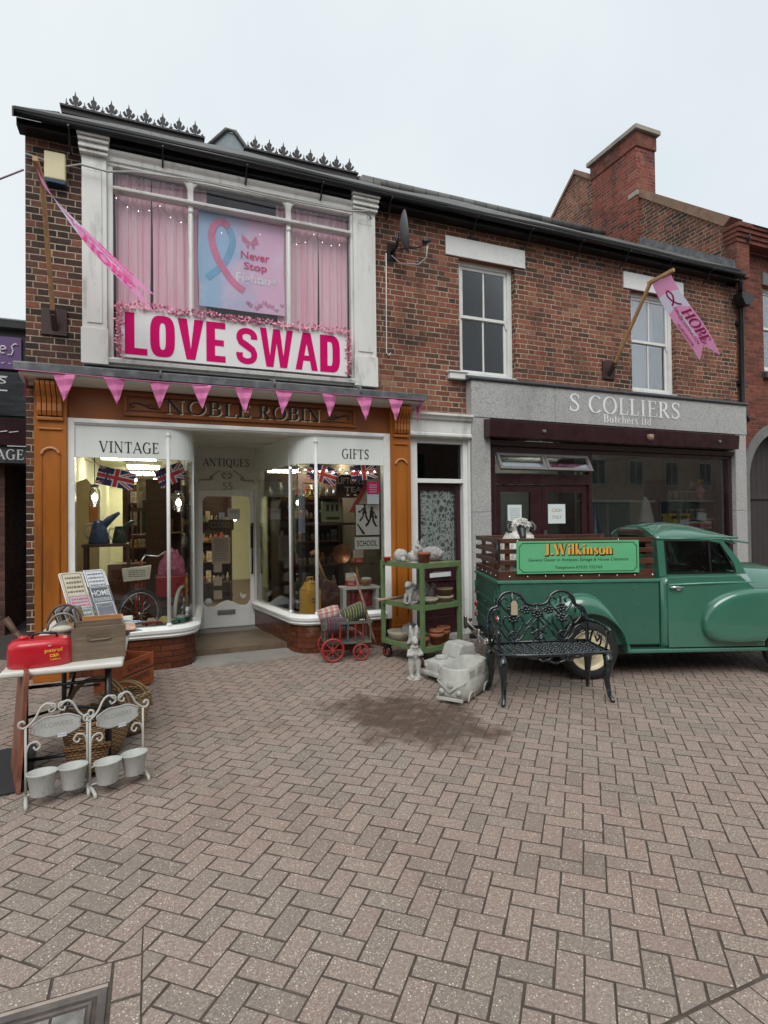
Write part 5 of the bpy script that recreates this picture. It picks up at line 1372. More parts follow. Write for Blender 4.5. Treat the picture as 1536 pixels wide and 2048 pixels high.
for i in range(5): q = MB(); q.tube([(-.12 + i * .06, .03, .41), (-.12 + i * .06, .045, .74)], .007, 6); q.build('spindle', M['mdwood'], t)
q = MB(); q.box(-.2, .03, .74, .19, .06, .80); q.build('top_rail', M['mdwood'], t)
q = MB(); q.grid(lambda u, v: (.05 + .36 * u, 1.25 - .1 * math.sin(PI * u) - .3 * (1 - v) * .3, 1.05 + .28 * math.sin(PI * u) ** .7 * v + .02 * math.sin(u * 30)), 20, 6); q.box(.05, 1.1, .9, .41, 1.3, 1.05)
tag(q.build('pink_cushion', plain('pink_floral', (.55, .16, .26), .9, var=.4, scale=14, dirt=(.5, .4, .35), dirt_amt=.5), fix=False), 'pink flowered cushion on a stool right of centre in the left window', 'cushion')
def frame_thing(x, y, z, w_, h_, fc, pc, label, nm='picture_frame'):
    t = thing(nm, label, 'picture', (x, y, z)); q = MB(); k = .03
    q.box(-w_ / 2, 0, 0, -w_ / 2 + k, .03, h_); q.box(w_ / 2 - k, 0, 0, w_ / 2, .03, h_); q.box(-w_ / 2 + k, 0, 0, w_ / 2 - k, .03, k); q.box(-w_ / 2 + k, 0, h_ - k, w_ / 2 - k, .03, h_)
    q.build('frame', plain('frame_paint', fc, .5), t)
    q = MB(); q.box(-w_ / 2 + k, .01, k, w_ / 2 - k, .02, h_ - k); q.build('picture', plain('picture_tone', pc, .5, var=.5, scale=9), t)
frame_thing(.02, 2.3, 1.5, .42, .56, (.5, .48, .4), (.06, .09, .09), 'white framed dark picture behind the spindle chair')
frame_thing(.34, 2.2, 1.5, .16, .26, (.5, .4, .22), (.45, .28, .05), 'small yellow flower picture by the second pendant lamp')
frame_thing(-.12, 2.5, 1.9, .24, .5, (.58, .52, .42), (.55, .48, .36), 'pale cream panel hung behind the left window')

# shelves of stock
stock_cols = [(.30, .22, .12), (.16, .08, .04), (.42, .36, .26), (.25, .05, .03), (.05, .08, .07), (.35, .33, .30), (.33, .17, .05), (.08, .05, .03), (.10, .13, .18), (.5, .46, .38)]
stock_m = [plain('stock_tone', tuple(min(.75, q_ * 1.7) for q_ in c), .4, var=.4, scale=20) for c in stock_cols]
def shelf_unit(x, y, rz, w_, levels, d_, label, stock_label, grp, seed, z0=.09, top=2.3, every=.022):
    t = thing('shelf_unit', label, 'shelves', (x, y, z0), rz)
    for s_ in (0, w_ - .03): q = MB(); q.box(s_, 0, 0, s_ + .03, d_, top - z0); q.build('upright', M['dkwood'], t)
    q = MB(); q.box(.031, d_ - .02, 0, w_ - .031, d_, top - z0); q.build('back_board', M['dkwood'], t)
    r_ = random.Random(seed); Rz = Matrix.Rotation(rz, 4, 'Z')
    for z in levels:
        q = MB(); q.box(.031, .0, z - z0 - .025, w_ - .031, d_ - .021, z - z0); q.build('shelf', M['mdwood'], t)
        xx = .06
        while xx < w_ - .1:
            k = r_.random(); ww = r_.uniform(.05, .12); hh = r_.uniform(.07, .22)
            p = Rz @ Vector((xx + ww / 2, r_.uniform(.06, .14), 0)); q = MB()
            if k < .4: q.box(-ww / 2, -.03, 0, ww / 2, .04, hh); nm, ct = 'boxed_curio', 'curio'
            elif k < .75: r0 = ww / 2; q.lathe([(r0 * .7, 0), (r0, hh * .35), (r0 * .95, hh * .6), (r0 * .4, hh * .8), (r0 * .5, hh)], (0, 0, 0), 10); nm, ct = 'vase', 'vase'
            else: q.lathe([(ww * .2, 0), (ww * .25, .02), (ww * .5, .04)], (0, 0, 0), 12); q.ell((0, 0, .07), (ww * .4, ww * .4, .05), 8, 6); nm, ct = 'china_ornament', 'ornament'
            o = q.build(nm, r_.choice(stock_m)); o.location = (x + p.x, y + p.y, z); o.rotation_euler = (0, 0, rz + r_.uniform(-.3, .3))
            tag(o, stock_label % {'curio': 'boxed curio', 'vase': 'small vase', 'ornament': 'china ornament'}[ct], ct, grp)
            xx += ww + every * r_.uniform(.1, .5)
shelf_unit(-.40, 2.6, 0, .98, (.6, .95, 1.3, 1.65, 2.0), .28, 'dark shelf unit of ornaments across the middle of the left window', '%s crowded on the middle shelves behind the left window', 'ornaments on the middle shelves', 21, top=2.3)
shelf_unit(.16, 1.5, R(60), .46, (.5, .85, 1.2, 1.55, 1.9), .3, 'dark shelf unit of ornaments seen at the right of the left window', '%s crowded on the dark shelves behind the left window', 'ornaments on the left window shelves', 11)
shelf_unit(1.66, 2.2, 0, 1.3, (.55, .95, 1.35, 1.75, 2.12), .35, 'wide dark shelf unit of old stock behind the right window', '%s in the crowded rows on the shelves behind the right window', 'old stock on the right window shelves', 12, top=2.5)
shelf_unit(.70, 4.6, 0, .75, (.5, .9, 1.3, 1.7), .3, 'shelf unit of old stock seen through the shop door', '%s on the shelves seen through the shop door', 'stock seen through the shop door', 13, top=2.2)
shelf_unit(1.90, 1.15, R(88), .9, (.85, 1.2, 1.55), .2, 'narrow shelf unit of bric a brac beside the lobby glass', '%s on the narrow shelves beside the lobby glass', 'bric a brac beside the lobby glass', 14, z0=.26, top=2.0)
q = MB(); q.ell((1.35, 3.4, 1.75), .05, 10, 8); tag(q.build('globe_lamp', bulbm), 'small warm globe lamp seen through the lobby glass', 'lamp')
# door signs
t = thing('hanging_sign', 'brown wooden CLOSED sign hung inside the shop door glass', 'sign', (.95, 1.70, 0))
q = MB(); q.box(-.20, .03, 1.56, .17, .045, 1.72); q.build('board', plain('brown_board', (.10, .06, .035), .6, var=.2), t, bevel=.004)
q = MB(); put_text(q, 'CLOSED', .31, .085, facing(-.015, .028, 1.64), .012); q.build('lettering', plain('dim_gold', (.30, .23, .12), .5), t)
q = MB(); q.tube([(-.13, .037, 1.72), (-.01, .037, 1.98), (.11, .037, 1.72)], .004, 5); q.build('cord', M['iron'], t)
t = notice('paper_notice', 'tan opening notice of small print below the CLOSED sign', .93, 1.708, 1.26, .27, .40, 0, (.36, .28, .19)); q = MB(); scribble(q, -.1, .1, -.16, .17, 13, seed=8); q.build('print', M['ink'], t)
t = notice('paper_notice', 'small white paper notice above the CLOSED sign at its right', 1.12, 1.708, 1.80, .18, .17, 0, (.52, .52, .5)); q = MB(); scribble(q, -.07, .07, .01, .06, 3, seed=9); q.build('print', M['ink'], t)
for i in range(3):
    t = notice('price_card', ['upper', 'middle', 'lowest'][i] + ' of the three small cards in a column in the shop door glass', .88, 1.708, 1.0 - i * .2, .12, .13, 0, (.40, .33, .24))

# right window: things on show
def plate(nm, label, cat, x, y, z, w_, h_, m, edge=None, tilt=0):
    t = thing(nm, label, cat, (x, y, z)); t.rotation_euler = (0, R(tilt), 0)
    if edge: q = MB(); q.box(-w_ / 2, .001, -h_ / 2, w_ / 2, .012, h_ / 2); q.build('border', edge, t, bevel=.006); w_ -= .022; h_ -= .022
    q = MB(); q.box(-w_ / 2, -.003, -h_ / 2, w_ / 2, .0008, h_ / 2); q.build('plate', m, t)
    return t
sgm = plain('sign_white', (.60, .59, .54), .45, var=.06, dirt=(.4, .37, .3), dirt_amt=.4)
t = plate('school_sign', 'old white road sign of two walking children above the SCHOOL plate', 'sign', 2.672, .10, 1.69, .36, .43, sgm, M['black'])
q = MB(); q.T = facing(0, -.004, 0) @ Matrix.Rotation(R(0), 4, 'Z')
def fig(mb, x, y, s_, girl):
    P = lambda a, b: (x + a * s_, y + b * s_)
    k = [0]
    def poly(pts):
        mb.add([(P(a, b)[0], P(a, b)[1], .0005 + k[0] * .0002) for a, b in pts], [tuple(range(len(pts)))], False); k[0] += 1
    poly([(.09 * math.cos(R(a)) + .02, .84 + .1 * math.sin(R(a))) for a in range(0, 360, 30)])
    if girl: poly([(-.08, .74), (.1, .74), (.12, .5), (.2, .3), (-.2, .26), (-.1, .5)])
    else: poly([(-.1, .75), (.12, .75), (.14, .5), (.17, .28), (-.15, .28), (-.12, .5)])
    poly([(.02, .32), (.14, .32), (.2, .05), (.34, -.22), (.42, -.2), (.4, -.27), (.24, -.29), (.06, .0)])
    poly([(-.14, .32), (0, .32), (-.1, .02), (-.32, -.2), (-.36, -.12), (-.42, -.15), (-.36, -.3), (-.2, -.16)])
    poly([(-.1, .72), (-.02, .68), (-.2, .42), (-.3, .5), (-.34, .46)] if girl else [(.06, .7), (.14, .68), (.3, .42), (.26, .36)])
    poly([(-.46, .5), (-.28, .5), (-.3, .34), (-.46, .36)] if girl else [(.2, .4), (.38, .36), (.36, .2), (.2, .22)])
fig(q, -.045, .03, .19, True); fig(q, .055, -.03, .22, False)
q.add([(-.16, -.05, .003), (-.14, -.05, .003), (-.035, -.19, .003), (-.075, -.19, .003)], [(0, 1, 2, 3)], False)
q.build('figures', M['black'], t, fix=False)
t = plate('school_plate', 'white plate reading SCHOOL hung below the walking children sign', 'sign', 2.66, .10, 1.375, .35, .165, sgm, None)
q = MB(); put_text(q, 'SCHOOL', .29, .078, facing(0, -.004, .0), .015); q.build('lettering', M['black'], t)
t = plate('enamel_sign', 'black enamel sign reading LIPTONS TEA high in the right shop window', 'sign', 2.58, .5, 2.19, .44, .27, plain('black_enamel', (.012, .014, .014), .25), None)
q = MB(); put_text(q, "LIPTON'S", .40, .10, facing(.0, -.005, .055), .012); put_text(q, 'TEA', .26, .08, facing(.03, -.005, -.07), .02); q.build('lettering', plain('enamel_cream', (.5, .47, .38), .4), t)
t = thing('triangle_sign', 'red edged triangular road sign behind the pink leaflet', 'sign', (2.78, .42, 1.96))
q = MB(); q.prism([(-.26, -.16), (.26, -.16), (0, .29)], 0, .012, 'xz'); q.build('plate', plain('road_red', (.42, .05, .03), .45), t)
q = MB(); q.prism([(-.15, -.1), (.15, -.1), (0, .16)], -.004, -.0005, 'xz'); q.build('centre', plain('road_cream', (.45, .4, .3), .5), t)
t = thing('window_leaflet', 'white leaflet with a bright pink rounded top stuck inside the right window', 'leaflet', (2.72, .012, 2.06))
q = MB(); q.box(-.085, 0, -.16, .085, .002, .03); q.build('paper', plain('leaflet_white', (.72, .76, .80), .5, var=.02), t)
q = MB(); q.prism([(-.088, .0), (-.075, -.03), (.075, -.03), (.088, .0), (.088, .13), (.08, .14), (-.08, .14), (-.088, .13)], -.0015, -.0002, 'xz'); hp = q.build('pink_top', plain('leaflet_pink', (.72, .01, .22), .5), t)
q = MB(); scribble(q, -.055, .055, -.01, .11, 4, -.0016, 5); q.build('print', whitem, hp)
def can(x, y, z, nm, label, cat, w_, d_, h_, m, rz=0):
    return thing(nm, label, cat, (x, y, z), rz)
t = thing('fuel_can', 'tall rusty yellow metal can standing at the curved corner of the right window', 'can', (1.90, .22, .4755), R(18))
yc = plain('rusty_yellow', (.56, .30, .025), .5, var=.2, dirt=(.09, .04, .015), dirt_amt=.85, dirt_scale=11)
q = MB(); q.box(-.105, -.105, 0, .105, .105, .30); q.rings([[(a * s_, b * s_, z) for a, b in ((-1, -1), (1, -1), (1, 1), (-1, 1))] for s_, z in ((.105, .301), (.06, .40), (.045, .42))], False); q.build('body', yc, t, bevel=.012)
q = MB(); q.tube([(-.05, 0, .41), (-.04, 0, .47), (.04, 0, .47), (.05, 0, .41)], .01, 6); q.build('handle', yc, t)
q = MB(); q.lathe([(.03, .41), (.03, .44)], (.0, -.06, -.02), 12); q.build('cap', yc, t)
q = MB(); scribble(q, -.05, .05, .13, .21, 2, -.106, 6); q.build('stencil', plain('stencil_brown', (.05, .03, .015), .6), t)
t = thing('coal_scuttle', 'large brown rusted metal scuttle beside the yellow can', 'scuttle', (2.22, .45, .4755 - .2))
q = MB(); q.prism([(-.2, 0), (.2, 0), (.24, .32), (.05, .58), (-.12, .62), (-.22, .3)], -.16, .16, 'xz'); q.build('body', plain('rusty_maroon', (.085, .03, .022), .5, var=.3, dirt=(.2, .1, .06), dirt_amt=.5), t, bevel=.03, segs=3)
q = MB(); q.tube([(-.16, -.1, .60), (-.24, -.1, .9), (-.10, -.1, .58)], .014, 6); q.build('handle', M['ltwood'], t)
for x, y, tl, z, lb in ((2.62, .35, -8, .86, 'tall pale wooden mallet leaning beside the copper pan'), (2.12, .42, -22, 1.0, 'wooden handled tool leaning behind the brown scuttle')):
    t = thing('wooden_mallet', lb, 'tool', (x, y, z)); t.rotation_euler = (0, R(tl), 0)
    q = MB(); q.tube([(0, 0, -.25), (0, 0, .28)], .02, 8); q.build('handle', M['ltwood'], t)
    q = MB(); q.cyl((-.06, 0, .28), (.06, 0, .28), .032, n=10); q.build('head', M['ltwood'], t)
t = thing('copper_pan', 'round copper frying pan hung behind the wooden mallet', 'pan', (2.42, .5, 1.22))
q = MB(); q.lathe([(0, 0), (.12, 0), (.135, -.04), (.13, -.04), (.115, -.008), (0, -.006)], (0, 0, 0), 22, Matrix.Rotation(R(-90), 3, 'X')); q.build('bowl', plain('old_copper', (.33, .14, .06), .35, .8, var=.3), t)
q = MB(); q.tube([(.13, 0, 0), (.36, 0, -.02)], [.014, .01], 6); q.build('handle', M['dkwood'], t)
for x, z, k in ((2.50, .79, 0), (2.62, 1.10, 1)):
    t = thing('oil_tin', ['square red and white oil tin on the white bench, lower of two', 'square red and white oil tin, upper of two in the right window'][k], 'tin', (x, .35, z), R(-6), 'red and white oil tins')
    q = MB(); q.box(-.065, -.04, 0, .065, .04, .07); q.build('lower_half', plain('tin_red', (.5, .02, .025), .3), t); q = MB(); q.box(-.065, -.04, .0705, .065, .04, .17); bt = q.build('upper_half', plain('tin_white', (.66, .64, .6), .35), t)
    q = MB(); q.prism([(-.065, .085), (.065, .125), (.065, .14), (-.065, .10)], -.042, -.0402, 'xz'); q.build('stripe', yel, bt); q = MB(); scribble(q, -.045, .045, .01, .06, 3, -.0402, 7); q.build('print', whitem, bt)
    q = MB(); q.cyl((.03, 0, .17), (.03, 0, .19), .015); q.build('cap', M['steel'], t)
    if k: q = MB(); q.box(2.5, .3, 1.07, 2.84, .42, 1.098); tag(q.build('glass_shelf', M['dkwood']), 'dark ledge carrying the upper oil tin', 'shelf')
t = thing('low_bench', 'white topped red painted bench at the bottom of the right window', 'bench', (2.58, .28, .4755))
q = MB(); q.box(-.26, -.14, .28, .28, .14, .31); q.build('top', M['clean_white'], t, bevel=.004)
for x in (-.25, .22): q = MB(); q.box(x, -.13, 0, x + .045, .13, .279); q.build('leg', M['clean_white'], t)
q = MB(); q.box(-.20, .0, .03, .215, .1, .24); q.build('back_panel', redp, t)
t = thing('wooden_bowl', 'brown wooden trug of white pebbles on the white bench', 'bowl', (2.70, .27, .786)); q = MB(); q.lathe([(.05, 0), (.085, .05), (.09, .09), (.08, .09), (.07, .05), (.0, .04)], (0, 0, 0), 14); q.build('bowl', M['ltwood'], t); q = MB()
for i in range(12): q.ell((.045 * math.cos(i), .045 * math.sin(i * 1.7), .09), .025, 6, 4)
q.build('contents', whitem, t)
t = thing('wall_clock', 'pale green vintage radio on the shelf behind the tea sign', 'radio', (2.40, .8, 1.66)); t['category'] = 'radio'; t.name = 'vintage_radio'
q = MB(); q.box(-.15, 0, 0, .15, .12, .30); q.build('case', plain('pale_green_bakelite', (.26, .30, .18), .4), t, bevel=.02); q = MB()
for i in range(3): q.box(-.1 + i * .07, -.006, .16, -.06 + i * .07, -.001, .26)
q.box(-.1, -.006, .04, .1, -.001, .08); q.build('speaker_grille', M['dkwood'], t)
q = MB(); q.box(2.0, .78, 1.62, 2.95, .98, 1.655); tag(q.build('wall_shelf', M['dkwood']), 'dark shelf carrying the pale green radio', 'shelf')
q = MB(); q.box(2.2, .78, 2.02, 2.95, .95, 2.045); tag(q.build('wall_shelf', M['mdwood']), 'brown shelf of small jugs below the tea sign', 'shelf')
for i in range(6):
    o = MB(); o.lathe([(.03, 0), (.04, .04), (.03, .09), (.035, .12)], (0, 0, 0), 10); o = o.build('small_jug', stock_m[(i * 3 + 2) % 10]); o.location = (2.26 + i * .11, .84, 2.046); tag(o, 'small china jug in the row on the brown shelf below the tea sign', 'jug', 'small jugs below the tea sign')
t = thing('brass_pot', 'shiny brass pot high behind the curved corner of the right window', 'pot', (2.05, .7, 1.95)); q = MB(); q.lathe([(.05, 0), (.1, .05), (.11, .11), (.07, .16), (.08, .18)], (0, 0, 0), 16); q.build('body', plain('brass', (.6, .38, .12), .2, 1.0), t); q = MB(); q.tube([(-.1, 0, .1), (-.12, 0, .26), (.12, 0, .26), (.1, 0, .1)], .008, 6); q.build('handle', M['steel'], t)
q = MB(); q.box(1.85, .62, 1.92, 2.16, .8, 1.948); tag(q.build('wall_shelf', M['dkwood']), 'small dark shelf under the shiny brass pot', 'shelf')
# ------------------------------------------------------------------ things fixed to the fronts
t = thing('sign_board', 'long white board reading LOVE SWAD in big pink letters under the upper bay window', 'sign', (1.01, -.075, 3.56))
q = MB(); q.box(-1.34, 0, 0, 1.34, .025, .56); q.build('board', plain('white_signboard', (.74, .74, .74), .45, var=.02), t)
hotp = plain('hot_pink_vinyl', (.58, .0008, .125), .6, var=.04, spec=.12)
def ring_letter(mb, x, w_, h_, st, left_flat=False, side=.0):
    pw = 3.2; n = 40; O_, I_ = [], []
    for i in range(n):
        a = 2 * PI * i / n; c, s_ = math.cos(a), math.sin(a)
        f = lambda v, e: math.copysign(abs(v) ** (2 / e), v)
        ox, oy = f(c, pw) * w_ / 2, f(s_, pw) * h_ / 2
        ix, iy = f(c, pw) * (w_ / 2 - st), f(s_, pw) * (h_ / 2 - st * .78)
        if left_flat and c < 0:
            ox = -w_ / 2; ix = -(w_ / 2 - st)
            oy = h_ / 2 * (1 if s_ > 0 else -1) if abs(s_) > .2 else h_ / 2 * s_ / .2; iy = oy / (h_ / 2) * (h_ / 2 - st * .78)
        O_.append((x + w_ / 2 + ox, h_ / 2 + oy)); I_.append((x + w_ / 2 + ix, h_ / 2 + iy))
    vs = [(a, -.004, b + .035) for a, b in O_ + I_]
    mb.add(vs, [(i, (i + 1) % n, n + (i + 1) % n, n + i) for i in range(n)], False)
def quad_letter(mb, polys):
    for k, p in enumerate(polys): mb.add([(a, -.004 - .0003 * k, b + .035) for a, b in p], [tuple(range(len(p)))], False)
H_ = .475; st = .106
LS = Matrix.Translation((-1.30, 0, 0)) @ Matrix.Scale(.935, 4, Vector((1, 0, 0))) @ Matrix.Translation((1.30, 0, 0))
def letter(ch, x):
    q = MB(); q.T = LS
    if ch == 'L': w_ = .25; quad_letter(q, [[(x, 0), (x + w_, 0), (x + w_, .075), (x + st, .075), (x + st, H_), (x, H_)]])
    if ch == 'E': w_ = .235; quad_letter(q, [[(x, 0), (x + w_, 0), (x + w_, .075), (x + st, .075), (x + st, .195), (x + w_ - .02, .195), (x + w_ - .02, .265), (x + st, .265), (x + st, H_ - .075), (x + w_, H_ - .075), (x + w_, H_), (x, H_)]])
    if ch == 'V': w_ = .31; quad_letter(q, [[(x, H_), (x + st + .005, H_), (x + w_ / 2, .12), (x + w_ - st - .005, H_), (x + w_, H_), (x + w_ / 2 + .052, 0), (x + w_ / 2 - .052, 0)]])
    if ch == 'W': w_ = .44; m = x + w_ / 2; quad_letter(q, [[(x, H_), (x + .085, H_), (x + .13, .14), (x + .175, H_), (x + w_ - .175, H_), (x + w_ - .13, .14), (x + w_ - .085, H_), (x + w_, H_), (x + w_ - .082, 0), (x + w_ - .175, 0), (m, .30), (x + .175, 0), (x + .082, 0)]])
    if ch == 'A': w_ = .31; m = x + w_ / 2; quad_letter(q, [[(x, 0), (x + .088, 0), (x + .11, .12), (x + w_ - .11, .12), (x + w_ - .088, 0), (x + w_, 0), (m + .055, H_), (m, H_), (m, .34), (m + .032, .185), (m - .032, .185), (m, .34), (m, H_), (m - .055, H_)]])
    if ch == 'O': w_ = .285; ring_letter(q, x, w_, H_, st)
    if ch == 'D': w_ = .285; ring_letter(q, x, w_, H_, st, True)
    if ch == 'S':
        w_ = .275; c = x + w_ / 2; k = w_ / 2 - .044
        pts = [(c + k, .315)] + [(c + k * math.cos(R(a)), .345 + .068 * math.sin(R(a))) for a in range(0, 181, 15)] + [(c - k, .32), (c - k + .02, .275), (c, .232), (c + k - .02, .185), (c + k, .14)] + [(c + k * math.cos(R(a)), .11 - .068 * math.sin(R(a))) for a in range(0, 181, 15)] + [(c - k, .145)]
        n = len(pts); ws = [.086 - .016 * abs(math.sin(PI * i / (n - 1) * 2)) for i in range(n)]
        flat_ribbon(q, pts, ws, Matrix(((1, 0, 0, 0), (0, 0, -1, -.004), (0, 1, 0, .035), (0, 0, 0, 1))))
    q.build('letter', hotp, t, fix=False); return x + w_ + .032
x = -1.30
for ch in 'LOVE': x = letter(ch, x)
x += .10
for ch in 'SWAD': x = letter(ch, x)
frill = plain('pink_tissue', (.80, .34, .45), .9, var=.25, scale=20)
q = MB(); r_ = random.Random(4)
def tuft(c):
    for i in range(9):
        d = Vector((r_.uniform(-1, 1), r_.uniform(-1, .2), r_.uniform(-1, 1))).normalized(); e = d.orthogonal().normalized(); s_ = r_.uniform(.018, .038)
        b = Vector(c) + d * .012
        q.add([b, b + d * s_ + e * s_ * .6, b + d * s_ * 1.3, b + d * s_ - e * s_ * .6], [(0, 1, 2, 3)], False)
for i in range(62): tuft((-1.34 + i * .0437, -.01, .575 + r_.uniform(-.012, .025)))
for i in range(13): tuft((-1.355 + r_.uniform(-.01, .01), -.01, .03 + i * .043)); tuft((1.355 + r_.uniform(-.01, .01), -.01, .03 + i * .043))
q.build('tissue_frill', frill, t, fix=False)

# pink pennants along the cornice
pinkcl = plain('pink_pennant', (.60, .165, .36), .8, var=.12, scale=14, dirt=(.74, .25, .46), dirt_amt=.5)
t = thing('pennant_bunting', 'string of pink triangular pennants hanging along the lead cornice', 'bunting', (0, -.325, 3.245))
q = MB(); q.tube([(-1.30, 0, .02), (0, 0, .0), (3.3, 0, .02), (3.32, .3, -.02)], .005, 5); q.build('cord', pinkcl, t)
for i, x in enumerate((-.86, -.38, .075, .515, .985, 1.46, 2.03, 2.49, 2.93)):
    w_ = .215; tw = (-.1, .05, 0, -.06, .03, .04, .12, -.03, .05)[i]
    q = MB()
    def fn(u, v):
        a = (u - .5) * w_ * (1 - v * .98)
        return (x + a + (.02 * math.sin(i * 2.1) + .008 * math.sin(i * 5.3 + v * 4)) * v, -.004 + a * tw * 2.5 + .03 * abs((v * 2.3 + i * .37 + u * .15) % 1 - .5) + .006 * math.sin(u * 7 + i), .005 - (.285 + .012 * math.sin(i * 3.7)) * v)
    q.grid(fn, 8, 18, False); q.build('pennant', pinkcl, t, fix=False)
for x, y0 in ((-1.24, .06), (3.30, .0)):
    q = MB(); q.grid(lambda u, v: (x + .012 * math.sin(v * 6), y0 + .02 + (u - .5) * .2 * (1 - v * .98) + .1, .0 - .27 * v), 4, 6); q.build('pennant', pinkcl, t, fix=False)

t = thing('alarm_box', 'cream burglar alarm box with blue base high on the brick at the left', 'alarm', (-.985, .1, 5.61))
q = MB(); q.box(-.105, -.09, -.135, .105, -.001, .17); q.build('cover', plain('aged_cream', (.66, .58, .36), .4, var=.05), t, bevel=.015)
q = MB(); q.prism([(-.105, -.136), (.105, -.136), (.095, -.175), (-.095, -.165)], -.088, -.001, 'xz'); q.build('strobe', plain('blue_lens', (.02, .05, .10), .2), t)

# ribbon flags
def thin_cloth(name, c):
    k = NT(name); d = k.n('BsdfDiffuse'); k.set(d.inputs[0], c); tl = k.n('BsdfTranslucent'); k.set(tl.inputs[0], c)
    a = k.n('AddShader'); m_ = k.n('MixShader'); m_.inputs[0].default_value = .45
    k.t.links.new(d.outputs[0], m_.inputs[1]); k.t.links.new(tl.outputs[0], m_.inputs[2]); k.t.nodes.remove(a); k.t.links.new(m_.outputs[0], k.out.inputs['Surface']); return k.mat
fpink = thin_cloth('flag_pink', (.92, .40, .66)); flil = thin_cloth('flag_lilac', (.82, .78, .94)); frose = plain('flag_rose', (.72, .045, .27), .75)
def pole_flag(x, zb, ye, ze, ya, dx, dz, side, label, sway, tw=0.0):
    t = thing('flagpole', label, 'flag', (x, .0, 0))
    q = MB(); q.box(-.13, .07, zb - .16, .12, .0995, zb + .13); q.bar((0, .08, zb - .09), (0, -.06, zb + .08), .055, .055); q.build('wall_bracket', plain('brown_iron', (.045, .022, .018), .6, var=.3), t, bevel=.004)
    q = MB(); q.bar((0, -.03, zb + .03), (0, ye, ze), .042, .042); q.build('pole', M['timber'], t, bevel=.004)
    q = MB(); q.bar((0, ye + .045, ze + .0), (0, ya, ze + .02), .045, .05); q.build('arm', M['timber'], t, bevel=.004)
    def F(s_, u, off=0.0):
        y = ye - .03 + (ya + .02 - ye + .03) * u
        b = sway * math.sin(PI * s_)
        px = .0 + dx * (s_ ** 1.05) + b * .25; pz = ze - .03 + dz * s_ ** .95 + b * .1 - tw * (u - .3) * math.sin(min(1, s_ * 1.6) * PI / 2)
        return Vector((px + off * side * .8, y + .03 * math.sin(s_ * 5 + u), pz + off * .6))
    q = MB(); ns, nu = 24, 8
    vs = []
    for i in range(ns + 1):
        for j in range(nu + 1):
            u = j / nu; s_ = i / ns * (.83 + .17 * abs(2 * u - 1))
            vs.append(F(s_, u))
    fs = [(i * (nu + 1) + j, i * (nu + 1) + j + 1, (i + 1) * (nu + 1) + j + 1, (i + 1) * (nu + 1) + j) for i in range(ns) for j in range(nu)]
    q.add(vs, fs, True)
    k0 = len(q.m) - len(fs)
    for i in range(ns):
        for j in range(nu):
            if 4 <= i <= 8 or (i > 10 and j == 3 and i < 20): q.m[k0 + i * nu + j] = 1
    cl = q.build('cloth', [fpink, flil], t, fix=False)
    q = MB()
    class Map:
        def __init__(self, s0, k, u0, ku, up=1): self.a = (s0, k, u0, ku)
        def __matmul__(self, v): s0, k, u0, ku = self.a; return F(s0 + v.x * k, u0 + v.y * ku, .006 + v.z)
    for sd in (1, -1):
        side = sd
        roman(q, 'HOPE', 1.0, 1.0, Map(.60, .42, .72, .42), .2, .07)
        put_text(q, 'SURVIVOR', 1, 1, Map(.66, .3, .10, .11), .01)
        put_text(q, 'BELIEVE', 1, 1, Map(.76, .14, .62, .12), .01); put_text(q, 'STRENGTH', 1, 1, Map(.40, .16, .40, .12), .01)
        put_text(q, 'DETERMINATION', 1, 1, Map(.62, .36, .36, .13), .0)
        mp = Map(.24, .26, .52, 1.0)
        class Rot:
            def __matmul__(self, v): return mp @ Vector((-v.y, v.x, v.z))
        awareness(.62, Rot(), Rot(), q, q)
    q.build('print', frose, cl, fix=False)
pole_flag(-1.0, 3.93, -.65, 5.06, -1.02, 1.03, -1.06, 1, 'timber flagpole with pink HOPE ribbon flag blown sideways over the white bay pilaster', -.05, .30)
pole_flag(6.9, 4.1, -.78, 5.19, -1.19, .93, -1.08, 1, 'timber flagpole with pink HOPE ribbon flag above the butchers sign', .12)

# satellite dish
t = thing('satellite_dish', 'grey satellite dish on the brick wall right of the bay window', 'satellite dish', (3.06, .1, 5.38))
q = MB(); q.box(-.06, -.02, -.12, .06, -.001, .12); q.tube([(0, -.02, 0), (0, -.2, .0), (.0, -.24, .16)], .022, 8); q.build('bracket', M['iron'], t)
Rd = Matrix.Rotation(R(70), 3, 'Z') @ Matrix.Rotation(R(83), 3, 'X') @ Matrix.Scale(.86, 3, Vector((1, 0, 0)))
q = MB(); q.lathe([(0, .0), (.12, .014), (.22, .05), (.27, .085), (.272, .092), (.262, .088), (.21, .06), (.11, .022), (0, .01)], (.02, -.26, .17), 28, Rd); q.build('dish', plain('dish_grey', (.13, .14, .15), .5, var=.1), t)
q = MB(); q.tube([(.02, -.26, -.06), (.25, -.36, -.04), (.36, -.4, .01)], .013, 6); q.cyl((.30, -.40, .02), (.40, -.40, .06), .03, n=10); q.build('lnb_arm', M['iron'], t)
q = MB(); q.tube([(.36, -.4, -.02), (.37, -.36, -.16), (.30, -.25, -.22), (.1, -.08, -.16), (.0, -.03, -.05)], .008, 6); q.build('cable', plain('grey_cable', (.5, .5, .5), .5), t)
def cable(name, label, pts, r, m):
    q = MB(); q.tube(pts, r, 6); tag(q.build(name, m), label, 'cable')
cable('cable', 'thin white cable hanging down the brick below the satellite dish', [(2.98, .08, 5.35), (2.975, .085, 4.6), (2.97, .085, 3.98), (3.0, .08, 3.94), (3.03, .08, 3.98)], .008, M['white'])
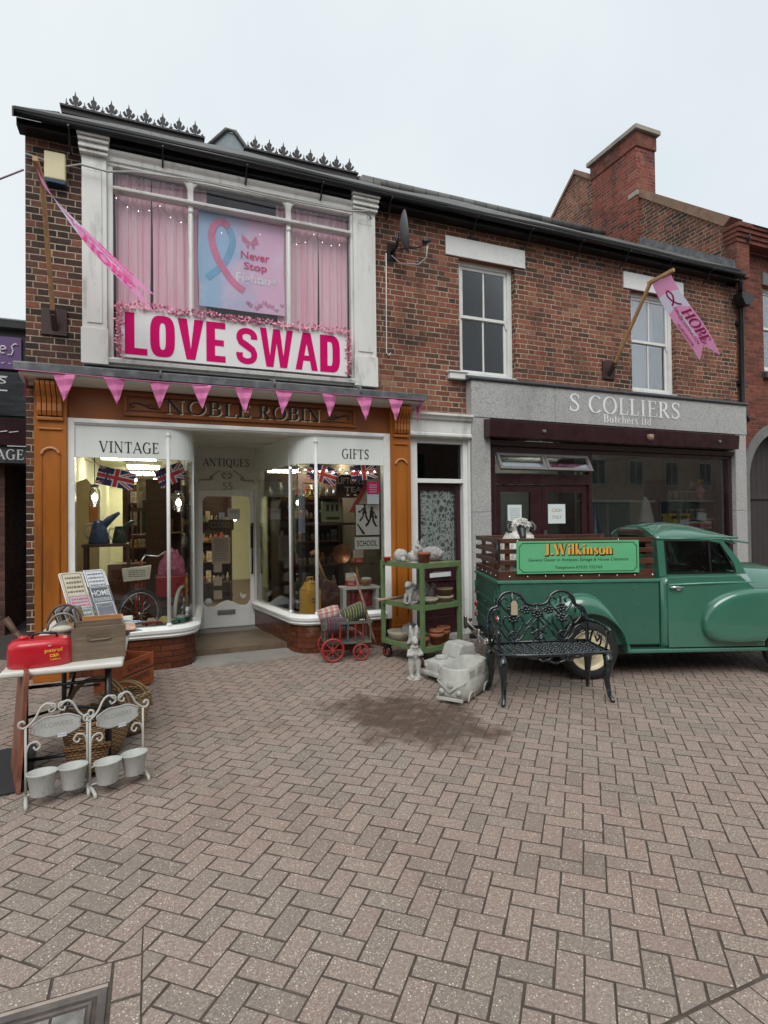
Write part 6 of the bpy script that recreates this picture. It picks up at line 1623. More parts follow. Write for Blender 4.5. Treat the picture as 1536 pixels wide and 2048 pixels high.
cable('cable', 'grey cable strung along the top of the white bay window', [(-1.27, .06, 5.72), (-.9, .06, 5.66), (-.72, -.12, 5.62), (-.45, -.12, 5.60), (-.2, -.08, 5.68), (.6, -.075, 5.74), (1.5, -.075, 5.72), (2.4, -.08, 5.74), (2.62, -.14, 5.75), (2.8, .05, 5.72)], .011, plain('dirty_cable', (.4, .4, .4), .6))
cable('cable', 'thin lilac cable strung from the brick corner out over the alley', [(-1.29, .08, 5.55), (-1.5, .1, 5.42), (-1.8, .3, 5.33), (-4.0, 2.6, 5.1)], .010, plain('lilac_cable', (.28, .18, .26), .6))

# ------------------------------------------------------------------ stone garden ornaments and pots
def stone(name, c, dirt=(.16, .16, .14)):
    return plain(name, c, .9, var=.12, scale=7, dirt=dirt, dirt_amt=.5, dirt_scale=9, bump=.35, bscale=55)
pale = stone('pale_cast_stone', (.42, .41, .37)); greyst = stone('grey_cast_stone', (.30, .295, .28)); tan_st = stone('tan_cast_stone', (.30, .265, .19)); white_st = stone('white_cast_stone', (.40, .40, .365), (.15, .15, .13))
def statue(mb, name, m, parent, vox=.008):
    o = mb.build(name, m, parent, fix=True)
    md = o.modifiers.new('remesh', 'REMESH'); md.mode = 'VOXEL'; md.voxel_size = vox; md.use_smooth_shade = True
    ms = o.modifiers.new('smooth', 'SMOOTH'); ms.factor = .5; ms.iterations = 3
    return o
def one(o, label, cat, loc, rz=0, group=None): at(o, loc, rz); return tag(o, label, cat, group)

# standing rabbit
q = MB()
q.lathe([(.0, 0), (.085, 0), (.085, .02), (.06, .03), (0, .03)], (0, 0, 0), 16)
for s_ in (-1, 1):
    q.ell((s_ * .035, -.04, .035), (.022, .045, .02), 10, 7)
    q.tube([(s_ * .035, 0, .03), (s_ * .04, -.005, .1), (s_ * .035, .005, .17), (s_ * .02, .01, .22)], [.022, .026, .04, .04], 10)
    q.tube([(s_ * .05, .0, .31), (s_ * .075, -.03, .26), (s_ * .03, -.065, .27)], [.024, .022, .018], 8)
    q.tube([(s_ * .018, .005, .44), (s_ * .03, .015, .49), (s_ * .035, .02, .545), (s_ * .034, .02, .57)], [.016, .022, .018, .007], 8)
q.ell((0, .005, .265), (.06, .05, .085), 14, 10); q.ell((0, -.005, .33), (.045, .04, .05), 12, 8)
q.ell((0, -.01, .405), (.040, .046, .044), 14, 10); q.ell((0, -.05, .395), (.024, .024, .022), 10, 8)
for s_ in (-1, 1): q.ell((s_ * .025, -.042, .418), (.008, .008, .009), 8, 6)
q.ell((0, -.045, .345), (.016, .01, .012), 8, 6); q.ell((-.022, -.045, .347), (.014, .008, .012), 8, 6); q.ell((.022, -.045, .347), (.014, .008, .012), 8, 6)
one(statue(q, 'rabbit_statue', white_st, None, .006), 'tall pale stone rabbit in a bow tie standing upright on the paving', 'statue', (2.545, -1.6, 0), R(-8))

# trolley
tgreen = plain('chipped_green_paint', (.11, .18, .075), .5, var=.12, dirt=(.20, .12, .07), dirt_amt=.4, dirt_scale=10)
TX, TY, TR_ = 2.80, -1.28, R(14)
t = thing('trolley', 'green painted three shelf metal trolley on castors loaded with stone animals and pots', 'trolley', (TX, TY, 0), TR_)
TW, TD = .62, .80
for x, y in ((0, 0), (TW - .045, 0), (0, TD - .045), (TW - .045, TD - .045)):
    q = MB(); q.box(x, y, .17, x + .045, y + .045, 1.19); q.build('post', tgreen, t, bevel=.004)
for z in (.20, .68, 1.155):
    q = MB(); q.box(.046, 0, z - .03, TW - .046, .03, z + .03); q.box(.046, TD - .03, z - .03, TW - .046, TD, z + .03); q.box(0, .046, z - .03, .03, TD - .046, z + .03); q.box(TW - .03, .046, z - .03, TW, TD - .046, z + .03)
    q.build('shelf_rim', tgreen, t, bevel=.003)
    q = MB(); q.box(.0305, .0305, z + .0, TW - .0305, TD - .0305, z + .018); q.build('shelf', plain('worn_shelf', (.22, .17, .11), .7, var=.3), t)
for x, y in ((.03, .08), (TW - .06, .08), (.03, TD - .08), (TW - .06, TD - .08)):
    q = MB(); q.box(x - .03, y - .04, .13, x + .05, y + .04, .168); q.box(x - .025, y - .015, .05, x - .015, y + .015, .129); q.box(x + .035, y - .015, .05, x + .045, y + .015, .129); c = q.build('castor', M['iron'], t)
    q = MB(); q.cyl((x - .013, y - .0, .068), (x + .033, y - .0, .068), .068, n=20); w_ = q.build('castor_wheel', M['black'], c)
    q = MB(); q.cyl((x - .016, y, .068), (x + .036, y, .068), .045, n=16); q.build('hub', plain('red_hub', (.34, .06, .04), .5), w_)
q = MB(); q.box(.12, -.004, 1.02, .44, -.001, 1.07); q.build('paper_label', plain('label_paper', (.6, .64, .64), .6), t)
q = MB(); q.tube([(-.12, TD - .1, .93 - .22), (.3, TD - .1, .72)], .018, 8); q.build('push_handle', plain('worn_pole', (.3, .2, .15), .6), t)
Tm_ = Matrix.Translation((TX, TY, 0)) @ Matrix.Rotation(TR_, 4, 'Z')
def on_trolley(o, x, y, z, rz, label, cat, group=None): p = Tm_ @ Vector((x, y, z)); return one(o, label, cat, p, TR_ + rz, group)
Z1, Z2, Z3 = .219, .699, 1.174
q = MB(); q.ell((0, 0, .075), (.085, .08, .085), 18, 12)
for i in range(60):
    a, b = r_.uniform(0, 2 * PI), r_.uniform(.15, 1.35); d = Vector((math.cos(a) * math.cos(b), math.sin(a) * math.cos(b), math.sin(b))); q.ell(Vector((0, 0, .075)) + d * .08, .012, 6, 4)
q.ell((-.02, -.08, .035), (.03, .035, .03), 8, 6)
on_trolley(statue(q, 'hedgehog_statue', white_st, None, .006), .09, .50, Z3, 0, 'rounded pale stone hedgehog on the left of the trolley top', 'statue')
q = MB(); q.ell((0, 0, .07), (.075, .09, .07), 14, 10); q.tube([(0, -.06, .09), (-.01, -.085, .15), (0, -.07, .2)], [.035, .025, .022], 10); q.ell((0, -.085, .205), (.024, .034, .024), 10, 7); q.ell((0, -.12, .2), (.012, .022, .008), 8, 5); q.tube([(0, .06, .09), (0, .12, .14)], [.04, .012], 8)
for s_ in (-1, 1): q.ell((s_ * .06, .02, .085), (.022, .075, .045), 10, 8)
q.ell((0, 0, .01), (.07, .08, .015), 12, 6)
on_trolley(statue(q, 'duck_statue', white_st, None, .006), .10, .24, Z3, R(-20), 'pale stone duck beside the terracotta pot on the trolley top', 'statue')
# lying lamb with ears
q = MB(); q.ell((.05, 0, .085), (.16, .10, .09), 18, 12)
for i in range(170):
    a, b = r_.uniform(0, 2 * PI), r_.uniform(-.2, 1.4); d = Vector((math.cos(a) * math.cos(b), math.sin(a) * math.cos(b), math.sin(b))); q.ell(Vector((.05, 0, .085)) + Vector((d.x * .158, d.y * .098, d.z * .088)), (.017, .013, .012), 6, 4)
q.ell((-.13, -.02, .15), (.055, .045, .055), 12, 9); q.ell((-.185, -.035, .13), (.04, .03, .03), 10, 8)
for s_ in (-1, 1): q.tube([(-.11, s_ * .03, .19), (-.10, s_ * .055, .24), (-.115, s_ * .06, .275)], [.012, .018, .005], 8)
q.tube([(-.12, .05, .05), (-.22, .03, .02)], [.025, .018], 8); q.tube([(-.12, -.06, .05), (-.22, -.05, .02)], [.025, .018], 8)
on_trolley(statue(q, 'lamb_statue', greyst, None, .006), .40, .36, Z3, R(-15), 'curly stone lamb lying along the back of the trolley top', 'statue')
terra = plain('terracotta', (.28, .095, .045), .85, var=.18, dirt=(.36, .22, .15), dirt_amt=.5, dirt_scale=8, bump=.2)
def flower_pot(r, h, m, rim=.2):
    q = MB(); q.lathe([(0, .001), (r * .72, 0), (r * .93, h * (1 - rim)), (r, h * (1 - rim)), (r * 1.02, h), (r * .92, h), (r * .88, h * .8), (r * .6, h * .12), (0, h * .12)], (0, 0, 0), 22)
    return q.build('flower_pot', m)
on_trolley(flower_pot(.075, .135, terra), .10, .07, Z3, 0, 'single terracotta pot at the front corner of the trolley top', 'pot')
on_trolley(flower_pot(.05, .06, plain('red_pot', (.5, .05, .06), .5)), .02, .68, Z3, 0, 'tiny red pot at the back left corner of the trolley top', 'pot')
# middle shelf
q = MB(); q.ell((.03, 0, .08), (.10, .07, .085), 14, 10); q.ell((-.05, 0, .14), (.055, .05, .085), 12, 9); q.ell((-.085, 0, .225), (.05, .042, .045), 12, 9); q.ell((-.125, 0, .215), (.025, .025, .022), 8, 6)
for s_ in (-1, 1): q.tube([(-.07, s_ * .025, .25), (-.02, s_ * .04, .22), (.0, s_ * .045, .16)], [.012, .02, .01], 8); q.ell((.05, s_ * .06, .05), (.06, .03, .05), 10, 8); q.tube([(-.09, s_ * .03, .12), (-.12, s_ * .03, .02)], [.02, .018], 8)
q.ell((0, 0, .012), (.14, .085, .016), 14, 6)
on_trolley(statue(q, 'rabbit_statue', greyst, None, .006), .09, .30, Z2, R(25), 'grey stone lop eared rabbit sitting on the middle trolley shelf', 'statue')
def squirrel():
    q = MB(); q.ell((0, 0, .075), (.06, .045, .08), 12, 9); q.ell((-.05, 0, .16), (.036, .03, .034), 10, 8)
    q.tube([(.05, 0, .04), (.10, 0, .08), (.115, 0, .16), (.08, 0, .21), (.045, 0, .19)], [.025, .035, .042, .036, .02], 10); q.ell((0, 0, .01), (.07, .05, .014), 12, 6)
    for s_ in (-1, 1): q.tube([(-.045, s_ * .02, .185), (-.04, s_ * .022, .215)], [.01, .003], 6)
    return statue(q, 'squirrel_statue', greyst, None, .006)
on_trolley(squirrel(), .30, .42, Z2, R(-10), 'grey stone squirrel with curled tail behind the trolley corner post', 'statue')
on_trolley(squirrel(), .46, .40, Z2, R(160), 'grey stone squirrel at the back of the middle shelf beside the stacked tan pots', 'statue')
on_trolley(flower_pot(.115, .075, tan_st, .4), .18, .10, Z2, 0, 'shallow tan stone dish at the front of the middle trolley shelf', 'pot')
on_trolley(flower_pot(.105, .08, tan_st, .4), .46, .13, Z2, 0, 'lower of two stacked tan pots on the middle trolley shelf', 'pot')
on_trolley(flower_pot(.10, .085, plain('brown_stone', (.2, .15, .09), .8)), .46, .13, Z2 + .081, 0, 'upper of two stacked tan pots on the middle trolley shelf', 'pot')
# bottom shelf
q = MB(); q.lathe([(0, .0), (.12, 0), (.15, .08), (.155, .11), (.135, .11), (.12, .06), (0, .05)], (0, 0, 0), 22); o = q.build('stone_trough', tan_st); on_trolley(o, .14, .60, Z1, 0, 'round tan stone trough at the back left of the bottom trolley shelf', 'trough')
def hedgehog(vx=.006):
    q = MB(); q.ell((.02, 0, .08), (.13, .09, .095), 16, 12)
    for i in range(150):
        a, b = r_.uniform(-2.4, 2.4), r_.uniform(0, 1.4); d = Vector((math.cos(a) * math.cos(b), math.sin(a) * math.cos(b), math.sin(b))); p = Vector((.02, 0, .08)) + Vector((d.x * .125, d.y * .085, d.z * .09)); q.tube([p, p + d * .022], [.009, .002], 5)
    q.tube([(-.09, 0, .06), (-.17, 0, .035), (-.195, 0, .035)], [.05, .022, .012], 10)
    for s_ in (-1, 1): q.ell((-.06, s_ * .05, .015), (.03, .02, .018), 8, 6); q.ell((.07, s_ * .05, .015), (.03, .02, .018), 8, 6)
    return statue(q, 'hedgehog_statue', greyst, None, vx)
on_trolley(hedgehog(), .15, .30, Z1, R(20), 'spiny grey stone hedgehog at the left edge of the bottom trolley shelf', 'statue')
on_trolley(hedgehog(.008), .34, .58, Z1, R(150), 'second grey stone hedgehog at the back of the bottom trolley shelf', 'statue')
pot_l = [('small terracotta pot behind the trolley corner post, bottom shelf', .12, .12, .06, .10, 0), ('larger terracotta pot, lower of a stack in the middle of the bottom shelf', .30, .10, .085, .14, 0), ('terracotta pot nested on top of the middle stack on the bottom shelf', .30, .10, .088, .07, .105), ('terracotta pot, lower of the stack at the right end of the bottom shelf', .48, .18, .08, .14, 0), ('terracotta pot, upper of the stack at the right end of the bottom shelf', .48, .18, .083, .08, .10)]
for lb, x, y, r0, h0, dz in pot_l: on_trolley(flower_pot(r0, h0, terra, .35), x, y, Z1 + dz, 0, lb, 'pot', 'terracotta pots on the bottom trolley shelf')

# concrete vehicle planters
def shell(mb, secs): mb.rings(secs, True)
t = thing('jeep_planter', 'pale cast stone planter shaped like an old off road car on the paving', 'planter', (2.96, -1.71, 0), R(12))
q = MB()
def rr_sec(x, w_, z0, z1, k=.03): return [(x, -w_ + k, z0), (x, w_ - k, z0), (x, w_, z0 + k), (x, w_, z1 - k), (x, w_ - k, z1), (x, -w_ + k, z1), (x, -w_, z1 - k), (x, -w_, z0 + k)]
q.rings([rr_sec(-.29, .125, .07, .20), rr_sec(-.27, .135, .06, .215), rr_sec(-.06, .14, .05, .225), rr_sec(.28, .14, .05, .225), rr_sec(.30, .13, .06, .21)], False)
for s_ in (-1, 1):
    for x in (-.18, .2): q.cyl((x, s_ * .10, .065), (x, s_ * .165, .065), .068, n=18)
    q.rings([rr_sec(-.29, .035, .09, .17), rr_sec(-.10, .04, .09, .19)], False) if 0 else None
    q.bar((-.285, s_ * .14, .16), (-.08, s_ * .14, .18), .05, .06)
    q.ell((-.292, s_ * .115, .15), (.012, .022, .022), 10, 6)
q.box(-.305, -.165, .055, -.275, .165, .095); q.box(-.296, -.06, .10, -.288, .06, .18)
q.lathe([(.0, .0), (.06, .0), (.07, .015), (.06, .035), (.03, .035), (.02, .02), (0, .02)], (-.17, 0, .222), 18)
jb = statue(q, 'body', white_st, t, .007)
q = MB(); q.rings([rr_sec(-.06, .135, .22, .24, .01), rr_sec(-.02, .13, .22, .355, .02), rr_sec(.02, .13, .22, .37, .02), rr_sec(.17, .13, .22, .365, .02), rr_sec(.19, .13, .22, .34, .02)], False); statue(q, 'cab', white_st, t, .007)
t = thing('camper_planter', 'pale cast stone planter shaped like a camper van with an open hollow top', 'planter', (2.76, -2.27, 0), R(37))
q = MB()
def loop(L_, w_, z, k=.05): return [(-L_ + k * .4, -w_ + k, z), (-L_ + k, -w_, z), (L_ - k, -w_, z), (L_, -w_ + k, z), (L_, w_ - k, z), (L_ - k, w_, z), (-L_ + k, w_, z), (-L_ + k * .4, w_ - k, z), (-L_, w_ * .4, z), (-L_, -w_ * .4, z)]
def L2(L_, w_, z): return loop(L_, w_, z, .06)
q.rings([L2(.26, .11, .0), L2(.31, .14, .03), L2(.33, .15, .09), L2(.325, .15, .19), L2(.318, .145, .20), L2(.315, .14, .30), L2(.305, .13, .315), L2(.285, .115, .305), L2(.27, .105, .09), L2(.2, .08, .085)], True)
cb = q.build('body', white_st, t, fix=True)
q = MB()
for s_ in (-1, 1):
    q.tube([(-.34, s_ * .0, .10), (-.338, s_ * .07, .16), (-.325, s_ * .13, .20), (.3, s_ * .152, .205)], .006, 6)
    q.lathe([(.0, .012), (.022, .01), (.028, 0)], (-.335, s_ * .085, .11), 14, Matrix.Rotation(R(-90), 3, 'Y'))
    for x in (-.19, .19): q.tube([(x + .075 * math.cos(R(a)), s_ * .152, .02 + .075 * math.sin(R(a))) for a in range(0, 181, 20)], .008, 6)
q.box(-.355, -.13, .035, -.335, .13, .06); q.ell((-.335, 0, .175), (.008, .03, .03), 12, 6)
q.build('trim', pale, t)
q = MB()
for s_ in (-1, 1):
    for x in (-.22, -.03, .14): q.box(x, s_ * .1465 - .002, .225, x + .13, s_ * .1465 + .002, .285)
q.build('window_relief', pale, t)

# ------------------------------------------------------------------ goat cart with blankets
cred = plain('worn_red_paint', (.27, .028, .022), .5, var=.2, dirt=(.12, .06, .04), dirt_amt=.4, dirt_scale=9)
t = thing('hand_cart', 'small red four wheeled hand cart with spoked wheels and a long handle', 'cart', (2.15, -.40, 0), R(-9))
def spoked(c, r):
    q = MB(); n = 28
    q.tube([(c[0] + r * .92 * math.cos(2 * PI * i / n), c[1], c[2] + r * .92 * math.sin(2 * PI * i / n)) for i in range(n)], r * .11, 8, True)
    w_ = q.build('wheel', cred, t); q = MB()
    for i in range(8): q.bar(c, (c[0] + r * .9 * math.cos(i * PI / 4), c[1], c[2] + r * .9 * math.sin(i * PI / 4)), r * .09, r * .09, (0, 1, 0))
    q.cyl((c[0], c[1] - .03, c[2]), (c[0], c[1] + .03, c[2]), r * .18, n=12); q.build('spokes', cred, w_)
for y in (-.2, .17): spoked((-.16, y, .145), .14); spoked((.18, y, .105), .10)
gm = plain('worn_grey_green', (.10, .11, .09), .6, var=.3)
q = MB(); q.box(-.25, -.16, .20, .32, .14, .225); q.cyl((-.16, -.19, .145), (-.16, .17, .145), .012); q.cyl((.18, -.19, .105), (.18, .17, .105), .012); q.bar((-.16, -.12, .15), (-.16, -.12, .2), .03, .03); q.bar((.18, -.12, .11), (.18, -.12, .2), .03, .03); q.build('chassis', gm, t)
q = MB(); q.bar((-.26, -.17, .455), (.32, -.17, .455), .02, .03); q.bar((-.26, .15, .455), (.32, .15, .455), .02, .03); q.bar((-.26, -.17, .455), (-.26, .15, .455), .02, .03); q.bar((.32, -.17, .455), (.32, .15, .455), .02, .03); q.build('top_rail', gm, t)
for i in range(7):
    for y in (-.17, .15):
        q = MB(); x = -.25 + i * .093; q.bar((x, y * .85, .225), (x, y, .44), .016, .014); q.build('stave', cred if i % 3 else gm, t)
q = MB(); q.tube([(.40, -.06, .13), (.34, -.05, .32), (.26, -.02, .65), (.15, .0, 1.02)], .016, 8); q.build('handle', plain('peeling_pole', (.24, .12, .09), .7, var=.5, scale=14), t)
q = MB(); q.bar((.32, -.06, .15), (.45, -.07, .12), .03, .02); q.build('drawbar', gm, t)
def tartan(name, base, c1, c2):
    k = NT(name); v = k.coord(); x, y, z = k.xyz(v)[:3]
    a = k.step(k.math('SINE', k.math('MULTIPLY', x, 95)), .3, .6); b = k.step(k.math('SINE', k.math('MULTIPLY', k.math('ADD', z, y), 95)), .3, .6)
    f = k.step(k.math('SINE', k.math('MULTIPLY', k.math('ADD', x, .01), 190)), .85, .95)
    c = k.mix(k.math('MULTIPLY', a, .6), base, c1); c = k.mix(k.math('MULTIPLY', b, .6), c, c1); c = k.mix(k.math('MULTIPLY', f, .7), c, c2)
    return k.bsdf(c, .95, sheen=.3, normal=k.bump(k.noise(v, 60, 3), .4, .005))
for lb, m, c, r0, ax, L_ in (('cream and red tartan blanket roll standing in the hand cart', tartan('cream_tartan', (.48, .40, .34), (.30, .04, .05), (.05, .03, .04)), (1.98, -.36, .545), .085, (.9, -.15, .22), .26), ('dark green and yellow tartan blanket roll in the right of the hand cart', tartan('green_tartan', (.05, .065, .025), (.03, .03, .035), (.45, .42, .12)), (2.29, -.40, .54), .10, (.85, -.1, .32), .30), ('dark purple blanket bundle at the left of the hand cart', tartan('dark_tartan', (.035, .022, .03), (.10, .02, .03), (.2, .18, .18)), (2.02, -.48, .43), .09, (.9, .2, -.1), .3)):
    q = MB(); d = Vector(ax).normalized(); n = 20; e = d.orthogonal().normalized(); f = d.cross(e)
    rings = []
    for i in range(9):
        s_ = i / 8 - .5; rad = r0 * (1 if abs(s_) < .45 else .86)
        rings.append([d * (s_ * L_) + (e * math.cos(2 * PI * k / n) + f * math.sin(2 * PI * k / n)) * rad * (1 + .05 * math.sin(k * 2 + i * .8)) for k in range(n)])
    q.rings(rings, True); one(q.build('blanket_roll', m), lb, 'blanket', c)
q = MB(); q.grid(lambda u, v: (-.2 + .42 * u + .02 * math.sin(v * 6), -.06 + .12 * v + .03 * math.sin(u * 11), .0 + .09 * math.sin(PI * u) + .02 * math.sin(u * 17 + v * 9)), 18, 10)
one(q.build('blanket', tartan('mixed_tartan', (.09, .05, .05), (.22, .03, .04), (.4, .38, .36)), fix=False), 'crumpled mixed tartan blanket lying in the bottom of the hand cart', 'blanket', (2.15, -.42, .28), R(-9))
# ------------------------------------------------------------------ table of goods at the left
t = thing('folding_table', 'white topped folding table with dark legs loaded with bric a brac', 'table', (-.56, -1.72, 0))
q = MB(); q.box(-.36, -1.05, .70, .36, 1.05, .74); q.build('table_top', plain('white_plastic', (.62, .61, .56), .45, var=.05, dirt=(.35, .33, .3), dirt_amt=.4), t, bevel=.016, segs=3)
for y in (-.93, .85):
    for x in (-.24, .26): q = MB(); q.tube([(x, y, 0), (x, y, .699)], .022, 8); q.build('leg', M['black'], t)
    for z in (.12, .6): q = MB(); q.tube([(-.24, y, z), (.26, y, z)], .013, 6); q.build('leg_bar', M['black'], t)
    q = MB(); q.tube([(.01, y, .45), (.01, y * .2, .69)], .012, 6); q.tube([(-.24, y, .40), (.01, y, .45), (.26, y, .40)], .011, 6); q.build('brace', M['black'], t)
# red petrol can
t = thing('fuel_can', 'squat red metal can lettered petrol can in yellow on the table corner', 'can', (-.715, -2.60, .741), R(4))
def sup(a, w_, d_, e=3.0): c, s_ = math.cos(a), math.sin(a); return (math.copysign(abs(c) ** (2 / e), c) * w_, math.copysign(abs(s_) ** (2 / e), s_) * d_)
rc = plain('red_can_paint', (.50, .008, .02), .32, var=.06, coat=.3, dirt=(.25, .01, .02), dirt_amt=.3)
q = MB(); q.rings([[(*sup(2 * PI * k / 40, .19 * s_, .125 * s_), z) for k in range(40)] for s_, z in ((.97, 0), (1, .008), (1, .10), (1.0, .125), (.97, .15), (.88, .168), (.70, .176))], True); q.build('body', rc, t)
q = MB(); q.tube([(-.05, 0, .17), (-.045, 0, .20), (.0, 0, .21), (.09, 0, .20), (.10, 0, .17)], .009, 8); q.build('handle', M['black'], t)
q = MB(); q.lathe([(.03, .17), (.03, .195), (.015, .2)], (-.10, .0, 0), 14); q.build('cap', rc, t)
class Wrap:
    def __init__(self, x, z, r=1): self.x, self.z = x, z
    def __matmul__(self, v):
        X = self.x + v.x; a = abs(X / .19); Y = -.125 * max(0, 1 - a ** 3) ** (1 / 3); return Vector((X, Y - .0015, self.z + v.y))
q = MB(); put_text(q, 'petrol', .10, .032, Wrap(.085, .105), .015); put_text(q, 'can', .05, .02, Wrap(.088, .073), .02); put_text(q, '2 gallons', .06, .016, Wrap(.095, .047), .01)
q.build('lettering', plain('can_yellow', (.78, .45, .03), .5), t)
q = MB(); q.box(.055, -.127, .135, .072, -.1225, .143); q.build('price_sticker', lidm, t)
# crates
def crate(name, label, loc, rz, w_, d_, h_, m, slots=True):
    t = thing(name, label, 'crate', loc, rz)
    for y in (-d_ / 2, d_ / 2 - .016):
        q = MB()
        if slots:
            a, b, z0, z1 = -.075, .075, h_ * .62, h_ * .78
            q.box(-w_ / 2, y, 0, w_ / 2, y + .016, z0); q.box(-w_ / 2, y, z0, a, y + .016, z1); q.box(b, y, z0, w_ / 2, y + .016, z1); q.box(-w_ / 2, y, z1, w_ / 2, y + .016, h_)
        else: q.box(-w_ / 2, y, 0, w_ / 2, y + .016, h_)
        q.build('end_board', m, t, bevel=.002)
    for x in (-w_ / 2, w_ / 2 - .014):
        q = MB(); q.box(x, -d_ / 2 + .0165, 0, x + .014, d_ / 2 - .0165, h_ * .98); q.build('side_board', m, t, bevel=.002)
    q = MB(); q.box(-w_ / 2 + .0145, -d_ / 2 + .0165, .002, w_ / 2 - .0145, d_ / 2 - .0165, .014); q.build('base', m, t)
    return t
oldw = plain('weathered_crate_wood', (.17, .125, .085), .8, var=.25, scale=5, stretch=(1, 1, 9), bump=.25, dirt=(.07, .05, .035), dirt_amt=.5)
orw = plain('orange_crate_wood', (.42, .19, .06), .7, var=.2, scale=5, stretch=(1, 1, 9), bump=.2)
t = crate('wooden_crate', 'weathered grey brown wooden crate stencilled 5 8 78 at the table front', (-.375, -2.46, .741), R(6), .34, .32, .225, oldw)
q = MB(); q.tube([(-.06, -.1612, .155), (-.075, -.164, .145), (-.06, -.166, .135), (.06, -.166, .135), (.075, -.164, .145)], .005, 6); q.build('handle_rim', oldw, t)
q = MB(); put_text(q, '5 · 8 78', .13, .022, facing(.0, -.1606, .09), .01); q.build('stencil', M['ink'], t)
crate('wooden_crate', 'orange toned wooden crate behind the grey stencilled one on the table', (-.43, -2.08, .741), R(3), .40, .34, .20, orw)
t = crate('wooden_crate', 'orange drinks crate lettered SCHWEPPES on the ground beside the table', (-.28, -.72, .02), R(56), .50, .32, .315, plain('red_orange_crate', (.34, .085, .025), .7, var=.2, scale=5, stretch=(1, 1, 9), bump=.2), False)
for z, lb in ((.235, 1), (.11, 1)):
    q = MB(); put_text(q, 'SCHWEPPES', .36, .062, facing(0, -.1616, z), .012); q.build('lettering', plain('crate_ink', (.05, .02, .015), .7), t)
q = MB(); q.box(-.25, -.1608, .165, .25, -.1603, .180); q.build('gap', M['black'], t)
# record box: sleeves standing
recm = [plain('sleeve_tone', c, .5, var=.3, scale=12) for c in ((.03, .03, .035), (.5, .5, .5), (.2, .2, .22), (.35, .28, .2), (.08, .06, .07))]
for i in range(14):
    o = MB(); o.box(-.003, -.15, 0, .003, .15, .27); o = o.build('record_sleeve', recm[i % 5]); o.rotation_euler = (0, R(-16), 0); o.location = (-.66 + i * .012, -1.80 + .004 * (i % 3), .742)
    tag(o, 'record sleeve standing in the leaning row behind the metal lamp', 'record', 'record sleeves on the table')
# magazines flat
magc = [(.5, .08, .06), (.5, .48, .42), (.08, .18, .28), (.55, .4, .1), (.3, .3, .32), (.45, .2, .15)]
for i in range(12):
    o = MB(); o.box(-.11, -.15, 0, .11, .15, .004)
    o = o.build('magazine', plain('magazine_cover', magc[i % 6], .35, var=.6, scale=16, dirt=(.5, .5, .48), dirt_amt=.6, dirt_scale=14)); o.location = (-.36 + .05 * (i % 3), -1.35 - .12 * (i % 4), .742 + .0045 * i); o.rotation_euler = (0, 0, R(-20 + 23 * (i % 5)))
    tag(o, 'printed magazine in the loose overlapping spread behind the crates', 'magazine', 'magazines spread on the table')
# metal carriage lamp / kettle with two hoops
t = thing('metal_lamp', 'old grey metal lamp with two hoop handles behind the red can', 'lamp', (-.63, -2.22, .741))
gal = plain('old_galvanised', (.23, .22, .19), .45, .5, var=.3, dirt=(.12, .09, .06), dirt_amt=.5)
q = MB(); q.lathe([(0, 0), (.085, 0), (.09, .02), (.09, .15), (.075, .18), (.05, .20), (.03, .22), (0, .225)], (0, 0, 0), 20); q.build('body', gal, t)
for r0, z0, m, tl in ((.10, .16, gal, -.02), (.11, .20, plain('rusty_strap', (.11, .07, .04), .6, var=.4), .07)):
    q = MB(); q.tube([(-r0 + .012 * (1 - math.cos(R(a))), tl, z0 + r0 * 1.15 * math.sin(R(a))) if 0 else (-r0 * math.cos(R(a)), tl, z0 + r0 * 1.2 * math.sin(R(a))) for a in range(0, 181, 15)], .009, 8); q.build('handle', m, t)
q = MB(); q.ell((.0, -.06, .17), (.075, .05, .028), 14, 8); q.build('pale_lid', plain('linen', (.5, .47, .38), .8), t)
for i, (a, b, lb) in enumerate((((-.84, -2.33, .80), (-.98, -2.30, 1.02), 'long brown wooden tool handle sticking up behind the red can'), ((-.80, -2.38, .79), (-.90, -2.40, .93), 'short brown tool handle sticking up behind the red can'))):
    t = thing('hand_tool', lb, 'tool', a); d = Vector(b) - Vector(a); q = MB(); q.tube([(0, 0, -.05), d * .3, d * .6, d], [.022, .028, .02, .024], 10); q.build('handle', M['dkwood'], t); q = MB(); q.cyl(d * -.3, d * .02, .03, n=10); q.build('ferrule', gal, t)
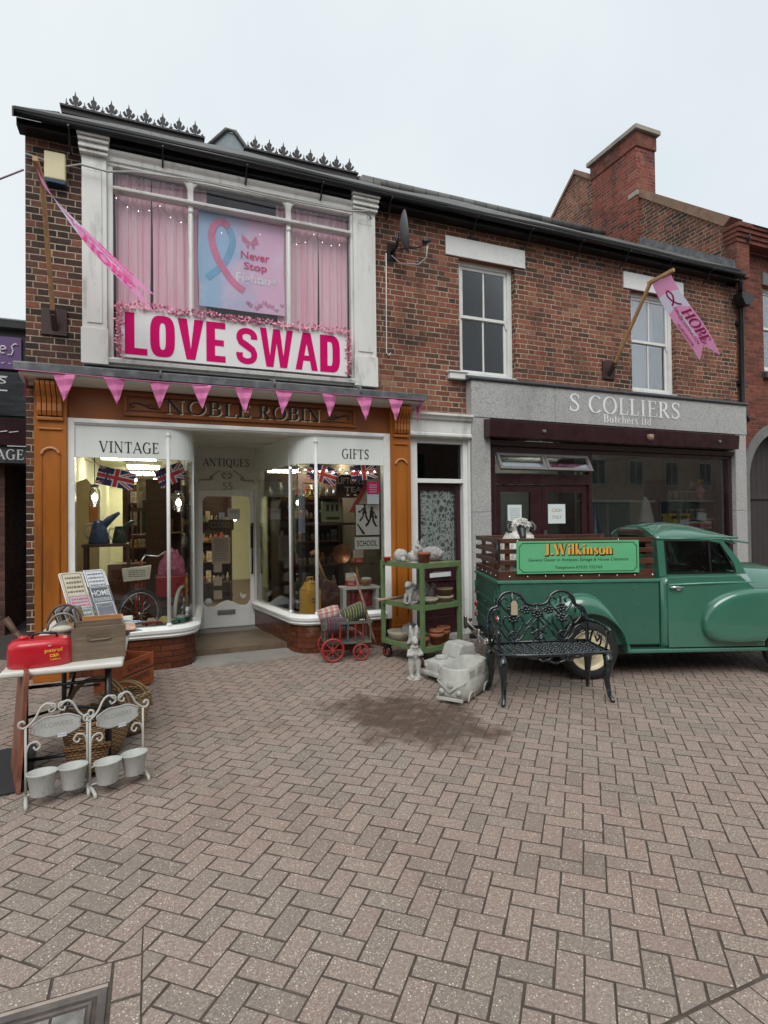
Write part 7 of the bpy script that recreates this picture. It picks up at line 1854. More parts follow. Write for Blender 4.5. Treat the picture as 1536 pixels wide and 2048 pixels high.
# card rack
t = thing('card_rack', 'white wire rack leaning back with printed posters and slogan cards', 'rack', (-.44, -1.52, .741)); t.rotation_euler = (R(-34), 0, R(30))
q = MB()
for x in (-.20, .0, .20): q.tube([(x, 0, 0), (x, 0, .60)], .004, 5)
for z in (.0, .2, .4, .6): q.tube([(-.2, -.003, z), (.2, -.003, z)], .004, 5)
for x in (-.19, .19): q.tube([(x, 0, .03), (x, -.05, .03), (x, -.05, .10)], .004, 5)
q.tube([(-.19, -.05, .08), (.19, -.05, .08)], .004, 5); q.build('wire_frame', M['clean_white'], t)
def card(x, z, w_, h_, c, yy, lines, tc):
    q = MB(); q.box(x - w_ / 2, yy, z, x + w_ / 2, yy + .003, z + h_); cd = q.build('card', plain('card_face', c, .5, var=.12, scale=8), t)
    q = MB()
    scribble(q, x - w_ * .38, x + w_ * .38, z + .02, z + h_ * (.42 if lines else .88), 5, yy - .0004, int(1000 * (x + z)))
    q.add([(x + a * w_ * .43, yy - .0006, z + h_ * .5 + b * h_ * .46) for a, b in ((-1, -1), (1, -1), (1, 1), (-1, 1), (-.93, -.95), (.93, -.95), (.93, .95), (-.93, .95))], [(0, 1, 5, 4), (1, 2, 6, 5), (2, 3, 7, 6), (3, 0, 4, 7)], False)
    for s_, lx, lz, lw, lh in lines: put_text(q, s_, lw, lh, facing(x + lx, yy - .001, z + lz), .01)
    q.build('print', plain('card_print', tc, .5), cd)
card(-.10, .32, .19, .29, (.52, .48, .36), -.006, [], (.16, .12, .08))
card(-.10, .17, .19, .20, (.40, .40, .42), -.014, [], (.55, .04, .10))
card(-.10, -.02, .18, .26, (.17, .21, .20), -.022, [], (.5, .52, .5))
card(.10, .38, .18, .24, (.60, .62, .64), -.006, [], (.16, .17, .19))
card(.10, .24, .19, .20, (.09, .10, .12), -.014, [('HOME', .0, .13, .16, .055)], (.62, .63, .62))
card(.10, -.02, .185, .30, (.15, .16, .19), -.022, [('GRUMPY', 0, .15, .12, .028), ('OLD MENS', 0, .11, .13, .028), ('CLUB', 0, .07, .07, .028)], (.62, .64, .64))
q = MB(); q.tube([(.10 + .06 * math.cos(R(a)), -.024, .235 + .02 * math.sin(R(a))) for a in range(0, 360, 20)], .003, 5, True); q.build('ornament', lidm, t)
# board leaning on the table, mat
o = MB(); o.box(-.012, -.28, 0, .012, .28, .74); o = o.build('board', plain('copper_brown_board', (.22, .075, .045), .45, var=.35, dirt=(.36, .2, .14), dirt_amt=.6, dirt_scale=3))
o.location = (-.86, -2.62, .01); o.rotation_euler = (0, R(4), R(14)); tag(o, 'worn copper brown board standing on edge against the table end', 'board')
o = MB(); o.box(-.5, -.42, 0, .5, .42, .012); o = o.build('floor_mat', plain('rubber_mat', (.022, .023, .025), .85, bump=.3)); o.location = (-1.28, -2.5, .002); o.rotation_euler = (0, 0, R(8)); tag(o, 'dark rubber mat on the paving at the left edge under the table end', 'mat')
# baskets
def wicker(name, c):
    k = NT(name); v = k.coord(); x, y, z = k.xyz(v)[:3]
    ang = k.math('ARCTAN2', y, x)
    row = k.math('FLOOR', k.math('MULTIPLY', z, 62)); zf = k.math('FRACT', k.math('MULTIPLY', z, 62))
    wv = k.math('SINE', k.math('ADD', k.math('MULTIPLY', ang, 22), k.math('MULTIPLY', row, PI)))
    h = k.math('MULTIPLY', k.math('SINE', k.math('MULTIPLY', zf, PI)), k.math('ADD', .6, k.math('MULTIPLY', wv, .4)))
    col_ = k.mix(k.step(h, .15, .7), tuple(q_ * .38 for q_ in c), k.mix(k.noise(v, 9, 3), tuple(q_ * .7 for q_ in c), tuple(min(1, q_ * 1.3) for q_ in c)))
    return k.bsdf(col_, .6, normal=k.bump(h, .9, .012))
def basket(label, loc, r, h, c, hoop, sq=1.0, rz=0, tilt=0):
    t = thing('wicker_basket', label, 'basket', loc, rz); t.rotation_euler = (R(tilt), 0, rz); m = wicker('wicker', c)
    n = 32; q = MB()
    P = lambda s_, z: [(r * s_ * math.cos(2 * PI * k / n), r * sq * s_ * math.sin(2 * PI * k / n), z) for k in range(n)]
    q.rings([P(.72, 0), P(.88, h * .35), P(.97, h * .75), P(1, h), P(.93, h), P(.9, h * .75), P(.68, .02)], True); q.build('bowl', m, t)
    q = MB(); q.tube([(p[0], p[1], h + .012 * math.sin(i * 1.57)) for i, p in enumerate(P(.98, h))], .014, 6, True); q.tube([(p[0], p[1], h - .012 * math.sin(i * 1.57)) for i, p in enumerate(P(.98, h))], .012, 6, True); q.build('rim', m, t)
    if hoop:
        for dx in (-.012, .012):
            q = MB(); q.tube([(dx + r * .97 * math.cos(R(a)), dx, h * .6 + hoop * math.sin(R(a))) for a in range(0, 181, 12)], .011, 6); q.build('hoop_handle', plain('cane', (.30, .19, .09), .6, var=.3), t)
basket('large brown wicker basket with a tall hoop handle under the table front', (-.40, -2.36, .012), .235, .27, (.42, .25, .11), .38)
basket('small dark wicker basket lying in front of the large one under the table', (-.425, -2.74, .012), .135, .16, (.33, .17, .07), 0, tilt=-18)
basket('pale wicker basket under the table at its right side', (-.22, -2.02, .012), .19, .30, (.55, .38, .19), .22, .8)
# plant stands
metalw = plain('chipped_cream_iron', (.46, .46, .42), .6, var=.15, dirt=(.2, .18, .15), dirt_amt=.5, dirt_scale=14)
zinc = plain('limewashed_zinc', (.44, .45, .42), .7, var=.15, dirt=(.22, .22, .21), dirt_amt=.6, dirt_scale=8, stretch=(1, 1, .4))
def plant_stand(label, loc, rz, pots, word):
    t = thing('plant_stand', label, 'plant stand', loc, rz, 'wire plant stands in front of the table')
    for s_ in (-1, 1):
        q = MB(); q.tube([(s_ * .165, 0, .03), (s_ * .165, 0, .46)], .007, 8); q.build('upright', metalw, t)
        q = MB(); q.tube([(s_ * .165, -.09, .0), (s_ * .165, -.085, .022), (s_ * .165, -.04, .04), (s_ * .165, .04, .04), (s_ * .165, .08, .02), (s_ * .165, .085, .0)], .011, 8); q.build('foot', metalw, t)
        q = MB(); q.tube(sm_([(s_ * .015, 0, .555), (s_ * .05, 0, .585), (s_ * .085, 0, .565), (s_ * .12, 0, .50), (s_ * .165, 0, .46), (s_ * .195, 0, .465), (s_ * .20, 0, .49), (s_ * .18, 0, .50), (s_ * .17, 0, .485)]), .007, 8)
        q.tube(sm_([(s_ * .05, 0, .585), (s_ * .015, 0, .575), (s_ * .01, 0, .545), (s_ * .035, 0, .53), (s_ * .045, 0, .55)]), .006, 8)
        q.tube(sm_([(s_ * .165, 0, .29), (s_ * .15, 0, .35), (s_ * .11, 0, .365), (s_ * .09, 0, .335), (s_ * .11, 0, .315), (s_ * .125, 0, .335)]), .006, 8); q.build('scroll', metalw, t)
    q = MB(); q.tube([(-.165, 0, .055), (.165, 0, .055)], .007, 8); q.tube([(-.165, 0, .165), (.165, 0, .165)], .006, 8); q.build('cross_bar', metalw, t)
    out = []
    for i in range(48):
        a = 2 * PI * i / 48; k = (abs(math.cos(a)) ** 2.7 + abs(math.sin(a)) ** 2.7) ** (-1 / 2.7) * (1 - .035 * math.cos(8 * a)); out.append((.132 * k * math.cos(a), .445 + .066 * k * math.sin(a)))
    q = MB(); q.prism(out, -.014, -.008, 'xz'); pl = q.build('plaque', zinc, t, bevel=.002)
    q = MB(); q.tube([(.95 * a, -.014, .44 + (b - .44) * .9) for a, b in out], .003, 5, True); put_text(q, word, .17, .03, facing(0, -.0146, .455), .005); q.build('raised_lettering', greyst, pl)
    q = MB(); q.box(.0, -.016, .372, .05, -.0146, .395); q.build('price_sticker', plain('sticker', (.62, .63, .7), .5), pl)
    for lb, x in zip(pots, (-.082, .082)):
        n = 28; o = MB()
        P = lambda s_, z: [(.082 * s_ * math.cos(2 * PI * k / n), .062 * s_ * math.sin(2 * PI * k / n), z) for k in range(n)]
        o.rings([P(.70, 0), P(.72, .004), P(.96, .125), P(1.03, .13), P(1.03, .138), P(.94, .136), P(.68, .012)], True)
        o = o.build('metal_pot', zinc); p = Vector((x, -.062, .064)); p.rotate(Matrix.Rotation(rz, 3, 'Z')); o.location = (loc[0] + p.x, loc[1] + p.y, p.z); o.rotation_euler = (0, 0, rz); tag(o, lb, 'pot', 'small metal pots on the plant stands')
plant_stand('cream wire plant stand nearest the left edge with an oval plaque and two pots', (-.56, -3.02, 0), R(10), ('leftmost of the four small metal pots on the plant stands', 'second from left of the four small metal pots on the plant stands'), 'FLOWERS')
plant_stand('right hand cream wire plant stand with an oval plaque and two pots', (-.225, -2.99, 0), R(24), ('third from left of the four small metal pots on the plant stands', 'rightmost of the four small metal pots on the plant stands'), 'FLOWERS')

# ------------------------------------------------------------------ cast iron bench
ci = NT('glossy_green_black_iron'); v_ = ci.coord()
cc = ci.mix(ci.step(ci.noise(v_, 26, 3), .56, .70), (.006, .012, .012), (.035, .055, .085))
M['castiron'] = ci.bsdf(cc, .16, coat=.6, normal=ci.bump(ci.noise(v_, 45, 3), .5, .006))
t = thing('garden_bench', 'ornate black cast iron garden bench with a double arched back and price tag', 'bench', (2.89, -2.70, 0), R(-17))
BW, BD = 1.03, .43
for x, s_ in ((.03, -1), (BW - .03, 1)):
    for y, ky in ((.02, -1), (BD - .02, 1)):
        q = MB(); q.tube([(x, y, .44), (x + s_ * .015, y + ky * .02, .36), (x - s_ * .0, y, .2), (x + s_ * .01, y + ky * .03, .06), (x + s_ * .025, y + ky * .06, .018), (x + s_ * .03, y + ky * .075, .016)], [.036, .046, .028, .02, .02, .013], 10); q.build('leg', M['castiron'], t)
    q = MB(); q.tube([(x, BD - .01, .68), (x + s_ * .02, .25, .68), (x + s_ * .035, .08, .665), (x + s_ * .04, .02, .645), (x + s_ * .03, .03, .615)], .017, 8); q.tube([(x, .05, .44), (x + s_ * .03, .06, .52), (x + s_ * .035, .08, .60), (x + s_ * .035, .10, .66)], .013, 8)
    q.tube([(x, .36, .46), (x, .30, .58), (x, .20, .62), (x, .14, .56), (x, .2, .51), (x, .24, .55)], .010, 8); q.tube([(x, .2, .45), (x, .13, .5), (x, .1, .6)], .009, 8); q.build('arm', M['castiron'], t)
# seat: bordered lattice with leafy castings
q = MB(); q.tube([(.0, .0, .45), (.25, -.02, .45), (.5, -.035, .45), (.78, -.02, .45), (BW, .0, .45), (BW, BD, .45), (0, BD, .45)], .017, 8, True); q.build('seat_rim', M['castiron'], t)
q = MB()
for i in range(17):
    x = .05 + i * .058
    for j in range(7):
        y = .03 + j * .058 + (.029 if i % 2 else 0)
        if y > BD - .02: continue
        a = i * 1.3 + j * .7; q.tube([(x - .028, y - .02, .45), (x, y + .018 * math.sin(a), .457), (x + .028, y + .02, .45)], [.008, .014, .008], 6); q.tube([(x - .02, y + .026, .45), (x + .004, y, .456), (x + .02, y - .026, .45)], [.008, .013, .008], 6)
q.build('seat_lattice', M['castiron'], t, fix=False)
q = MB()
for s_ in (-1, 1): q.tube([(BW / 2 + s_ * .30, -.01, .44), (BW / 2 + s_ * .2, -.012, .415), (BW / 2 + s_ * .11, -.012, .43), (BW / 2 + s_ * .1, -.012, .40), (BW / 2 + s_ * .05, -.012, .385), (BW / 2, -.012, .37)], .011, 8); q.tube([(BW / 2 + s_ * .18, -.012, .42), (BW / 2 + s_ * .13, -.015, .39), (BW / 2 + s_ * .06, -.015, .41), (BW / 2 + s_ * .03, -.015, .43)], .009, 8)
q.build('apron', M['castiron'], t)
# back: B(x, z) maps the flat design on to the reclined back
def Bk(x, z, o=0): return (x, BD - .01 + (z - .45) * .17 + o, z)
hx = BW / 2
half = [(-.49, .45), (-.50, .58), (-.50, .70), (-.47, .79), (-.40, .82), (-.385, .88), (-.33, .94), (-.24, .955), (-.16, .92), (-.11, .85), (-.05, .825), (0, .83)]
q = MB(); q.tube([Bk(hx + a, b) for a, b in sm_(half)] + [Bk(hx - a, b) for a, b in sm_(half)[::-1][1:]], .018, 8); q.build('back_frame', M['castiron'], t)
q = MB(); q.tube([Bk(.02, .475), Bk(BW - .02, .475)], .013, 8); q.build('back_rail', M['castiron'], t)
designs = []
for cx in (-.25, .25):
    for s_ in (-1, 1):
        designs += [[(cx, .50), (cx + s_ * .05, .58), (cx + s_ * .10, .66), (cx + s_ * .08, .72), (cx + s_ * .035, .70), (cx + s_ * .045, .66)], [(cx, .62), (cx + s_ * .03, .74), (cx + s_ * .09, .80), (cx + s_ * .12, .86), (cx + s_ * .08, .90), (cx + s_ * .045, .87), (cx + s_ * .06, .84)], [(cx + s_ * .03, .48), (cx + s_ * .09, .53), (cx + s_ * .13, .60), (cx + s_ * .19, .62), (cx + s_ * .21, .57), (cx + s_ * .17, .55)], [(cx + s_ * .12, .63), (cx + s_ * .19, .70), (cx + s_ * .20, .77), (cx + s_ * .15, .79), (cx + s_ * .14, .74)]]
    designs += [[(cx, .48), (cx, .62), (cx, .78), (cx, .93)], [(cx + .05 * math.cos(R(a)), .53 + .045 * math.sin(R(a))) for a in range(0, 361, 40)]]
for s_ in (-1, 1): designs += [[(0, .5), (s_ * .05, .56), (s_ * .055, .64), (0, .70), (s_ * -.04, .75), (s_ * -.02, .79), (0, .77)], [(s_ * .06, .48), (s_ * .03, .53), (0, .5)]]
designs += [[(0, .48), (0, .83)], [(.045 * math.cos(R(a)), .54 + .045 * math.sin(R(a))) for a in range(0, 361, 40)]]
q = MB()
for d in designs: q.tube([Bk(hx + a, b, -.003) for a, b in sm_(d, 4)], .0115, 6)
q.build('back_scrollwork', M['castiron'], t)
for cx, cz in ((-.25, .80), (.25, .80), (0, .74), (-.25, .70), (.25, .70), (-.12, .78), (.12, .78)):
    q = MB()
    for k in range(7): a = 2 * PI * k / 7; q.ell(Bk(hx + cx + .035 * math.cos(a), cz + .03 * math.sin(a), -.012), (.022, .012, .016), 8, 5)
    q.ell(Bk(hx + cx, cz, -.018), .016, 8, 6)
    q.build('cast_flower', M['castiron'], t)
q = MB(); q.tube([Bk(.27, .95, -.02), Bk(.265, .88, -.03)], .002, 4); q.build('tag_string', fwhite, t)
q = MB(); q.prism([(.235, .74), (.30, .74), (.30, .85), (.285, .88), (.25, .88), (.235, .85)], .415, .418, 'xz'); q.build('price_tag', plain('manila_tag', (.42, .32, .22), .8), t)

# ------------------------------------------------------------------ green pickup truck
grn = plain('truck_green', (.042, .155, .105), .2, var=.05, scale=2, coat=1.0, coat_rough=.03, dirt=(.03, .12, .08), dirt_amt=.3)
bed_g = plain('truck_bed_green', (.034, .122, .084), .38, var=.08, scale=3, coat=.25, dirt=(.03, .06, .045), dirt_amt=.4, stretch=(1, 1, .4))
rubber = plain('black_tyre', (.018, .018, .018), .8, var=.2)
brwn = plain('varnished_slats', (.075, .028, .016), .4, var=.3, scale=4, stretch=(.6, 5, 5), coat=.2)
t = thing('pickup_truck', 'vintage rounded green pickup truck with slatted wooden sides parked along the shopfront', 'truck', (4.434, -1.731, 0), R(-20.5))
q = MB()
BX0, BX1, BY = -.91, .78, .635
for a in ((BX0, -BY, .34, BX1, -BY + .03, 1.0), (BX0, BY - .03, .34, BX1, BY, 1.0), (BX1 - .03, -BY + .0305, .34, BX1, BY - .0305, 1.0)): q.box(*a)
q.box(BX0 + .03, -BY + .0305, .56, BX1 - .0305, BY - .0305, .60); q.build('bed', bed_g, t, bevel=.012)
q = MB(); q.box(BX0 - .02, -BY + .03, .40, BX0 + .0, BY - .03, 1.0)
for z in (.50, .62, .74): q.box(BX0 - .032, -BY + .15, z, BX0 - .0205, BY - .15, z + .05)
q.box(BX0 - .045, -.06, .72, BX0 - .0325, .06, .74); tg = q.build('tailgate', bed_g, t, bevel=.005)
for y in (-BY + .10, BY - .10): q = MB(); q.box(BX0 - .045, y - .02, .84, BX0 - .0205, y + .02, .92); q.tube([(BX0 - .04, y, .84), (BX0 - .04, y, .76)], .008, 6); q.build('latch', bed_g, tg)
q = MB()
for y in (-BY - .015, BY - .035): q.box(BX0 - .03, y, 1.001, BX1, y + .05, 1.035)
q.box(BX0 - .03, -BY + .036, 1.001, BX0 + .02, BY - .036, 1.035); q.build('bed_rail', plain('rail_green', (.05, .20, .13), .4, var=.1), t, bevel=.006)
for y, s_ in ((-BY + .012, -1), (BY - .012, 1)):
    for z0, z1 in ((1.037, 1.135), (1.195, 1.25), (1.315, 1.365), (1.425, 1.475)):
        q = MB(); q.box(BX0 - .01, y - .011, z0, BX1 - .05, y + .011, z1); q.build('slat', brwn, t, bevel=.003)
    for x in (BX0 + .06, -.35, .25, BX1 - .12): q = MB(); q.box(x, y - s_ * .022 - .0105, 1.037, x + .05, y - s_ * .022 + .0105, 1.47); q.build('slat_post', brwn, t)
for z0, z1 in ((1.037, 1.135), (1.195, 1.25), (1.315, 1.365), (1.425, 1.475)):
    q = MB(); q.box(BX0 - .012, -BY + .026, z0, BX0 + .012, BY - .026, z1); q.build('slat', brwn, t, bevel=.003)
for y in (-.3, .3): q = MB(); q.box(BX0 + .0125, y - .025, 1.037, BX0 + .034, y + .025, 1.47); q.build('slat_post', brwn, t)
q = MB()
for i in range(9): q.ell((BX0 + .1 + i * .19, -BY - .001, 1.075), (.011, .006, .011), 8, 5)
for i in range(5): q.ell((BX0 - .014, -BY + .15 + i * .24, 1.075), (.006, .011, .011), 8, 5)
for x in (-.72, .35): q.ell((x, -BY - .001, 1.45), (.009, .006, .009), 8, 5)
q.build('bolt', M['chrome'], t)
q = MB(); q.box(BX0 - .025, -BY - .02, 1.22, BX0 + .0, -BY + .02, 1.47); q.tube([(BX0 - .03, -BY - .01, 1.42), (BX0 - .03, -BY - .01, 1.25)], .012, 6); q.build('corner_latch', M['iron'], t)
# dealer sign
q = MB(); q.box(-.74, -BY - .028, 1.105, .555, -BY - .012, 1.445); sg_ = q.build('sign', plain('mint_green_sign', (.115, .43, .21), .4, var=.03), t, bevel=.002)
SY = -BY - .0285
q = MB()
ex, ez = .622, .150; k = .035
pts = [(-ex, -ez + k), (-ex, ez - k), (-ex + k * .3, ez - k * .9), (-ex + k, ez), (ex - k, ez), (ex - k * .3, ez - k * .9), (ex, ez - k), (ex, -ez + k), (ex - k * .3, -ez + k * .9), (ex - k, -ez), (-ex + k, -ez), (-ex + k * .3, -ez + k * .9)]
for a, b in zip(pts, pts[1:] + pts[:1]): q.bar((-.0925 + a[0], SY - .0008, 1.275 + a[1]), (-.0925 + b[0], SY - .0008, 1.275 + b[1]), .006, .002, (0, 1, 0))
q.build('border_line', M['black'], sg_)
q = MB(); roman(q, 'J.Wilkinson', .72, .125, facing(-.09 + .008, SY - .001, 1.36 - .006), .30, .10, gap=.05); q.build('lettering_shadow', M['black'], sg_, fix=False)
q = MB(); roman(q, 'J.Wilkinson', .72, .115, facing(-.09, SY - .0035, 1.36), .22, .05, gap=.05); q.build('lettering', plain('gold_lettering', (.72, .38, .07), .4), sg_, fix=False)
q = MB(); put_text(q, 'General Dealer in Antiques, Salvage & House Clearance', 1.06, .042, facing(-.09, SY - .001, 1.245), .003, shear=.22); put_text(q, 'Telephone 07532 725763', .50, .038, facing(-.09, SY - .001, 1.165), .006); q.build('small_lettering', plain('dark_green_ink', (.01, .035, .02), .5), sg_)
# wheels
def wheel(x, y, s_):
    A = Matrix.Rotation(R(90 * s_), 3, 'X')
    q = MB(); q.lathe([(.19, -.06), (.24, -.068), (.285, -.06), (.303, -.04), (.305, 0), (.303, .04), (.285, .06), (.24, .068), (.205, .058)], (x, y, .305), 40, A, True, False); w_ = q.build('tyre', rubber, t)
    q = MB(); q.lathe([(.21, .055), (.206, .062), (.196, .056), (.185, .03), (.165, .022), (.135, .035), (.10, .042), (.085, .036), (.0, .036)], (x, y, .305), 36, A, True, False); rm_ = q.build('rim', plain('cream_rim', (.62, .54, .36), .35, coat=.3), w_)
    q = MB(); q.lathe([(.085, .037), (.08, .06), (.05, .078), (.0, .082)], (x, y, .305), 24, A); q.build('hubcap', M['chrome'], rm_)
for x in (0, 2.18):
    wheel(x, -.65, 1); wheel(x, .65, -1)
def pillow(mb, outline, ys, scl, c):
    mb.rings([[(c[0] + (x - c[0]) * k, y, c[1] + (z - c[1]) * k) for x, z in outline] for y, k in zip(ys, scl)], True)
def archpts(cx, r, a0, a1, n=12, cz=.305): return [(cx + r * math.cos(R(a0 + (a1 - a0) * i / n)), cz + r * math.sin(R(a0 + (a1 - a0) * i / n))) for i in range(n + 1)]
# rear wings: a flared band round the wheel arch
for s_ in (-1, 1):
    q = MB()
    outer = sm_([(-.56, .36), (-.52, .60), (-.38, .80), (-.14, .89), (.06, .875), (.20, .76), (.31, .58), (.37, .42), (.44, .345)], 5); n = len(outer)
    inner = [(.0 + .375 * math.cos(R(184 - (184 + 2) * i / (n - 1))), .30 + .385 * math.sin(R(184 - 186 * i / (n - 1)))) for i in range(n)]
    rows = []
    for tt, yy in ((0, .63), (.03, .65), (.12, .70), (.3, .735), (.55, .755), (.85, .765), (.96, .762), (1.0, .748), (1.0, .63)):
        rows.append([(o_[0] + (i_[0] - o_[0]) * tt, s_ * yy, o_[1] + (i_[1] - o_[1]) * tt) for o_, i_ in zip(outer, inner)])
    nn = len(rows)
    q.add([p for r0 in rows for p in r0], [(j * n + i, j * n + i + 1, (j + 1) * n + i + 1, (j + 1) * n + i) for j in range(nn - 1) for i in range(n - 1)], True)
    q.build('rear_wing', grn, t)
    q = MB(); q.add([(x, s_ * .632, z) for x, z in [(-.40, .25)] + inner[::-1][::-1] + [(.40, .25)]], [tuple(range(n + 2))]); q.build('wheel_well', M['black'], t)
q = MB(); q.box(-.85, -.60, .24, 2.4, .60, .335); q.build('underbody', M['black'], t)
for s_ in (-1, 1):
    q = MB(); q.box(.38, s_ * .70 if s_ < 0 else .60, .265, 1.90, -.60 if s_ < 0 else .70, .305); q.build('running_board', grn, t, bevel=.01)
# cab lower body
def sec(x, w_, z0, z1, tw): return [(x, -w_ + .02, z0), (x, -w_, z0 + .06), (x, -w_ - .012, (z0 + z1) / 2), (x, -w_ + .0, z1 - .08), (x, -tw, z1), (x, tw, z1), (x, w_, z1 - .08), (x, w_ + .012, (z0 + z1) / 2), (x, w_, z0 + .06), (x, w_ - .02, z0)]
q = MB(); q.rings([sec(.785, .645, .305, 1.055, .625), sec(.90, .66, .305, 1.06, .63), sec(1.3, .665, .305, 1.065, .63), sec(1.62, .65, .305, 1.075, .61), sec(1.80, .60, .305, 1.06, .52)], True); q.build('cab_body', grn, t)
q = MB()
def bsec(x, w_, z0, z1): return [(x, w_ * math.cos(R(a)), z0 + (z1 - z0) * max(0, math.sin(R(a))) ** .62) for a in range(180, -1, -10)]
q.rings([bsec(1.62, .58, .6, 1.16), bsec(1.85, .53, .6, 1.165), bsec(2.2, .45, .6, 1.14), bsec(2.55, .37, .6, 1.06), bsec(2.72, .32, .6, .97), bsec(2.80, .26, .6, .85)], True); q.build('bonnet', grn, t)
q = MB(); q.box(2.74, -.26, .42, 2.82, .26, .80); q.build('grille', M['chrome'], t, bevel=.03)
# doors (near and far): panel line, belt moulding, handle
for s_ in (-1, 1):
    q = MB(); o_ = [(.845, .315), (.845, 1.05), (1.62, 1.06), (1.83, .88), (1.875, .60), (1.875, .315)]
    q.prism(o_, s_ * .672, s_ * .684, 'xz'); dr = q.build('door', grn, t, bevel=.008, segs=3)
    q = MB(); q.tube([(.86, s_ * .686, .972), (1.3, s_ * .69, .985), (1.78, s_ * .675, .99)], .009, 8); q.build('belt_moulding', plain('belt_green', (.10, .32, .22), .25, coat=.5), dr)
    q = MB(); q.tube([(.86, s_ * .70, .945), (.90, s_ * .715, .95), (.99, s_ * .715, .945)], .012, 8); q.lathe([(0, .02), (.02, .018), (.03, 0)], (.955, s_ * .684, .93), 16, Matrix.Rotation(R(90 * -s_), 3, 'X')); q.build('door_handle', M['chrome'], dr)
    # front wing sweeping back on to the door
    q = MB(); ol = sm_([(1.20, .50), (1.20, .62), (1.27, .76), (1.42, .86), (1.62, .915), (1.90, .93), (2.2, .915), (2.5, .85), (2.72, .72), (2.80, .56), (2.76, .42), (2.55, .36)], 4) + archpts(2.18, .36, 15, 165, 10, .30) + [(1.80, .36), (1.5, .36), (1.30, .385), (1.23, .43)]
    q.rings([[(1.95 + (x - 1.95) * k, s_ * y, .58 + (z - .58) * k2) for x, z in ol] for y, k, k2 in ((.40, 1, 1), (.685, 1, 1), (.715, .997, .992), (.738, .985, .972), (.754, .962, .94), (.764, .925, .89), (.77, .85, .80), (.773, .7, .64))], True); q.build('front_wing', grn, t)
    q = MB(); q.tube([(1.86, s_ * (.70 if a < .35 or a > .93 else .775), a) for a in (.30,)] + [(1.875, s_ * .778, .40), (1.875, s_ * .778, .90)], .003, 5); q.build('panel_joint', M['black'], t)
    q = MB(); q.lathe([(.085, 0), (.09, .02), (.07, .04), (0, .05)], (2.72, s_ * .60, .70), 18, Matrix.Rotation(R(90), 3, 'Y')); q.build('headlight', M['chrome'], t)
# glasshouse
def roofz(x, y):
    ax = max(0, min(1, (x - .80) / .9)); base = 1.475 + .15 * math.sin(PI * (.28 + .62 * ax)) ** 1.0
    base = [1.58, 1.615, 1.625, 1.615, 1.585, 1.535, 1.46][min(6, int(ax * 6))] * (1 - ax * 6 % 1) + [1.58, 1.615, 1.625, 1.615, 1.585, 1.535, 1.46][min(6, int(ax * 6) + 1)] * (ax * 6 % 1)
    k = abs(y) / (.575 - .05 * ax); return base - (base - 1.46) * min(1, k) ** 2.6
q = MB(); q.grid(lambda u, v: (.785 + .93 * u, (2 * v - 1) * (.575 - .05 * u), roofz(.80 + .9 * u, (2 * v - 1) * (.575 - .05 * u))), 18, 20); rf_ = q.build('roof', grn, t, fix=False)
md = rf_.modifiers.new('solid', 'SOLIDIFY'); md.thickness = .02
q = MB(); 
for s_ in (-1, 1): q.tube([(.79, s_ * .585, 1.452), (1.2, s_ * .58, 1.45), (1.5, s_ * .56, 1.44), (1.66, s_ * .545, 1.39)], .011, 6)
q.build('rain_gutter', grn, t)
# back panel of the cab with its window
q = MB(); arcp = [(y, roofz(.80, y) - .012) for y in [(.57 - .057 * i) for i in range(21)]]
q.add([(.80, y, 1.05) for y in (-.575, -.36, .36, .575)], [])
bp = [(-.60, 1.055), (.60, 1.055)] + [(.575, 1.30)] + arcp[0:21] + [(-.575, 1.30)]
q = MB(); up_ = [p for p in arcp]; 
def quadp(mb, pts): mb.prism(pts, .785, .812, 'yz')
quadp(q, [(.60, 1.056), (.34, 1.056), (.34, 1.475), (.57, 1.44)]); quadp(q, [(-.60, 1.056), (-.34, 1.056), (-.34, 1.475), (-.57, 1.44)]); quadp(q, [(.339, 1.056), (-.339, 1.056), (-.339, 1.27), (.339, 1.27)])
quadp(q, [(.57, 1.4405)] + [(.34, 1.4755), (-.34, 1.4755), (-.57, 1.4405)] + arcp[::-1][1:-1]); q.build('cab_back', grn, t)
q = MB(); q.box(.795, -.338, 1.271, .80, .338, 1.474); q.build('rear_window', M['dark_glass'], t)
q = MB(); q.box(.755, -.30, 1.50, .784, .30, 1.545); q.build('rear_board', brwn, t, bevel=.006)
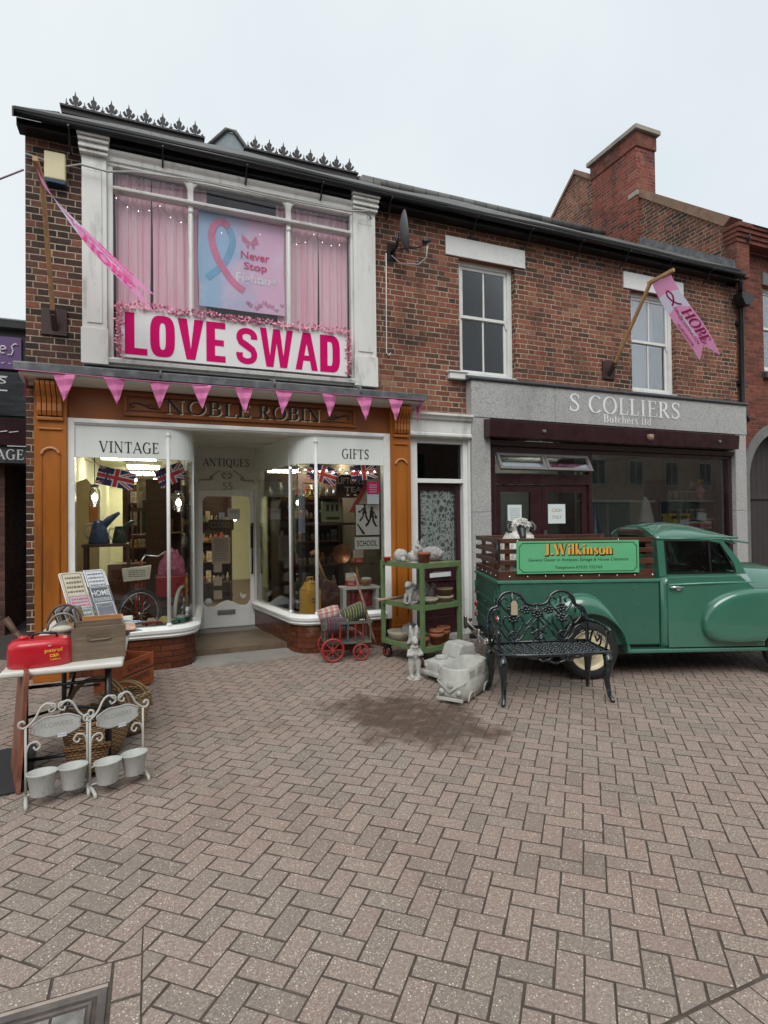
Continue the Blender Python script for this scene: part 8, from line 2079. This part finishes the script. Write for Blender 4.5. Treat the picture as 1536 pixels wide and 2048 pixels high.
for s_ in (-1, 1):
    q = MB()
    def side(pts, y0=.59, y1=.628):
        q.add([(x, s_ * (.632 - (z - 1.06) * .13), z) for x, z in pts] + [(x, s_ * (.610 - (z - 1.06) * .13), z) for x, z in pts], [tuple(range(len(pts))), tuple(range(2 * len(pts) - 1, len(pts) - 1, -1))] + [(i, (i + 1) % len(pts), len(pts) + (i + 1) % len(pts), len(pts) + i) for i in range(len(pts))])
    side([(.785, 1.055), (.862, 1.055), (.862, 1.43), (.785, 1.455)]); side([(.785, 1.4555), (.8625, 1.4305), (1.30, 1.425), (1.47, 1.40), (1.50, 1.425), (1.3, 1.456)])
    side([(1.4705, 1.3995), (1.60, 1.18), (1.62, 1.07), (1.72, 1.07), (1.66, 1.22), (1.505, 1.425)]); side([(.863, 1.04), (1.62, 1.055), (1.615, 1.085), (.863, 1.08)])
    sd_ = q.build('window_surround', grn, t)
    q = MB(); 
    for a, b in (((1.34, 1.08), (1.345, 1.428)),): q.bar((a[0], s_ * .624, a[1]), (b[0], s_ * .586, b[1]), .018, .02)
    for a, b in (((.866, 1.086), (1.60, 1.088)), ((.868, 1.086), (.868, 1.428)), ((.868, 1.428), (1.33, 1.422)), ((1.33, 1.422), (1.465, 1.395)), ((1.465, 1.395), (1.60, 1.10))): q.bar((a[0], s_ * (.634 - (a[1] - 1.06) * .13), a[1]), (b[0], s_ * (.634 - (b[1] - 1.06) * .13), b[1]), .012, .012)
    q.build('window_trim', M['black'], sd_)
    q = MB(); pw = [(.865, 1.08), (1.615, 1.085), (1.60, 1.18), (1.47, 1.40), (1.30, 1.424), (.865, 1.43)]
    q.add([(x, s_ * (.622 - (z - 1.06) * .13), z) for x, z in pw], [tuple(range(6))]); q.build('side_window', M['dark_glass'], t)
q = MB(); q.add([(1.66, -.56, 1.09), (1.66, .56, 1.09), (1.74, 0, 1.10), (1.50, -.50, 1.42), (1.50, .50, 1.42), (1.58, 0, 1.47)], [(0, 2, 5, 3), (2, 1, 4, 5)]); q.build('windscreen', M['dark_glass'], t)
q = MB(); q.grid(lambda u, v: (1.55 + .24 * u, -.58 + 1.16 * v, 1.49 - .05 * u - .05 * (2 * v - 1) ** 2 + .01 * u), 6, 16); sv = q.build('sun_visor', grn, t, fix=False); md = sv.modifiers.new('solid', 'SOLIDIFY'); md.thickness = .014
q = MB(); q.box(.88, -.52, .55, 1.15, .52, .85); q.box(.84, -.52, .85, .98, .52, 1.22); q.build('seat', M['black'], t, bevel=.05)
q = MB(); q.tube([(1.42 + .02 * math.sin(R(a)) + .05 * math.cos(R(a)), -.30 + .19 * math.sin(R(a)), 1.13 + .17 * math.cos(R(a))) for a in range(0, 360, 20)], .012, 6, True); q.tube([(1.42, -.30, 1.13), (1.62, -.30, 1.0)], .015, 6); q.bar((1.45, -.30, 1.28), (1.40, -.30, .98), .015, .012); q.build('steering_wheel', M['black'], t)
q = MB(); q.box(1.5, -.55, .95, 1.64, .55, 1.085); q.build('dashboard', M['black'], t, bevel=.02)
# bumper, lamps
q = MB(); q.tube([(-1.00, -.66, .40), (-1.06, -.55, .40), (-1.08, 0, .40), (-1.06, .55, .40), (-1.0, .66, .40)], .03, 8); q.box(-1.09, -.62, .37, -1.07, .62, .43); q.build('rear_bumper', M['chrome'], t)
for y in (-.42, .42): q = MB(); q.box(-1.12, y - .03, .34, -1.085, y + .03, .50); q.build('overrider', M['chrome'], t, bevel=.012)
q = MB(); q.box(-1.05, -.3, .33, -.92, -.26, .40); q.box(-1.05, .26, .33, -.92, .3, .40); q.cyl((-1.1, .15, .3), (-.9, .15, .3), .03); q.build('bumper_iron', M['black'], t)
lens_r = plain('red_lens', (.35, .01, .012), .15, coat=.6); lens_a = plain('amber_lens', (.32, .06, .03), .15, coat=.6)
for s_ in (-1, 1):
    for z, m in ((.62, lens_r), (.50, lens_a)):
        q = MB(); q.lathe([(.04, 0), (.04, .02)], (-.915, s_ * .57, z), 16, Matrix.Rotation(R(-90), 3, 'Y')); lp = q.build('lamp_bezel', M['chrome'], t)
        q = MB(); q.ell((-.938, s_ * .57, z), (.024, .034, .034), 14, 9); q.build('lamp_lens', m, lp)
    q = MB(); q.ell((-.925, s_ * .585, .76), (.012, .022, .03), 12, 8); q.build('reflector', M['chrome'], t)
q = MB()
for x, z in ((-.82, .93), (-.70, .93), (-.60, .93), (.5, .93), (.55, .75), (.5, .5), (.62, .55), (.6, .42)): q.ell((x, -BY - .0, z), (.009, .006, .009), 6, 4)
q.build('rivet', bed_g, t)

# model sheep standing in the truck bed
Tt = Matrix.Translation((4.434, -1.731, 0)) @ Matrix.Rotation(R(-20.5), 4, 'Z')
p = Tt @ Vector((-.44, -.02, .60))
t = thing('sheep_model', 'life size white woolly sheep with black face and curled horns standing in the truck bed', 'sheep', p, R(-20.5))
def fleece(name, c, sc):
    k = NT(name); v = k.coord(); n1_ = k.noise(v, sc, 5, .7, (1, 1, .45)); n2_ = k.noise(v, 7, 3)
    col_ = k.mix(k.step(n1_, .3, .65), tuple(q_ * .55 for q_ in c), c); col_ = k.mix(k.step(n2_, .5, .75, 0, .35), col_, (.42, .36, .28))
    return k.bsdf(col_, .95, normal=k.bump(n1_, 1, .03), sheen=.3)
wool = fleece('wool', (.86, .84, .78), 26)
q = MB(); q.ell((.12, .05, .52), (.33, .23, .24), 18, 12); q.ell((-.10, 0, .58), (.22, .22, .28), 16, 12); q.tube([(-.14, -.02, .60), (-.13, -.06, .78), (-.11, -.10, .93)], [.23, .205, .15], 14); q.ell((-.11, -.09, .99), (.118, .105, .10), 14, 10)
for x, y in ((-.22, -.12), (-.22, .12), (.30, -.10), (.30, .14)): q.tube([(x, y, .45), (x, y, .25), (x + .01, y, .0)], [.075, .05, .04], 10)
for i in range(130):
    a, b = r_.uniform(0, 2 * PI), r_.uniform(-1, 1.2); d = Vector((math.cos(a) * math.cos(b), math.sin(a) * math.cos(b), math.sin(b))); c = Vector((.12, .05, .52)) if i % 3 == 0 else Vector((-.10, 0, .58)); e = (.33, .23, .24) if i % 3 == 0 else (.22, .22, .28)
    q.ell(c + Vector((d.x * e[0], d.y * e[1], d.z * e[2])), (.035, .035, .03), 6, 4)
bd_ = statue(q, 'body', wool, t, .014)
hair = MB()
for i in range(260):
    a = r_.uniform(0, 2 * PI); b = r_.uniform(.1, 1.5); d = Vector((math.cos(a) * math.cos(b), math.sin(a) * math.cos(b) - .1, math.sin(b))).normalized(); p0 = Vector((-.11, -.09, .98)) + Vector((d.x * .10, d.y * .095, d.z * .085)); p1 = p0 + d * r_.uniform(.02, .045) + Vector((0, -.015, -.012))
    hair.tube([p0, (p0 + p1) / 2 + Vector((0, 0, .006)), p1], [.009, .008, .002], 4)
hair.build('topknot', wool, t, fix=False)
blk = plain('black_face', (.010, .010, .011), .35, var=.2)
q = MB(); q.tube([(-.115, -.13, 1.01), (-.118, -.19, .95), (-.122, -.24, .875), (-.123, -.255, .84)], [.045, .05, .038, .028], 14); q.ell((-.123, -.255, .835), (.028, .026, .024), 12, 8)
for s_ in (-1, 1): q.ell((-.118 + s_ * .04, -.175, .985), (.016, .018, .016), 8, 6)
statue(q, 'face', blk, t, .007)
for s_ in (-1, 1):
    q = MB(); q.tube([(-.11 + s_ * .08, -.10, 1.02), (-.11 + s_ * .13, -.10, 1.035), (-.11 + s_ * .155, -.13, .995), (-.11 + s_ * .15, -.15, .945), (-.11 + s_ * .12, -.165, .935), (-.11 + s_ * .11, -.165, .96)], [.028, .03, .026, .02, .014, .006], 10); q.build('horn', blk, t)
    q = MB(); q.ell((-.118 + s_ * .05, -.188, .985), (.008, .012, .010), 8, 6); q.build('eye', plain('glass_eye', (.01, .008, .006), .08, coat=.8), t)
